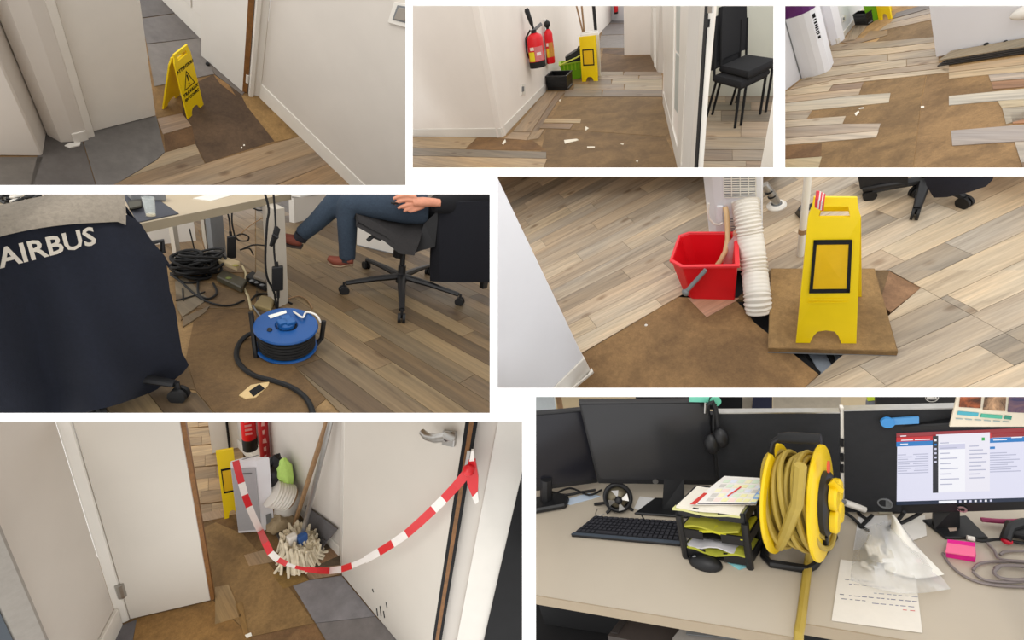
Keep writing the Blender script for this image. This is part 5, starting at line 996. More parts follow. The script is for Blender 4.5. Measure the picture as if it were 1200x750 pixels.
MB().lathe([(rs, 0), (rs, .015), (rs * .8, .03), (rs * .55, .032), (rs * .5, .015)], q, seg=24).build('suction_ring', M['trim'], ts, smooth=True); MB().lathe([(.001, .02), (rs * .5, .02), (rs * .3, .05), (.001, .05)], q, seg=16).build('rubber_cup', M['grey'], ts, smooth=True)
hp = [q + S.up * .04, S.face(904, 226, q), S.face(896, 216, q)]; MB().tube(hp, .03, 10).build('handle', M['steel'], ts, smooth=True)
for f in (.35, .6): MB().tube([hp[0].lerp(hp[2], f), hp[0].lerp(hp[2], f + .06)], .034, 10).build('black_band', M['rubber'], ts)
# swivel chair at the upper edge
feet = [S.g(1071, 256), S.g(1128, 243), S.g(1018, 234), S.g(1072, 230), S.g(1130, 205)]; hub = S.g(1080, 226); t = thing('office_chair', 'black swivel chair base at the upper edge beyond the large sign', 'office chair', hub); star_base(t, hub, feet[:4], .6, .03, .042)
NP5 = lambda x, y, d=0.0: S.face(x, y, near(hub, d))
MB().loft([[NP5(x, y, d) for x, y, d in ((1008, 222, .1), (1064, 217, .12), (1064, 205, -.1), (1005, 205, -.1))], [NP5(x, y, d) for x, y, d in ((1004, 200, .1), (1064, 198, .12), (1064, 195, -.1), (1005, 195, -.1))]]).build('seat', M['fabric'], t, color=(40, 38, 38))
G = [[NP5(1082 + (x - 1082), y, d) for x, y, d in r] for r in ([(1086, 200, .2), (1110, 200, .22), (1135, 200, .22), (1160, 200, .15)], [(1090, 212, .2), (1110, 212, .23), (1135, 210, .22), (1158, 206, .15)], [(1098, 226, .18), (1112, 225, .2), (1132, 220, .2), (1150, 213, .13)])]
MB().sheet(G, .04).build('hanging_coat', M['fabric'], t, smooth=True, color=(26, 26, 36))
MB().tube([NP5(1062, 214, .1), NP5(1035, 218, .12), NP5(1012, 222, .1)], .02, 8).build('armrest', M['black'], t, smooth=True)
# ======== set 6: taped-off doorway with cooler, mop and fire extinguishers =================
S = ST[6]
fl = floor_slab([(90, 830), (560, 830), (560, 700), (400, 560), (300, 470), (210, 470), (90, 700)], (118, 92, 58), label='stained chipboard subfloor of the taped-off doorway')
ayc = math.atan2(*(S.g(343, 686.5) - S.g(383.5, 749.5)).yx); axc = math.atan2(*(S.g(368.5, 730) - S.g(295, 746.5)).yx)
BO = lambda P, c, th=.003, z=0: px_piece(fl, 'board', P, M['chip'], c, th, z)
BO([(253, 612), (285, 626), (340, 690), (368, 730), (294, 746), (250, 700), (238, 618)], (142, 114, 74)); BO([(160, 725), (250, 704), (294, 746.6), (300, 790), (150, 790)], (146, 112, 66)); BO([(294.5, 746.8), (369, 730.5), (400, 790), (302, 790)], (128, 98, 66)); BO([(236, 606), (268, 606), (285, 625), (252, 611.5)], (116, 88, 54), .004)
BO([(318, 672), (346, 666), (362, 680), (343, 686), (332, 690)], (140, 112, 62), .004); BO([(322, 618), (345, 600), (398, 650), (400, 674), (346, 664)], (96, 84, 70), .004)
for P, c in (([(343.5, 686.5), (362, 680), (400, 674.5), (440, 722), (370, 730)], (124, 122, 126)), ([(370.5, 730.6), (440, 722.5), (520, 800), (412, 800)], (112, 108, 108)), ([(128, 790), (139, 734), (160, 726), (148, 790)], (100, 98, 102)), ([(322, 622), (345, 618), (352, 632), (330, 640)], (86, 84, 84))):
    px_piece(fl, 'tile', P, M['tile'], c, .008)
for P, c in (([(286, 650.5), (318, 642), (329, 656.5), (292, 663)], (172, 146, 114)), ([(357, 668), (398, 662), (400, 672.5), (363, 679)], (176, 148, 120)), ([(366, 650), (394, 640), (399, 650), (372, 662)], (158, 128, 100)), ([(252, 688), (268, 685), (283, 722), (252, 731)], (168, 140, 98)), ([(276, 708), (284, 706), (291, 742), (286, 746)], (150, 118, 70)), ([(263, 606), (238, 611), (236, 602), (258, 597)], (176, 150, 122))):
    px_piece(fl, 'plank', P, M['plank'], c, .006, .003, ayc)
px_piece(fl, 'paint_chip', [(287, 744), (294, 741), (295, 744), (289, 747)], M['paper'], (240, 236, 224), .012, .004)
# far oak floor beyond the door
a1 = math.atan2(*(S.g(262, 540) - S.g(230, 546)).yx)
for k, (y0, y1) in enumerate(((470, 500), (500.5, 511), (511.5, 521), (521.5, 533), (533.5, 546), (546.5, 560), (560.5, 575), (575.5, 590), (590.5, 607))):
    xl = 217 + (y0 - 494) * .16; m = 232 + (k * 13) % 22
    px_piece(fl, 'plank', [(xl - 8, y1 + 2), (m, y1), (m, y0), (xl - 8, y0 + 2)], M['plank'], (196 - (k % 3) * 16, 168 - (k % 3) * 14, 128 - (k % 3) * 10), .008, 0, a1); px_piece(fl, 'plank', [(m + .4, y1), (285, y1 - 6), (285, y0 - 6), (m + .4, y0)], M['plank'], (188 - (k % 2) * 22, 160 - (k % 2) * 20, 122 - (k % 2) * 16), .008, 0, a1)
# left wall, jamb, door leaf
w0 = S.g(139, 733); w1 = S.g(118, 775); struct(wall_quad(w0, w0 + (w1 - w0) * 2.2, 5, .1, away(w0, w1)).build('wall_left', M['wall']), 'large off-white wall on the left of the taped doorway')
dw = (w1 - w0).normalized(); nw = Vector((dw.y, -dw.x, 0)); nw = nw if nw.dot(S.eye - w0) > 0 else -nw
struct(MB().prism([w0, w0 + dw * 1.2, w0 + dw * 1.2 + nw * .03, w0 + nw * .03], (0, 0, S.h(w0, 135, 713))).build('baseboard_left', M['trim'], bev=.006), 'white baseboard at the foot of the left wall')
j0, j1 = S.g(139, 733), S.g(152, 727.5); struct(wall_quad(j0, j1, 5, .15, away(j0, j1)).build('trim_12', M['trim'], bev=.008), 'white door jamb beside the large left wall')
d0, d1 = S.g(152.5, 727.3), S.g(247, 705); dr = struct(wall_quad(d0, d1, 4.5, .06, away(d0, d1), .015).build('door_5', M['doorp'], bev=.005), 'white door leaf with brown edge on the left of the taped doorway')
e0, e1 = S.g(247, 705), S.g(251.5, 703.5); wall_quad(e0, e1, 4.5, .06, away(e0, e1), .015).build('door_edge', M['brownedge'], dr)
hz = S.h(j1, 143, 692); MB().tube([Vector((j1.x, j1.y, hz - .06)) - nw * 0, Vector((j1.x, j1.y, hz + .08))], .028, 10).build('hinge', M['steel'], dr)
# grey frame and dark glass at the lower left corner
g0, g1 = S.g(66, 792), S.g(38, 840); q0 = S.face(60, 750, S.g(66, 792)); c0 = S.at(58, 752, math.hypot(*S.g(139, 733).xy) * .82); n0 = Vector((c0.x, c0.y, 0)); rt = Vector((n0.y, -n0.x, 0)).normalized() * 1
gb = Vector((c0.x, c0.y, 0)); lf = -rt
struct(MB().prism([gb, gb + lf * .11, gb + lf * .11 + n0.normalized() * .1, gb + n0.normalized() * .1], (0, 0, S.h(gb, -10, 590) + .6)).build('trim_13', M['matt'], color=(146, 140, 132), bev=.01), 'grey window frame at the lower left corner')
struct(MB().prism([gb + lf * .11, gb + lf * 1.2, gb + lf * 1.2 + n0.normalized() * .04, gb + lf * .11 + n0.normalized() * .04], (0, 0, 4)).build('window_3', M['plastic'], color=(62, 70, 78)), 'dark blue glass pane at the lower left corner')
# right corridor wall with baseboard and corner
r0, r1 = S.g(345, 594), S.g(398, 651); rA = r0 + (r0 - r1) * 1.6; wall_with_base('wall_right', rA, r1, 5, S.h(r1, 397.5, 640), M['wall'], label='off-white wall behind the mop and the fire extinguishers', blabel='white baseboard behind the mop')
dr_ = (r1 - r0).normalized(); nR6 = Vector((dr_.y, -dr_.x, 0)); nR6 = nR6 if nR6.dot(S.eye - r0) > 0 else -nR6; W6 = S.skin(r0, r1, nR6)
struct(wall_quad(r1, S.g(401, 675), 5, .1, away(r1, S.g(401, 675))).build('trim_14', M['trim']), 'white jamb at the corner beside the open right door')
# open right door leaf with handle, brown and black edge, wall and black strip
d0, d1 = S.g(401, 675), S.g(464, 751); dd = (d1 - d0); de = d0 + dd * ((d1 - d0).length and 1.62)
e0 = S.g(508, 757); e0 = S.wall(508, 750, d0, d1); E0 = Vector((e0.x, e0.y, 0))
dr = struct(wall_quad(d0, E0, 4.6, .06, away(d0, d1), .015).build('door_6', M['doorp'], bev=.004), 'open white door leaf with steel handle on the right')
u = (d1 - d0).normalized(); nD = Vector((u.y, -u.x, 0)); nD = nD if nD.dot(S.eye - d0) > 0 else -nD; W = S.skin(d0, d1, nD)
vd = Vector((E0.x, E0.y, 0)).normalized(); rt = Vector((vd.y, -vd.x, 0))
def post(px0, px1, y, base, mat, nm, lab=None, parent=None, color=None, off=0.0, z1=4.6):
    b = Vector((base.x, base.y, 0)) - vd * off; P0, P1 = S.face(px0, y, b), S.face(px1, y, b); P0.z = P1.z = 0; o = MB().prism([P0, P1, P1 + vd * .06, P0 + vd * .06], (0, 0, z1)).build(nm, mat, parent, color=color); return o if parent else struct(o, lab)
post(507, 510.5, 748, E0, M['blackmat'], 'door_seal', parent=dr); post(510.5, 514.5, 748, E0, M['brownedge'], 'door_edge', parent=dr); post(514.5, 518, 748, E0, M['blackmat'], 'door_seal', parent=dr)
post(518, 536, 748, E0, M['wall'], 'wall_reveal', 'grey shaded wall reveal right of the door edge', off=-.05); post(536, 568, 748, E0, M['trim'], 'trim_15', 'white frame between the reveal and the black strip', off=-.02); post(568, 680, 748, E0, M['blackmat'], 'wall_black', 'black surface at the right edge of the taped doorway', off=0)
# lever handle
def plate6(nm, pts, th, mat, off=0.0, parent=dr, color=None): return MB().prism([W(x, y, off) for x, y in pts], nD * th).build(nm, mat, parent, color=color, bev=.004)
hp = plate6('handle_plate', [(521, 503), (536, 505), (534, 523), (520, 520)], .02, M['steel'])
MB().tube([W(528, 512, .02), W(527.5, 511.5, .07), W(523, 512, .09), W(510, 514, .09), W(500, 511.5, .09), W(494.5, 506, .085)], [.03, .028, .028, .026, .024, .02], 10).build('lever', M['steel'], hp, smooth=True)
MB().prism([W(548, 528, 0), W(552, 528, 0), W(549, 546, 0), W(545, 546, 0)], nD * .004).build('lock_plate', M['steel'], dr)
for x, y, l in ((441, 713, 9), (445, 710, 12), (449, 716, 8), (452, 706, 7), (436, 690, 4)): MB().prism([W(x, y, .0), W(x + 1, y, .0), W(x + 2.2, y + l, .0), W(x + 1.2, y + l, .0)], nD * .002).build('scuff_mark', M['blackmat'], dr)
# fire extinguishers on the wall
def ext6(label, px, y1, wpx, off, slim):
    c = W6(px, y1, off); w = (S.face(px + wpx / 2, y1, c) - S.face(px - wpx / 2, y1, c)).length / 2; c = W6(px, y1, w * 1.1 + .01); zb = S.h(c, px, y1); w = (S.face(px + wpx / 2, y1, c) - S.face(px - wpx / 2, y1, c)).length / 2; t = thing('fire_extinguisher', label, 'fire extinguisher', (c.x, c.y, zb), 'wall-mounted fire extinguishers'); P = lambda z: Vector((c.x, c.y, zb + z))
    MB().lathe([(w * .9, 0), (w, .02), (w, 1.1), (w * .6, 1.25), (w * .3, 1.3)], P(0), seg=18).build('cylinder', M['red'] if not slim else plain('dark_red', (168, 26, 30), .45), t, smooth=True)
    tv = S.eye - P(0); tv.z = 0; tv.normalize(); r_ = Vector((-tv.y, tv.x, 0))
    if not slim: MB().lathe([(w * 1.02, -.005), (w * 1.04, .14), (w, .15)], P(0), seg=18).build('base_ring', M['rubber'], t, smooth=True)
    mb = MB()
    if slim:
        for k in range(7): z = .1 + k * .11; MB().prism([P(z) + tv * w * 1.02 - r_ * w * (.3 - .1 * (k % 2)), P(z) + tv * w * 1.02 + r_ * w * (.1 + .2 * (k % 3)), P(z + .06) + tv * w * 1.02 + r_ * w * .3, P(z + .05) + tv * w * 1.02 - r_ * w * .2], tv * .004).build('printed_mark', M['paper'], t, color=(206, 150, 140))
    else:
        for k in range(4): z = .24 + k * .055; mb.prism([P(z) + tv * w * 1.01 - r_ * w * .5, P(z) + tv * w * 1.01 + r_ * w * .4, P(z + .025) + tv * w * 1.01 + r_ * w * .4, P(z + .025) + tv * w * 1.01 - r_ * w * .5], tv * .006)
        mb.build('printed_label', M['paper'], t, color=(222, 150, 150))
ext6('stout red fire extinguisher with black base above the taped white cooler', 293.5, 525, 17, .14, False); ext6('tall dark red fire extinguisher with pale marks above the taped white cooler', 311.5, 543, 11.5, .1, True)
# far white wall piece with a dark joint
p0, p1 = S.g(252, 533), S.g(300, 560); struct(wall_quad(S.g(249, 532), S.g(292, 522), 4, .06, away(S.g(249, 532), S.g(292, 522))).build('wall_far', M['trim']), 'white panels far behind the taped cooler')
pm = S.wall(268, 515, S.g(249, 532), S.g(292, 522)); vv = Vector((pm.x, pm.y, 0)).normalized(); MB().box(Vector((pm.x, pm.y, 1.5)) - vv * .02, (.02, .02, 3)).build('panel_joint', M['blackmat'], [o for o in bpy.data.objects if o.get('label') == 'white panels far behind the taped cooler'][0])
# yellow sign behind the cooler
B0, B1 = S.g(263.5, 607.5), S.g(283, 603); bk = Vector((B0.x, B0.y, 0)).normalized(); T0 = B0 + bk * .16; T0.z = S.h(T0, 256, 528); T1 = T0 + (B1 - B0); floor_sign('yellow folding floor sign half hidden behind the white cooler with barrier tape', B0, B1, B0 + bk * .4, B1 + bk * .4, T0, T1, 'frame', 'yellow folding floor signs', slot=False, bv=(.38, .74))
# white cooler
K = [S.g(277, 626.5), S.g(308, 624), S.g(324, 618)]; K.append(K[0] + (K[2] - K[1])); H = S.h(K[1], 306, 537); c = sum(K, Vector()) / 4
t = thing('portable_cooler', 'white portable air conditioner with grey front and hose stub wrapped by barrier tape', 'air conditioner', c)
MB().loft([[p for p in K], [p + S.up * H * .96 for p in K], [c + (p - c) * .93 + S.up * H for p in K]]).build('housing', M['wallcool'], t, bev=.02)
nF = (K[1] - K[0]).cross(S.up).normalized(); WF = S.skin(K[0], K[1], nF); nS = (K[2] - K[1]).cross(S.up).normalized(); WSd = S.skin(K[1], K[2], nS)
MB().prism([K[0].lerp(K[1], .1) + S.up * H * .06, K[0].lerp(K[1], .96) + S.up * H * .06, K[0].lerp(K[1], .96) + S.up * H * .9, K[0].lerp(K[1], .1) + S.up * H * .9], nF * .012).build('front_panel', M['plastic'], t, color=(172, 172, 176), bev=.004)
MB().prism([K[0].lerp(K[1], .42) + S.up * H * .83, K[0].lerp(K[1], .82) + S.up * H * .83, K[0].lerp(K[1], .82) + S.up * H * .845, K[0].lerp(K[1], .42) + S.up * H * .845], nF * .018).build('nameplate', M['grey'], t)
MB().prism([K[0].lerp(K[1], .5) + S.up * (H + .002), K[0].lerp(K[1], .56) + S.up * (H + .002), K[3].lerp(K[2], .56) + S.up * (H + .002), K[3].lerp(K[2], .5) + S.up * (H + .002)], S.up * .006).build('lid_joint', M['grey'], t)
MB().prism([K[1].lerp(K[2], .3) + S.up * H * .10, K[1].lerp(K[2], .7) + S.up * H * .10, K[1].lerp(K[2], .7) + S.up * H * .24, K[1].lerp(K[2], .3) + S.up * H * .24], nS * .01).build('side_vent', M['grey'], t, bev=.004)
h0 = WSd(318, 578, .0); h1 = S.face(338, 583, K[2]); r6 = (S.face(330, 592, K[2]) - S.face(330, 572, K[2])).length / 2
Q = [h0.lerp(h1, i / 24) for i in range(25)]; MB().tube(Q, [r6 * (1.12 - .0 * i) * (1 + .035 * math.sin(i * 1.6)) for i in range(25)], 18).build('hose_stub', M['trim'], t, smooth=True)
MB().tube([h1, h1.lerp(h1 + (h1 - h0), .16)], r6 * .95, 18).build('tape_ring', M['wood'], t, smooth=True)
h2 = S.face(337, 591, near(K[2], -.1)); MB().lathe([(r6 * .9, -.12), (r6 * 1.0, -.06), (r6 * 1.02, .0), (r6 * .9, .12), (r6 * .5, .16)], h2, ax=(.3, .1, .9), seg=18).build('hose_elbow', M['white'], t, smooth=True)
# bags and cloth behind
def lump(nm, lab, cat, c, r, mat, color, seed, k=.25, nmpart=None):
    mb = MB(); mb.ball(Vector(), 1.0, 20); sd = Vector((seed, seed * 1.7, 3.1)); mb.v = [V3(c) + Vector((v.x * r[0], v.y * r[1], v.z * r[2])) * (1 + k * noise.noise(v * 2.2 + sd) + k * .5 * noise.noise(v * 5 + sd)) for v in mb.v]; return tag(mb.build(nm, mat, smooth=True, color=color), lab, cat)
b1 = W6(322, 558, .16); lump('black_bag', 'crumpled black bag behind the taped white cooler', 'bag', b1, (.15, .13, .23), M['plastic'], (24, 24, 28), 2.0, .35)
b2 = W6(334, 560, .11); lump('green_cloth', 'neon green cloth peeking out behind the black bag', 'cloth', b2, (.08, .08, .24), M['matt'], (190, 226, 120), 5.0)
b3 = S.g(329, 617); lump('floor_cloth', 'small beige rag on the floor beside the white cooler', 'rag', b3 + S.up * .07, (.13, .11, .09), M['matt'], (158, 140, 110), 8.0, .4)
# broom handles and mop
mh = S.g(352, 652)
t = thing('cotton_mop', 'cream cotton string mop with grey handle leaning on the wall', 'mop', mh); rnd = random.Random(3)
a = W6(387.5, 480, .06); b = S.g(344, 618); tag(MB().tube([a, b], .022, 8).build('broom_handle', M['wood'], smooth=True), 'brown wooden broom handle leaning over the mop', 'broom handle')
MB().tube([W6(391, 480, .06), S.face(352, 636, mh)], .022, 8).build('mop_handle', M['steel'], t, smooth=True)
cm = mh + S.up * .16
MB().ball(cm - S.up * .03, (.17, .16, .13), 14).build('mop_core', plain('cream_cotton', (196, 184, 156), .95, var=.2, scale=30), t, smooth=True)
cot = plain('cotton_strand', (222, 211, 186), .95, var=.14, scale=20); ux6 = (S.face(372, 650, mh) - S.face(352, 650, mh)).normalized(); uy6 = Vector((-ux6.y, ux6.x, 0))
for k in range(150):
    a = rnd.uniform(0, 2 * PI); L = rnd.uniform(.10, .22); w_ = .12 * rnd.random(); d_ = (ux6 * math.cos(a) + uy6 * math.sin(a)); p0 = cm + d_ * w_ + S.up * .04; sd = Vector((-d_.y, d_.x, 0)) * rnd.uniform(-.1, .1)
    MB().tube([p0, p0 + d_ * L * .4 + S.up * rnd.uniform(.02, .1) + sd * .4, cm + d_ * L * .85 + S.up * rnd.uniform(-.08, .03) + sd, Vector((*(cm + d_ * L + sd * 1.6).xy, .02))], .0125, 6).build('mop_strand', cot, t, smooth=True)
cl = S.face(354, 634, near(mh, .05)); MB().box(cl, (.09, .06, .17), bev=.012).build('clamp', M['plastic'], t, color=(46, 84, 142)); MB().box(cl - ux6 * .09, (.08, .06, .15), bev=.012).build('clamp', M['trim'], t)
# curled slate vinyl sheet against the wall
t = thing('vinyl_sheet', 'dark slate vinyl sheet curling up against the wall behind the mop', 'vinyl sheet', S.g(375, 636)); G = []
for i in range(8):
    v = i / 7; a = W6(358 + 37 * v, 593 + 27 * v, .03); b = S.g(352 + 22 * v, 628 + 20 * v, .015); G.append([a.lerp(b, f) + S.up * (-.10 * math.sin(PI * f)) * (1 if True else 0) + Vector((0, 0, .12 * math.sin(PI * f) * v)) for f in [j / 8 for j in range(9)]])
for r_ in G:
    for p in r_: p.z = max(p.z, .012)
MB().sheet(G, .012).build('sheet', M['tile'], t, smooth=True, color=(96, 94, 96))
G2 = [[p + S.up * .03 - (p - S.eye).normalized() * .02 for p in r_[5:]] for r_ in G[4:]]; MB().sheet(G2, .01).build('curled_edge', M['tile'], t, smooth=True, color=(70, 69, 72))
# barrier tape
t = thing('barrier_tape', 'red and white barrier tape sagging from the cooler to the right door', 'tape', S.g(345, 664))
def dist(p): return math.hypot(p.x, p.y)
dA = dist(K[1]) - .12; dM = dist(mh) - .35; dD = dist(W(480, 620, .1)); TP = [(276, 540, dA), (279, 552, dA - .04), (283, 566, dA - .05), (287, 580, dA - .06), (292, 594, dA - .06), (298, 608, dA - .06), (305, 622, dA - .08), (311, 636, dM + .1), (317, 648, dM + .05), (326, 656, dM), (336, 661, dM - .05), (346, 664.5, dM - .05), (358, 667, dM - .05), (372, 668.5, dM - .05), (386, 669, dM), (400, 667, dist(W(402, 667, .16))), (412, 663, dist(W(412, 663, .16))), (428, 656, dist(W(428, 656, .15))), (444, 647, dist(W(444, 647, .15))), (460, 637, dist(W(460, 637, .15))), (476, 626, dist(W(476, 626, .15))), (492, 612, dist(W(492, 612, .14))), (508, 597, dist(W(508, 597, .12))), (520, 585, dist(W(520, 585, .1))), (534, 570, dist(W(534, 570, .08))), (549, 552, dist(W(547, 552, .08)))]
PT = [S.at(*q) for q in TP]; RED = (206, 38, 44); WHT = (232, 226, 220)
seq = (1, 1, 0, 1, 0, 0, 1, 1, 0, 1, 0, 1, 1, 1, 0, 1, 0, 0, 1, 0, 1, 1, 0, 1, 1); wid = .026
for i in range(len(PT) - 1):
    a, b = PT[i], PT[i + 1]; tw = .35 + .65 * abs(math.cos(i * .45)) if 8 <= i <= 16 else 1.0
    vn = ((a + b) / 2 - S.eye).normalized(); sd = (b - a).cross(vn).normalized() * wid * tw; a0 = PT[i - 1] if i else a; sa = (b - a0).cross(vn).normalized() * wid * tw; b1 = PT[i + 2] if i + 2 < len(PT) else b; sb = (b1 - a).cross(vn).normalized() * wid * tw
    MB().prism([a - sa, a + sa, b + sb, b - sb], vn * .003).build('tape_section', M['plastic'], t, color=RED if seq[i] else WHT)
kb_ = W(547, 550, .09); tl = thing('tape_tail', 'red and white tape tail hanging from the knot on the right door edge', 'tape', kb_)
dk_ = dist(kb_) - .02; F6 = lambda x, y, o=0: S.at(x, y, dk_ - o)
for P, c_ in (([(552, 529), (555, 529), (556, 541), (550, 541)], WHT), ([(549, 541), (557, 540), (560.5, 560), (560, 575), (554, 583), (548, 570), (546, 555)], RED), ([(553, 583), (560, 576), (561, 588), (557, 591)], WHT)):
    MB().prism([F6(x, y) for x, y in P], Vector((kb_.x, kb_.y, 0)).normalized() * .02).build('tape_section', M['plastic'], tl, color=c_)
MB().ball(F6(549, 551, .02), (.035, .035, .03), 10).build('knot', M['plastic'], tl, smooth=True, color=RED)
# ======== set 7: desk with monitors, yellow reel, letter tray and papers ===================
S = ST[7]
G7 = lambda x, y, z=.0015: S.g(x, y, z)
lam = plain('beech_laminate', (184, 173, 156), .38, var=.03, scale=3); edg = plain('laminate_edge', (158, 142, 118), .5, var=.04)
def desk(label, P, front):
    P = [Vector((p.x, p.y, 0)) for p in P]; front = [Vector((p.x, p.y, 0)) for p in front]
    t = thing('desk', label, 'desk', sum(P, Vector()) / len(P)); MB().prism(P, (0, 0, -.045)).build('worktop', lam, t)
    a, b = front; n = (b - a).cross(S.up).normalized(); n = n if n.dot(S.eye - a) > 0 else -n; MB().prism([a + S.up * .001, b + S.up * .001, b - S.up * .046, a - S.up * .046], n * .004).build('edge_band', edg, t); return t
t = desk('pale desk on the left carrying keyboard, letter tray and yellow reel', [G7(612, 694.5), G7(932, 746.7), G7(938, 690), G7(957, 570), G7(612, 556)], (G7(612, 694.5), G7(932, 746.7)))
L1 = G7(640, 640, -.05); MB().box(G7(700, 640, -.5), (.08, .6, .9)).build('desk_leg', M['blackmat'], t)
t = desk('pale desk on the right carrying the lit monitor and papers', [G7(935.5, 729), G7(1056, 748.5), G7(1290, 790), G7(1290, 560), G7(958.5, 570), G7(940, 690)], (G7(935.5, 729), G7(1290, 787)))
# darkness below the desks put into the black colour of floor and panel
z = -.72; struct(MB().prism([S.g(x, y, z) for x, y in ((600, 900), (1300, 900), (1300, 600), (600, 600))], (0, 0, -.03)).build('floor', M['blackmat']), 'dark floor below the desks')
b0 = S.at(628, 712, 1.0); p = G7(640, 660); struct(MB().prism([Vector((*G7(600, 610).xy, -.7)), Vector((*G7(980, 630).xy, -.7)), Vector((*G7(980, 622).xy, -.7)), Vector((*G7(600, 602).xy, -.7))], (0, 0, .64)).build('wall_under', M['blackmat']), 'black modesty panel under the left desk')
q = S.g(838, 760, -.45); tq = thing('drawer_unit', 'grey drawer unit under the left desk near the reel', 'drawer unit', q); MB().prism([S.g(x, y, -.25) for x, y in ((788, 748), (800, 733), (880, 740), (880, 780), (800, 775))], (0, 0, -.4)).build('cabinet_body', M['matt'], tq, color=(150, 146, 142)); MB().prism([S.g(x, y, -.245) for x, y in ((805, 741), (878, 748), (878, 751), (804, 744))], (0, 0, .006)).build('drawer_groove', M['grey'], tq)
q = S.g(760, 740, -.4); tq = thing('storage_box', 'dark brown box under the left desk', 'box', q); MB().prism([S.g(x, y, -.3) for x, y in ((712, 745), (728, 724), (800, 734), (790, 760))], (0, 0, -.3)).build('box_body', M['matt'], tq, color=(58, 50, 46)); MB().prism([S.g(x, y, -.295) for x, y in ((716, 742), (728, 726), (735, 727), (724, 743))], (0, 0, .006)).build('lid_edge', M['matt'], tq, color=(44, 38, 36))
# partition screens behind the monitors
def stand_quad(px, base, th=.03, zmin=-9.0):
    v = Vector((base.x, base.y, 0)).normalized(); P = [S.face(x, y, base) for x, y in px]; P = [Vector((p.x, p.y, max(p.z, zmin))) for p in P]; return MB().prism(P, v * th)
fab = plain('charcoal_screen', (37, 38, 41), .85, var=.1, scale=40)
pb = G7(900, 592)
for px, lab in (([(838, 485), (984.5, 484.5), (985, 600), (838, 600)], 'charcoal desk screen behind the yellow reel'), ([(989, 482), (1130, 479), (1130, 600), (990, 600)], 'charcoal desk screen behind the lit monitor')):
    tt = thing('desk_screen', lab, 'desk screen', S.face(px[2][0], 598, pb)); stand_quad(px, pb, .03, .003).build('screen_panel', fab, tt); stand_quad([(px[0][0], px[0][1] - 1.4), (px[1][0], px[1][1] - 1.4), px[1], px[0]], near(pb, .004)).build('top_rail', M['steel'], tt)
tt = thing('desk_screen', 'charcoal desk screen hidden behind the two black monitors', 'desk screen', S.face(700, 580, pb)); stand_quad([(620, 487), (836, 486), (836, 590), (620, 590)], near(pb, -.1), .03, .003).build('screen_panel', fab, tt)
po = thing('screen_post', 'slim white post with dark slots between the two charcoal screens', 'post', S.face(987, 598, pb)); stand_quad([(984.8, 478), (988.8, 478), (989.6, 600), (985.3, 600)], near(pb, -.004), .02, .003).build('post_profile', M['trim'], po)
for y in (515, 532, 545): stand_quad([(985.4, y), (988.8, y), (989, y + 9), (985.6, y + 9)], near(pb, .004), .006).build('post_slot', M['blackmat'], po)
# background wall and things above the screens
bw = near(pb, -1.6)
wl = struct(stand_quad([(600, 440), (1290, 440), (1290, 620), (600, 620)], bw, .1).build('wall_back', plain('beige_wall', (206, 186, 150), .8, var=.03)), 'beige wall behind the desk screens')
F = lambda px, d, nm, mat, lab=None, cat=None, color=None, th=.02, parent=None, bev=0: (lambda o: tag(o, lab, cat) if lab else o)(stand_quad(px, near(pb, d), th).build(nm, mat, parent, color=color, bev=bev))
F([(620, 455), (648, 455), (652, 490), (620, 490)], -1.4, 'white_board', M['paper'], 'pale blue board at the upper left above the monitors', 'board', (206, 216, 222)); F([(650, 455), (655, 455), (661, 490), (655, 490)], -1.3, 'wooden_post', M['wood'], 'brown wooden post next to the pale blue board', 'post')
F([(744, 455), (870, 455), (870, 480), (746, 480)], -.6, 'rear_monitor', M['black'], 'black monitor back above the second monitor', 'monitor'); F([(864, 460), (884, 457), (879, 486), (866, 486)], -.7, 'fabric_bag', M['matt'], 'pale fabric bag above the middle screen', 'bag', (176, 166, 150)); F([(884, 458), (905, 464), (905, 486), (880, 486)], -.65, 'dark_folder', M['matt'], 'dark blue folder above the middle screen', 'folder', (40, 42, 62)); F([(906, 455), (985, 455), (985, 486), (906, 486)], -1.2, 'beige_cupboard', M['matt'], 'beige cupboard front above the yellow reel', 'cupboard', (192, 180, 160))
tm = thing('rear_monitor', 'black monitor back with round white maker badge above the right screen', 'monitor', S.face(1073, 484, near(pb, -.5))); dM_ = -.5; NB = lambda x, y, d=0: S.face(x, y, near(pb, dM_ + d)); stand_quad([(1027, 455), (1122, 455), (1116, 486), (1027, 484)], near(pb, dM_)).build('back_cover', M['black'], tm)
cb_ = NB(1092, 466, .002); rb_ = (NB(1099.5, 466) - NB(1092, 466)).length; xv = (NB(1099.5, 466) - NB(1092, 466)).normalized(); MB().tube([cb_ + (xv * math.cos(a) + S.up * math.sin(a)) * rb_ for a in [i * PI / 16 for i in range(32)]], rb_ * .07, 6, closed=True).build('badge_ring', M['trim'], tm); MB().text('DELL', rb_ * .72, cb_ - S.up * rb_ * .22, xv, S.up, lift=.004, bold=.002).build('badge_lettering', M['trim'], tm)
F([(1077, 480), (1090, 479), (1092, 484), (1077, 484)], -.3, 'white_clip', M['trim'], 'small white clip on top of the right screen', 'clip'); F([(1016, 462), (1027, 462), (1027, 469), (1017, 470)], -.6, 'neon_note', M['paper'], 'neon yellow note left of the badge monitor', 'note', (214, 232, 60)); F([(1016, 471), (1027, 470), (1027, 483), (1015, 484)], -.6, 'grey_jacket', M['matt'], 'grey garment left of the badge monitor', 'garment', (120, 122, 130))
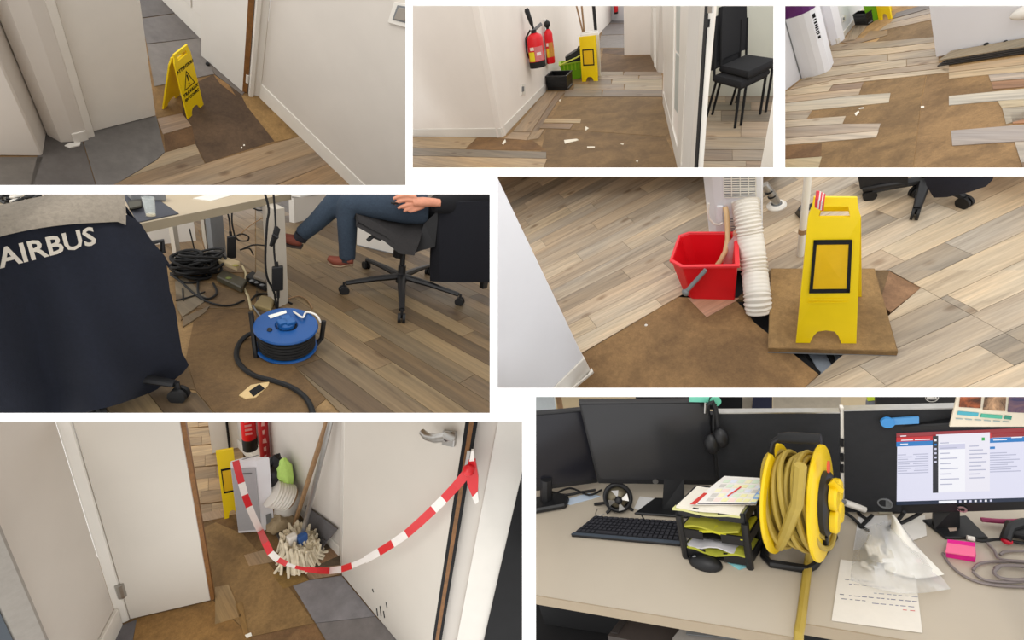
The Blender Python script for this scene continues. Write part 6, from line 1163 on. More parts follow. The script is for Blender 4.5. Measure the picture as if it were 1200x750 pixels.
# picture calendar upper right
tc = thing('wall_calendar', 'cream picture calendar with three landscape photos above the lit monitor', 'calendar', S.face(1160, 494, near(pb, .1))); NCa = lambda x, y, d=0: S.face(x, y, near(pb, .1 + d)); stand_quad([(1124, 455), (1225, 455), (1225, 500), (1113, 500)], near(pb, .1), .006).build('calendar_sheet', M['paper'], tc, color=(226, 216, 196))
def grad(nm, c0, c1):
    m = N(nm, .6); co = m.coord(); f = m.noise(co, 14, 5, .7, 1.0); m.col(m.ramp(f, [(.35, lin(c0)), (.65, lin(c1))])); return m.m
for k, (px, a_, b_) in enumerate(((([(1127, 455), (1151, 455), (1149, 478.5), (1124, 477)]), (40, 26, 22), (196, 104, 60)), (([(1156, 455), (1180, 455), (1178, 482), (1152, 480)]), (46, 30, 26), (214, 170, 130)), (([(1184, 455), (1225, 455), (1225, 485), (1181, 483)]), (60, 56, 92), (150, 110, 100)))): stand_quad(px, near(pb, .103), .002).build('landscape_photo', grad('photo_%d' % k, a_, b_), tc)
for px, c_ in (([(1123, 482), (1147, 484), (1146, 488), (1122, 486)], (80, 168, 186)), ([(1150, 485), (1175, 487), (1174, 491), (1149, 489)], (84, 176, 150)), ([(1178, 487), (1186, 488), (1185, 492), (1177, 491)], (60, 140, 120))): stand_quad(px, near(pb, .103), .002).build('month_bar', M['paper'], tc, color=c_)
for k in range(6): stand_quad([(1120 + k * 11, 490 + k * .7), (1128 + k * 11, 490.6 + k * .7), (1128 + k * 11, 491.6 + k * .7), (1120 + k * 11, 491 + k * .7)], near(pb, .103), .001).build('printed_line', M['paper'], tc, color=(150, 170, 170))
# blue key tag on the right screen, mint tag and headset on monitor
tk = thing('blue_tag', 'bright blue round tag with strip on the right desk screen', 'tag', S.face(1039, 502, near(pb, .02))); cK = S.face(1039.5, 494, near(pb, .012)); rK = (S.face(1048, 494, near(pb, .012)) - cK).length; vK = Vector((pb.x, pb.y, 0)).normalized(); MB().lathe([(.001, 0), (rK, 0), (rK, .01), (.001, .01)], cK, ax=-vK, seg=24).build('tag_disc', M['plastic'], tk, color=(64, 140, 206)); stand_quad([(1046, 491), (1077, 489), (1077, 496.5), (1046, 498)], near(pb, .014), .008).build('tag_strip', M['plastic'], tk, color=(84, 150, 208))
# monitors
def monitor(label, px, base, foot, lean=.0, logo=None):
    t = thing('monitor', label, 'monitor', sum(foot, Vector()) / len(foot)); stand_quad(px, base, .035, .004).build('casing', M['black'], t, bev=.004)
    cx = sum(p[0] for p in px) / 4; cy = sum(p[1] for p in px) / 4; ins = [(cx + (x - cx) * .965, cy + (y - cy) * (.95 if y < cy else .88)) for x, y in px]
    return t, ins
m1 = near(G7(665, 590), -.02); t, ins = monitor('black switched-off monitor at the far left', [(606, 487), (682, 480.5), (701, 566), (606, 579)], m1, [G7(640, 600)]); stand_quad(ins, near(m1, .002), .002).build('screen', plain('dark_display', (30, 30, 36), .22, var=.1, scale=2), t); MB().prism([G7(x, y) for x, y in ((612, 590), (655, 582), (668, 586), (664, 597), (612, 606))], (0, 0, .03)).build('stand_foot', M['black'], t, bev=.008); MB().tube([G7(640, 590), S.face(640, 560, m1)], .03, 8).build('stand_neck', M['black'], t)
m2 = G7(770, 592); t, ins = monitor('large black switched-off monitor behind the keyboard', [(678, 472), (831, 470.5), (842, 569), (701, 567)], m2, [G7(780, 600)]); stand_quad(ins, near(m2, .002), .002).build('screen', plain('dark_display_2', (44, 44, 46), .25, var=.1, scale=2), t); MB().prism([G7(x, y) for x, y in ((743, 603.5), (768, 585), (830, 586), (806, 608))], (0, 0, .012)).build('stand_foot', M['black'], t, bev=.004); MB().loft([[G7(x, y, .012) for x, y in ((776, 597), (800, 597), (802, 591), (780, 591))], [S.face(x, y, near(m2, d)) for x, y, d in ((778, 560, 0), (802, 560, 0), (802, 560, -.04), (778, 560, -.04))]]).build('stand_neck', M['black'], t); MB().lathe([(.001, 0), (.012, 0), (.012, .004), (.001, .004)], S.face(768, 564, near(m2, .002)), ax=-Vector((m2.x, m2.y, 0)), seg=12).build('badge', M['steel'], t)
m3 = G7(1105, 622); px3 = [(1043, 500), (1250, 489), (1250, 597), (1045.5, 603)]; t, _ = monitor('lit monitor showing a web page and a white chat window', px3, m3, [G7(1120, 625)])
M3 = lambda x, y, e=.0: S.face(x, y, near(m3, e))
def scr(px, mat, nm, e, th=.001): return MB().prism([M3(x, y, e) for x, y in px], Vector((m3.x, m3.y, 0)).normalized() * th).build(nm, mat, t)
def pan(nm, x0, y0, x1, y1, mat, e):      # a rectangle of the picture on the screen; rows follow the screen's slant
    sk = lambda x, y: y - (x - 1050) * (.038 + .0 * (y - 510)) * (1 if True else 0) + (x - 1050) * .0
    k = lambda x, y: (x, y - (x - 1050) * (.042 - .012 * (y - 508) / 82)); return scr([k(x0, y1), k(x1, y1), k(x1, y0), k(x0, y0)], mat, nm, e)
E_ = {k: emit('display_' + k, c, 1.0) for k, c in dict(page=(222, 222, 240), red=(196, 36, 44), red2=(150, 40, 48), blue=(28, 120, 190), white=(232, 230, 240), dark=(30, 34, 44), line=(176, 178, 200), soft=(204, 204, 226), green=(40, 170, 80), bar=(26, 42, 66), light=(240, 240, 246)).items()}
x1 = 1240
pan('page', 1050.5, 508, x1, 590, E_['page'], .004); pan('red_header', 1050.5, 508, x1, 514, E_['red2'], .006); pan('red_header', 1050.5, 513, 1162, 518, E_['red'], .008); pan('red_header', 1162, 513, x1, 517.5, E_['red2'], .008); pan('blue_bar', 1050.5, 518, x1, 523.5, E_['blue'], .006); pan('search_chip', 1159, 528, 1166, 530.5, E_['blue'], .007)
for k, (a_, b_, y) in enumerate(((1055, 1062, 511), (1056, 1070, 516), (1072, 1090, 516), (1055, 1064, 520.5), (1164, 1180, 520), (1185, 1198, 518))): pan('screen_text', a_, y, b_, y + .9, E_['light'], .009)
for k in range(9):
    y = 533 + k * 2.7; pan('screen_text', 1052, y, 1062 + (k * 7) % 12, y + .8, E_['line'], .006); pan('screen_text', 1070 + (k * 3) % 4, y, 1088, y + .8, E_['line'], .006); pan('screen_text', 1160, y + 2, 1180 + (k * 11) % 18, y + 2.8, E_['line'], .006)
pan('chat_window', 1097, 511.5, 1160, 579, E_['white'], .010); pan('chat_sidebar', 1093, 513, 1099.5, 579, E_['dark'], .011); pan('chat_list', 1099.5, 522, 1131, 578, E_['light'], .0115); pan('chat_selected', 1100, 523, 1131, 529, E_['soft'], .012)
for k in range(9): pan('chat_text', 1102, 521 + k * 6, 1112 + (k * 9) % 17, 522 + k * 6, E_['line'], .013); pan('chat_text', 1136, 526 + k * 4.6, 1147 + (k * 5) % 11, 527 + k * 4.6, E_['line'], .013)
for k in range(6): pan('sidebar_icon', 1095, 517 + k * 5, 1097.6, 519 + k * 5, E_['light'] if k == 0 else E_['soft'] if k > 1 else E_['blue'], .013)
pan('status_dot', 1150.5, 517, 1154, 520.5, E_['green'], .013); pan('taskbar', 1050.5, 588, x1, 592, E_['bar'], .006); pan('search_field', 1100, 588.7, 1121, 591.4, E_['light'], .008)
for k in range(7): pan('task_icon', 1124 + k * 6, 589, 1126.6 + k * 6, 591.2, E_['light'] if k % 2 else E_['soft'], .008)
cH = M3(1127.5, 596.5, .004); MB().lathe([(.001, 0), (.012, 0), (.012, .003), (.001, .003)], cH, ax=-Vector((m3.x, m3.y, 0)), seg=16).build('badge', M['steel'], t); MB().text('hp', .016, cH - S.up * .004 - Vector((m3.x, m3.y, 0)).normalized() * .004, (M3(1130, 596.5) - M3(1127, 596.5)), S.up, lift=.001, bold=.0006).build('badge_lettering', M['black'], t)
MB().prism([G7(x, y) for x, y in ((1080, 611), (1108, 633), (1159, 633), (1132, 606))], (0, 0, .012)).build('stand_foot', M['black'], t, bev=.004); MB().loft([[G7(x, y, .012) for x, y in ((1095, 620), (1125, 619), (1120, 612), (1092, 613))], [M3(x, y, d) for x, y, d in ((1093, 590, -.03), (1125, 589, -.03), (1125, 589, -.06), (1093, 590, -.06))]]).build('stand_neck', M['black'], t); MB().prism([G7(x, y, .013) for x, y in ((1111, 619), (1121, 618), (1121, 622), (1113, 623))], (0, 0, .002)).build('stand_sticker', M['paper'], t, color=(170, 150, 136))
# mint tag and headset on the large monitor
tk = thing('mint_tag', 'mint green tag with round end clipped on the large black monitor', 'tag', S.face(838, 476, near(m2, .02))); stand_quad([(808, 463), (832, 463), (830, 471.5), (808, 471)], near(m2, .012), .01).build('tag_strip', M['plastic'], tk, color=(112, 196, 172)); cK = S.face(838, 469.5, near(m2, .014)); rK = (S.face(844.5, 469.5, near(m2, .014)) - cK).length; MB().lathe([(.001, 0), (rK, 0), (rK, .01), (.001, .01)], cK, ax=-Vector((m2.x, m2.y, 0)), seg=24).build('tag_disc', M['plastic'], tk, color=(96, 178, 150))
th_ = thing('headset', 'black headset hanging from the corner of the large monitor', 'headset', S.face(838, 530, near(m2, .03))); H7 = lambda x, y, d=.03: S.face(x, y, near(m2, d))
MB().tube([H7(826, 484), H7(829, 474), H7(835, 471), H7(839, 480), H7(841, 500)], .009, 8).build('headband', M['black'], th_, smooth=True); MB().tube([H7(838, 474), H7(836, 495), H7(837, 515), H7(839, 540), H7(841, 566)], .006, 7).build('headset_cable', M['rubber'], th_, smooth=True)
for x, y in ((845, 513), (834, 520)): MB().ball(H7(x, y, .05), (.03, .03, .045), 12).build('ear_cup', M['black'], th_, smooth=True)
MB().tube([H7(832, 516, .06), H7(835, 523, .06)], .006, 6).build('metal_joint', M['steel'], th_); MB().tube([H7(826.5, 472, .04), H7(826, 484, .04)], .004, 6).build('silver_clip', M['steel'], th_)
# keyboard
KB = [G7(669.5, 629.5), G7(797.5, 641), G7(806, 616.5), G7(698, 609.5)]; t = thing('keyboard', 'black full-size keyboard lying in front of the large monitor', 'keyboard', sum(KB, Vector()) / 4)
MB().loft([[p for p in KB], [KB[0] + S.up * .014, KB[1] + S.up * .014, KB[2] + S.up * .026, KB[3] + S.up * .026]]).build('keyboard_body', M['black'], t, bev=.003)
km = plain('key_cap', (38, 38, 44), .5, var=.12)
fK = lambda u, v, z=0: KB[0].lerp(KB[1], u).lerp(KB[3].lerp(KB[2], u), v) + S.up * (.015 + .012 * v + z)
for r_ in range(6):
    v0 = .16 + r_ * .135; nk = 21 if r_ < 5 else 17; sk_ = (r_ * .37) % .5 / 21
    for k in range(nk):
        u0 = .02 + k * (.96 / nk); u1 = u0 + .96 / nk * .86
        if r_ == 0 and 4 <= k <= 8:
            if k > 4: continue
            u1 = u0 + .96 / nk * 4.86
        MB().hexa([fK(u0, v0), fK(u1, v0), fK(u1, v0 + .115), fK(u0, v0 + .115)], [fK(u0 + .003, v0 + .012, .006), fK(u1 - .003, v0 + .012, .006), fK(u1 - .003, v0 + .10, .006), fK(u0 + .003, v0 + .10, .006)]).build('key', km, t)
fr = MB(); fr.prism([fK(0, .0), fK(1, .0), fK(1, .12), fK(0, .12)], (0, 0, .001)); fr.build('front_strip', plain('slate_strip', (58, 66, 76), .4), t)
# mouse
mc = G7(827, 661); t = thing('computer_mouse', 'black computer mouse in front of the letter tray', 'mouse', mc); mr = (S.face(847, 661, mc) - mc).length; mv = (G7(847, 664) - G7(807, 656)).normalized(); Rm = frame((0, 0, 1), mv)
mb = MB(); mb.ball(mc + S.up * .002, (mr, mr * .62, .034), 20, R=Rm); mb.v = [Vector((v.x, v.y, max(v.z, mc.z + .002))) for v in mb.v]; mb.build('mouse_shell', M['black'], t, smooth=True); MB().ball(mc + mv * mr * -.55 + S.up * .024, (.012, .006, .008), 8, R=Rm).build('scroll_wheel', M['grey'], t, smooth=True)
def path7(px, r, lab, mat=None, grp='desk cables', cat='cable', nm='desk_cable', seg=7):
    P = [G7(x, y, z) for x, y, z in px]; Q = []
    for i in range(len(P) - 1):
        p0, p1, p2, p3 = P[max(i - 1, 0)], P[i], P[i + 1], P[min(i + 2, len(P) - 1)]
        for k in range(5): f = k / 5; Q.append(.5 * ((2 * p1) + (p2 - p0) * f + (2 * p0 - 5 * p1 + 4 * p2 - p3) * f ** 2 + (3 * p1 - p0 - 3 * p2 + p3) * f ** 3))
    return tag(MB().tube(Q + [P[-1]], r, seg).build(nm, mat or M['rubber'], smooth=True), lab, cat, grp)
path7([(808, 656, .012), (803, 648, .01), (801, 636, .01), (803, 622, .012), (800, 612, .012), (795, 614, .01)], .0035, 'thin black mouse cable curling left of the letter tray')
path7([(640, 574, .01), (660, 580, .01), (680, 577, .01), (698, 574, .01)], .006, 'black cable behind the small metal fan'); path7([(648, 580, .02), (668, 572, .02), (690, 580, .02), (705, 574, .02)], .005, 'second black cable tangled behind the small metal fan'); path7([(752, 604, .004), (757, 612, .004), (760, 614, .02)], .003, 'thin keyboard cable leaving the black stand')
path7([(700, 596, .004), (698, 603, .004), (704, 604, .004), (708, 602, .004)], .0015, 'thin wire loop on the desk left of the fan', M['steel'])
tag(MB().prism([G7(x, y, .001) for x, y in ((743, 596), (750, 582), (772, 585), (752, 600))], (0, 0, .002)).build('paper_slip', M['paper'], color=(216, 214, 212)), 'pale paper slip between fan and monitor stand', 'paper')
tag(MB().prism([G7(x, y, .001) for x, y in ((655, 588), (690, 578), (704, 582), (668, 592))], (0, 0, .002)).build('paper_slip', M['paper'], color=(190, 204, 220)), 'pale blue paper slip behind the small metal fan', 'paper')
# small metal fan
fc = G7(722, 598); t = thing('desk_fan', 'small round metal desk fan standing left of the monitor foot', 'fan', fc); cz = S.face(724, 583, fc); rf = (S.face(739, 583, fc) - cz).length; vf = (S.eye - cz); vf.z *= .5; vf.normalize(); Ff = frame(vf)
MB().tube([cz + (Ff.col[0] * math.cos(a) + Ff.col[1] * math.sin(a)) * rf for a in [i * PI / 14 for i in range(28)]], .01, 8, closed=True).build('guard_ring', M['black'], t, smooth=True); MB().ball(cz - vf * .02, (rf * .9, rf * .9, .05), 14, R=Ff).build('fan_housing', plain('bronze_metal', (120, 112, 92), .4, .6), t, smooth=True)
for k in range(4): a = k * PI / 2 + .4; d_ = Ff.col[0] * math.cos(a) + Ff.col[1] * math.sin(a); e_ = Ff.col[0] * -math.sin(a) + Ff.col[1] * math.cos(a); MB().prism([cz + vf * .035 + d_ * .01, cz + vf * .04 + d_ * rf * .75 - e_ * rf * .25, cz + vf * .03 + d_ * rf * .8 + e_ * rf * .3], vf * .004).build('fan_blade', M['steel'], t)
MB().ball(cz + vf * .04, .018, 10).build('fan_hub', M['black'], t, smooth=True)
for x, y in ((697, 591), (711, 601), (742, 598)): MB().tube([cz - S.up * rf * .4, G7(x, y, .004)], .007, 7).build('fan_leg', M['black'], t, smooth=True)
# letter tray, three levels
TR_ = [G7(804, 652), G7(879, 665), G7(893, 640), G7(826, 628)]; a0 = TR_[0]; hT = S.h(TR_[1], 884, 600) ; t = thing('letter_tray', 'black three-tier letter tray stuffed with folders and papers', 'letter tray', sum(TR_, Vector()) / 4)
cT = sum(TR_, Vector()) / 4; lv = [.012, hT * .40, hT * .80]
for z in lv:
    P = [p + S.up * z for p in TR_]; c_ = sum(P, Vector()) / 4; MB().prism(P, (0, 0, .008)).build('tray_floor', M['black'], t)
    for i, j, hh in ((3, 0, .05), (1, 2, .05), (2, 3, .05)):
        n_ = (P[j] - P[i]).cross(S.up).normalized() * .006; MB().prism([P[i], P[j], P[j] + n_, P[i] + n_], (0, 0, hh * .8)).build('tray_side', M['black'], t)
    f0, f1 = P[0], P[1]; n_ = (f1 - f0).cross(S.up).normalized() * .006
    for u0, u1 in ((0, .34), (.62, 1)): MB().prism([f0.lerp(f1, u0), f0.lerp(f1, u1), f0.lerp(f1, u1) + n_, f0.lerp(f1, u0) + n_], (0, 0, .04)).build('tray_front', M['black'], t)
for p in TR_: MB().tube([p, p + S.up * lv[2]], .014, 8).build('tray_post', M['black'], t)
def sheet_on(u0, v0, u1, v1, z, col, lab, nm='paper_sheet', th=.006, cat='paper', wav=.006, grp='papers in the letter tray', seed=1):
    G = []
    for i in range(5):
        v = v0 + (v1 - v0) * i / 4; G.append([TR_[0].lerp(TR_[1], u0 + (u1 - u0) * j / 6).lerp(TR_[3].lerp(TR_[2], u0 + (u1 - u0) * j / 6), v) + S.up * (z + wav * math.sin(j * 1.3 + seed + i * .4)) for j in range(7)])
    return tag(MB().sheet(G[::-1], th).build(nm, M['paper'], smooth=True, color=col), lab, cat, grp)
sheet_on(.02, -.06, .98, .9, lv[0] + .03, (176, 178, 60), 'yellow folder in the lowest tray', 'folder', .008, 'folder', .012, seed=1); sheet_on(.05, -.03, .8, .9, lv[0] + .05, (206, 204, 206), 'white paper on the yellow folder in the lowest tray', seed=3, wav=.01)
sheet_on(.03, -.05, 1.0, .9, lv[1] + .03, (192, 188, 40), 'bright yellow folder in the middle tray', 'folder', .01, 'folder', .012, seed=4); sheet_on(.06, -.03, .9, .9, lv[1] + .048, (176, 172, 60), 'second yellow folder in the middle tray', 'folder', .008, 'folder', .008, seed=6)
sheet_on(-.06, -.08, .96, 1.0, lv[2] + .02, (206, 204, 140), 'pale yellow folder in the top tray', 'folder', .008, 'folder', .006, seed=7); sheet_on(.0, -.06, .95, 1.0, lv[2] + .032, (226, 220, 206), 'cream paper stack on top of the tray', seed=2, wav=.003, th=.01)
zt = lv[2] + .05; Z = lambda x, y, z=0: G7(x, y, zt + z)
tp = thing('printed_plan', 'colourful printed plan sheet with red and blue margins on top of the tray', 'printed sheet', Z(850, 580)); MB().prism([Z(x, y) for x, y in ((808, 591.5), (849, 558.5), (896, 561), (886, 592))], (0, 0, .003)).build('sheet', M['paper'], tp, color=(230, 226, 220))
MB().prism([Z(x, y, .003) for x, y in ((808.5, 591), (825, 577.5), (829, 578), (815, 591.3))], (0, 0, .001)).build('red_margin', M['paper'], tp, color=(196, 60, 52)); MB().prism([Z(x, y, .003) for x, y in ((880, 589), (891, 569), (895, 570), (886, 590))], (0, 0, .001)).build('blue_margin', M['paper'], tp, color=(130, 168, 222)); MB().prism([Z(x, y, .003) for x, y in ((818, 589.5), (886, 590.5), (885.5, 591.5), (817.5, 590.7))], (0, 0, .001)).build('dark_line', M['paper'], tp, color=(60, 60, 76))
rnd = random.Random(5)
for i in range(5):
    for j in range(7):
        c_ = rnd.choice(((236, 232, 196), (214, 228, 206), (240, 214, 206), (222, 226, 238), (200, 196, 190), (232, 228, 176))); f7 = lambda u, v: (826 + 60 * u + 24 * v + (8 - 0) * 0 - 2 * u * 0, 588 - 27 * v + 1.5 * u)
        u0, v0 = j / 7 + .01, i / 5 + .03; MB().prism([Z(*f7(u0, v0), .0035), Z(*f7(u0 + .115, v0), .0035), Z(*f7(u0 + .115, v0 + .13), .0035), Z(*f7(u0, v0 + .13), .0035)], (0, 0, .0008)).build('table_cell', M['paper'], tp, color=c_)
MB().prism([Z(x, y, .005) for x, y in ((852, 581), (868, 570), (869, 571), (853, 582))], (0, 0, .001)).build('red_mark', M['paper'], tp, color=(214, 70, 64))
for px, c_, l in (([(852, 659), (864, 655), (872, 664), (866, 668)], (140, 206, 212), 'left cyan sticky note under the tray foot'), ([(866, 668), (872, 661), (884, 657), (878, 664)], (128, 192, 202), 'right cyan sticky note under the tray foot')): tag(MB().prism([G7(x, y, .001) for x, y in px], (0, 0, .003)).build('sticky_note', M['paper'], color=c_), l, 'sticky note', 'cyan sticky notes')
# yellow cable reel
yb = [G7(x, y, .014) for x, y in ((899, 632), (895.5, 652), (903, 660.5), (946, 667), (953, 663), (977, 628), (973, 621))]; bc = G7(935, 645); t = thing('cable_reel', 'yellow cable reel with olive cable on a black tubular stand', 'cable reel', bc)
MB().tube(yb, .014, 9).build('stand_frame', M['black'], t, smooth=True)
dl = bc; eL = G7(913, 648); cLd = S.face(911, 582.5, eL); lat = (S.face(963, 582.5, eL) - cLd).length; eR = near(eL + (S.face(963, 582.5, eL) - cLd), .26 * lat); cRd = S.face(962, 588, eR); axv = (cRd - cLd); rD = (S.face(911, 531.5, eL) - S.face(911, 633.5, eL)).length / 2 * .96
av = axv.normalized(); av = Vector((av.x, av.y, av.z * .2)).normalized()
YE = plain('reel_yellow', (226, 190, 12), .4, var=.04)
for c_, nm in ((cLd, 'left_flange'), (cRd, 'right_flange')): MB().lathe([(rD * .3, -.008), (rD * .97, -.008), (rD, -.004), (rD, .004), (rD * .97, .008), (rD * .3, .008)], c_, ax=av, seg=44).build(nm, YE, t, smooth=True)
ol = plain('olive_cable', (166, 142, 60), .55, var=.1, scale=8); nC = 9; ln = axv.length
MB().lathe([(rD * .62, .0), (rD * .62, ln)], cLd, ax=axv, seg=30).build('drum', ol, t, smooth=True)
for k in range(nC):
    f = (k + .5) / nC; c_ = cLd + axv * f; Fk = frame((axv.normalized() + Vector((.04 * math.sin(k * 2), .05 * math.cos(k * 3), .04 * math.sin(k * 5))) ).normalized()); rr = rD * (.80 + .05 * math.sin(k * 2.1)); MB().tube([c_ + (Fk.col[0] * math.cos(a) + Fk.col[1] * math.sin(a)) * rr for a in [i * PI / 18 for i in range(36)]], ln / nC * .58, 8, closed=True).build('cable_turn', ol, t, smooth=True)
FR = frame(av); vS = -av if (-av).dot(S.eye - cRd) > 0 and False else av
NRr = lambda x, y, d=0: S.face(x, y, near(eR, d))
MB().lathe([(rD * .55, .008), (rD * .55, .022), (rD * .48, .03), (.001, .03)], cRd, ax=av, seg=20).build('socket_housing', M['black'], t, smooth=True)
for k in range(4):
    a = k * PI / 2 + .5; d_ = FR.col[0] * math.cos(a) + FR.col[1] * math.sin(a); c_ = cRd + av * .032 + d_ * rD * .28; MB().lathe([(.001, 0), (rD * .2, 0), (rD * .2, .014), (rD * .16, .02), (.001, .02)], c_, ax=av, seg=14).build('socket_lid', YE, t, smooth=True)
MB().loft([[NRr(965, 572, .02), NRr(976, 563, .02), NRr(976, 560, -.02), NRr(965, 569, -.02)], [NRr(988, 578, .02), NRr(989, 574, .02), NRr(989, 573, -.02), NRr(987, 576, -.02)]]).build('raised_lid', YE, t); MB().box(NRr(961, 631, .06), (.045, .03, .045), bev=.004).build('thermal_switch', M['black'], t); MB().lathe([(.001, 0), (rD * .1, 0), (rD * .1, .004), (.001, .004)], NRr(970, 547, .03), ax=av, seg=14).build('red_sticker', M['plastic'], t, color=(206, 74, 30))
hA = S.face(905, 560, eL); MB().tube([S.face(905, 545, near(eL, -.02)), S.face(904, 526, eL), S.face(906, 518, eL), S.face(913, 513, eL), S.face(930, 512, eL.lerp(eR, .5)), S.face(962, 514, eR)], .009, 9).build('handle_bar', M['black'], t, smooth=True); MB().tube([S.face(914, 512.8, eL), S.face(926, 512.6, eL.lerp(eR, .3)), S.face(940, 513.4, eL.lerp(eR, .6)), S.face(962, 514.6, eR)], [.015, .018, .018, .016], 12).build('hand_grip', M['rubber'], t, smooth=True)
MB().tube([S.face(938, 545, near(eL.lerp(eR, .5), .19)), S.face(934, 590, near(eL.lerp(eR, .5), .2)), S.face(921, 625, near(eL.lerp(eR, .3), .17)), S.face(913, 640, near(eL, .12))], .016, 8).build('loose_turn', ol, t, smooth=True)
# olive cable running over the desk edge
PC = [S.face(951, 640, near(eR, .08)), G7(948, 655, .03), G7(945.5, 672, .012), G7(942, 700, .012), G7(938.5, 728, .012), G7(936, 742, .012)]; e_ = G7(934.5, 748); v_ = Vector((e_.x, e_.y, 0)).normalized(); PC += [e_ - v_ * .02 - S.up * .02, e_ - v_ * .03 - S.up * .3]
tag(MB().tube(PC, .013, 8).build('reel_cable', ol, smooth=True), 'olive cable hanging from the yellow reel over the desk gap', 'cable')
# cables, connector and socket box right of the reel
path7([(972, 594, .06), (985, 598, .05), (998, 606, .02), (1010, 617, .01), (1018, 622, .01)], .006, 'black cable arching from the yellow reel to the plastic bag'); path7([(1028, 590, .03), (1014, 592, .02), (1006, 600, .01), (1016, 608, .01), (1022, 604, .01), (1008, 618, .01)], .006, 'black cable twisted beside the socket box')
path7([(980, 578, .05), (992, 578, .04), (1010, 578, .03), (1028, 580, .03)], .006, 'red brown cable running along the right screen', plain('red_cord', (150, 70, 56), .5))
q0, q1 = G7(982, 586, .08), G7(1013, 597, .03); tcn = thing('cable_connector', 'white cable connector lying right of the yellow reel', 'connector', q1); MB().tube([q0, q0.lerp(q1, .25)], .009, 8).build('cable_end', M['grey'], tcn); MB().tube([q0.lerp(q1, .25), q1], .013, 10).build('sleeve', M['trim'], tcn, smooth=True)
sb = [G7(x, y) for x, y in ((1029, 603), (1044, 603), (1046, 597), (1031, 597))]; ts_ = thing('socket_box', 'beige surface socket box left of the lit monitor', 'socket box', sum(sb, Vector()) / 4); MB().prism(sb, (0, 0, S.h(sb[0], 1029, 577))).build('box_body', M['plastic'], ts_, color=(206, 198, 176), bev=.004); ck = S.face(1037, 589, near(sb[0], .006)); MB().lathe([(.001, .0), (.022, 0), (.022, .008), (.018, .008), (.017, .002), (.001, .002)], ck, ax=-Vector((ck.x, ck.y, 0)), seg=18).build('socket_face', M['grey'], ts_)
# papers and plastic bag on the right desk
def paper(px, col, lab, z=.002): return tag(MB().prism([G7(x, y, z) for x, y in px], (0, 0, .0015)).build('paper_sheet', M['paper'], color=col), lab, 'paper')
tp = thing('handwritten_note', 'white handwritten sheet near the front edge of the right desk', 'paper', G7(1025, 700)); MB().prism([G7(x, y, .002) for x, y in ((974.5, 727.5), (1081, 742), (1072, 668), (985, 656))], (0, 0, .0015)).build('sheet', M['paper'], tp, color=(224, 218, 208))
rnd = random.Random(9)
for y, x0, x1_, c_ in ((679, 990, 1022, (120, 120, 130)), (684, 995, 1045, (130, 128, 140)), (692, 1024, 1070, (150, 150, 160)), (697, 984, 990, (90, 90, 110)), (697.5, 995, 1072, (104, 104, 130)), (702, 986, 1012, (120, 118, 130)), (704, 1022, 1066, (120, 118, 140)), (708.5, 1058, 1073, (196, 90, 90))):
    x = x0
    while x < x1_: w = rnd.uniform(3, 8); yy = y + (x - 990) * .09; MB().prism([G7(a, b, .0036) for a, b in ((x, yy + .4), (x + w, yy + .4 + w * .09), (x + w, yy - .4 + w * .09), (x, yy - .4))], (0, 0, .0004)).build('ink_stroke', M['paper'], tp, color=c_); x += w + rnd.uniform(1.5, 4)
paper([(1000, 645), (1006, 606), (1040, 604), (1044, 640)], (206, 204, 202), 'grey white sheet under the left side of the plastic bag'); paper([(1046, 612), (1084, 604), (1086, 628), (1050, 640)], (220, 216, 208), 'white sheet under the plastic bag behind', .004)
tb = thing('plastic_bag', 'clear plastic bag with white paper cone and small metal parts', 'plastic bag', G7(1050, 670)); apex = G7(1046, 622, .05)
Gc = []
for i in range(9):
    v = i / 8; row = []
    for j in range(13): u = j / 12; bx = 1036 + 70 * u; by = 668 + 8 * math.sin(PI * u) * 1 + 6 * u; b_ = G7(bx, by, .008); h_ = .12 * math.sin(PI * (.12 + .80 * u)) * math.sin(PI * min(1, v * .62 + .2)); p_ = apex.lerp(b_, v); row.append(p_ + S.up * h_ * (1 - v * .9))
    Gc.append(row)
MB().sheet(Gc, .003).build('paper_cone', M['paper'], tb, smooth=True, color=(226, 222, 212))
Gb = []
for i in range(17):
    v = i / 16; row = []
    for j in range(23):
        u = j / 22; L_ = (1004 - 8 * v, 622 + 58 * v); R_ = (1050 + 64 * v, 606 + 84 * v); x = L_[0] + (R_[0] - L_[0]) * u; y = L_[1] + (R_[1] - L_[1]) * u + 10 * math.sin(PI * u) * v; h_ = .16 * math.sin(PI * u) ** .7 * math.sin(PI * (.15 + .8 * v)) + .022 * noise.noise(Vector((u * 6, v * 6, 1))) + .009 * noise.noise(Vector((u * 22, v * 18, 5)))
        row.append(G7(x, y, .006 + max(0, h_)))
    Gb.append(row)
MB().sheet(Gb).build('bag_film', M['poly'], tb, smooth=True, fill=False)
for k in range(9): px_ = (1014 + rnd.uniform(0, 26), 655 + rnd.uniform(-6, 8)); MB().box(G7(*px_, .02 + .02 * rnd.random()), (.03, .018, .012), rz=rnd.uniform(0, 3), bev=.003).build('metal_part', M['trim'] if k % 3 else M['steel'], tb)
for k in range(4): x0 = 1020 + k * 4; MB().tube([G7(x0, 628 + k * 2, .05), G7(x0 - 4, 640, .06), G7(x0 + 2, 654, .03)], .007, 7).build('hose_part', M['trim'], tb, smooth=True)
# sticky pad
tp = thing('sticky_pad', 'pink sticky note pad on the right desk', 'sticky pad', G7(1124, 652)); P = [G7(x, y) for x, y in ((1108.5, 653), (1143, 659), (1142, 644), (1110, 640))]; MB().prism(P, (0, 0, .03)).build('magenta_block', M['paper'], tp, color=(226, 30, 140)); MB().prism([G7(x, y, .031) for x, y in ((1108, 648), (1142, 653), (1143, 642), (1110, 637))], (0, 0, .004)).build('top_note', M['paper'], tp, color=(240, 112, 150))
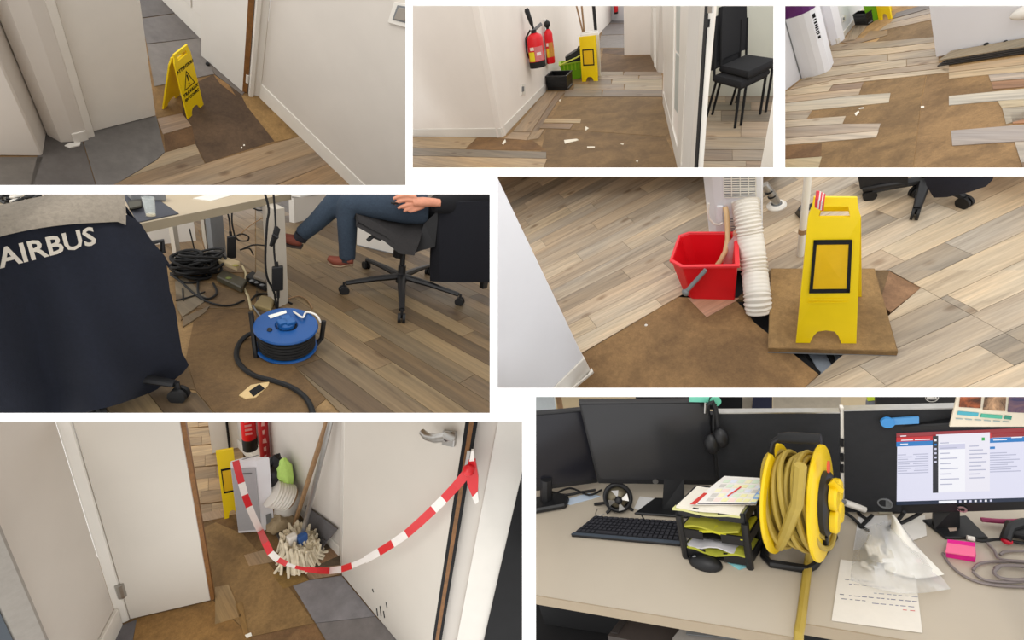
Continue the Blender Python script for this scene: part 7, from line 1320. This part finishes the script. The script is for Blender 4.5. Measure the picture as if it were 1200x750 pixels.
# grey cable coils and dark things at the right
gc = plain('grey_cord', (128, 118, 116), .5)
path7([(1105, 648, .008), (1112, 660, .006), (1128, 674, .006), (1150, 683, .006), (1180, 687, .006), (1220, 688, .006)], .0042, 'grey cable sweeping right from the pink pad', gc); path7([(1140, 668, .008), (1150, 660, .008), (1180, 658, .008), (1210, 662, .008), (1215, 675, .008), (1190, 682, .008), (1155, 680, .008), (1140, 670, .008)], .0042, 'large grey cable loop on the right desk', gc)
path7([(1166, 666, .014), (1175, 663, .014), (1200, 664, .014), (1215, 670, .014), (1200, 679, .014), (1175, 678, .014), (1165, 671, .014), (1170, 665, .014)], .005, 'small grey cable loop inside the large one', gc); path7([(1155, 634, .01), (1165, 645, .01), (1172, 655, .01), (1200, 658, .02), (1230, 660, .02)], .0042, 'dark grey cable running down to the cable loops', gc)
path7([(1136, 630, .02), (1150, 634, .015), (1170, 632, .015), (1195, 636, .015), (1230, 640, .015)], .005, 'black cable with a silver plug right of the monitor foot'); path7([(1172, 650, .008), (1180, 646, .008), (1205, 646, .01), (1230, 650, .01)], .004, 'thin grey cable arc above the loops', gc)
tag(MB().tube([G7(1133, 630, .02), G7(1142, 632, .018)], .008, 8).build('silver_plug', M['trim'], smooth=True), 'silver jack plug right of the monitor foot', 'plug')
td = thing('cable_adapter', 'black and red adapter bundle at the right edge of the desk', 'adapter', G7(1190, 630)); MB().tube([G7(1178, 632, .03), G7(1183, 618, .05), G7(1200, 612, .05), G7(1230, 612, .05)], .014, 9).build('thick_lead', M['black'], td, smooth=True); MB().ball(G7(1180, 634, .02), (.014, .012, .012), 10).build('red_plug', M['plastic'], td, smooth=True, color=(196, 24, 50)); MB().box(G7(1205, 624, .03), (.1, .06, .03), bev=.01).build('adapter_block', M['black'], td)
path7([(1060, 600, .1), (1050, 612, .03), (1040, 620, .01), (1070, 606, .02), (1082, 598, .05)], .006, 'black monitor cable looping behind the plastic bag')
path7([(1150, 609, .02), (1180, 611, .02), (1225, 609, .02)], .008, 'magenta cable behind the monitor foot', plain('magenta_cord', (150, 50, 90), .5))
for o in list(bpy.data.objects):
    if '_b' in o: del o['_b']
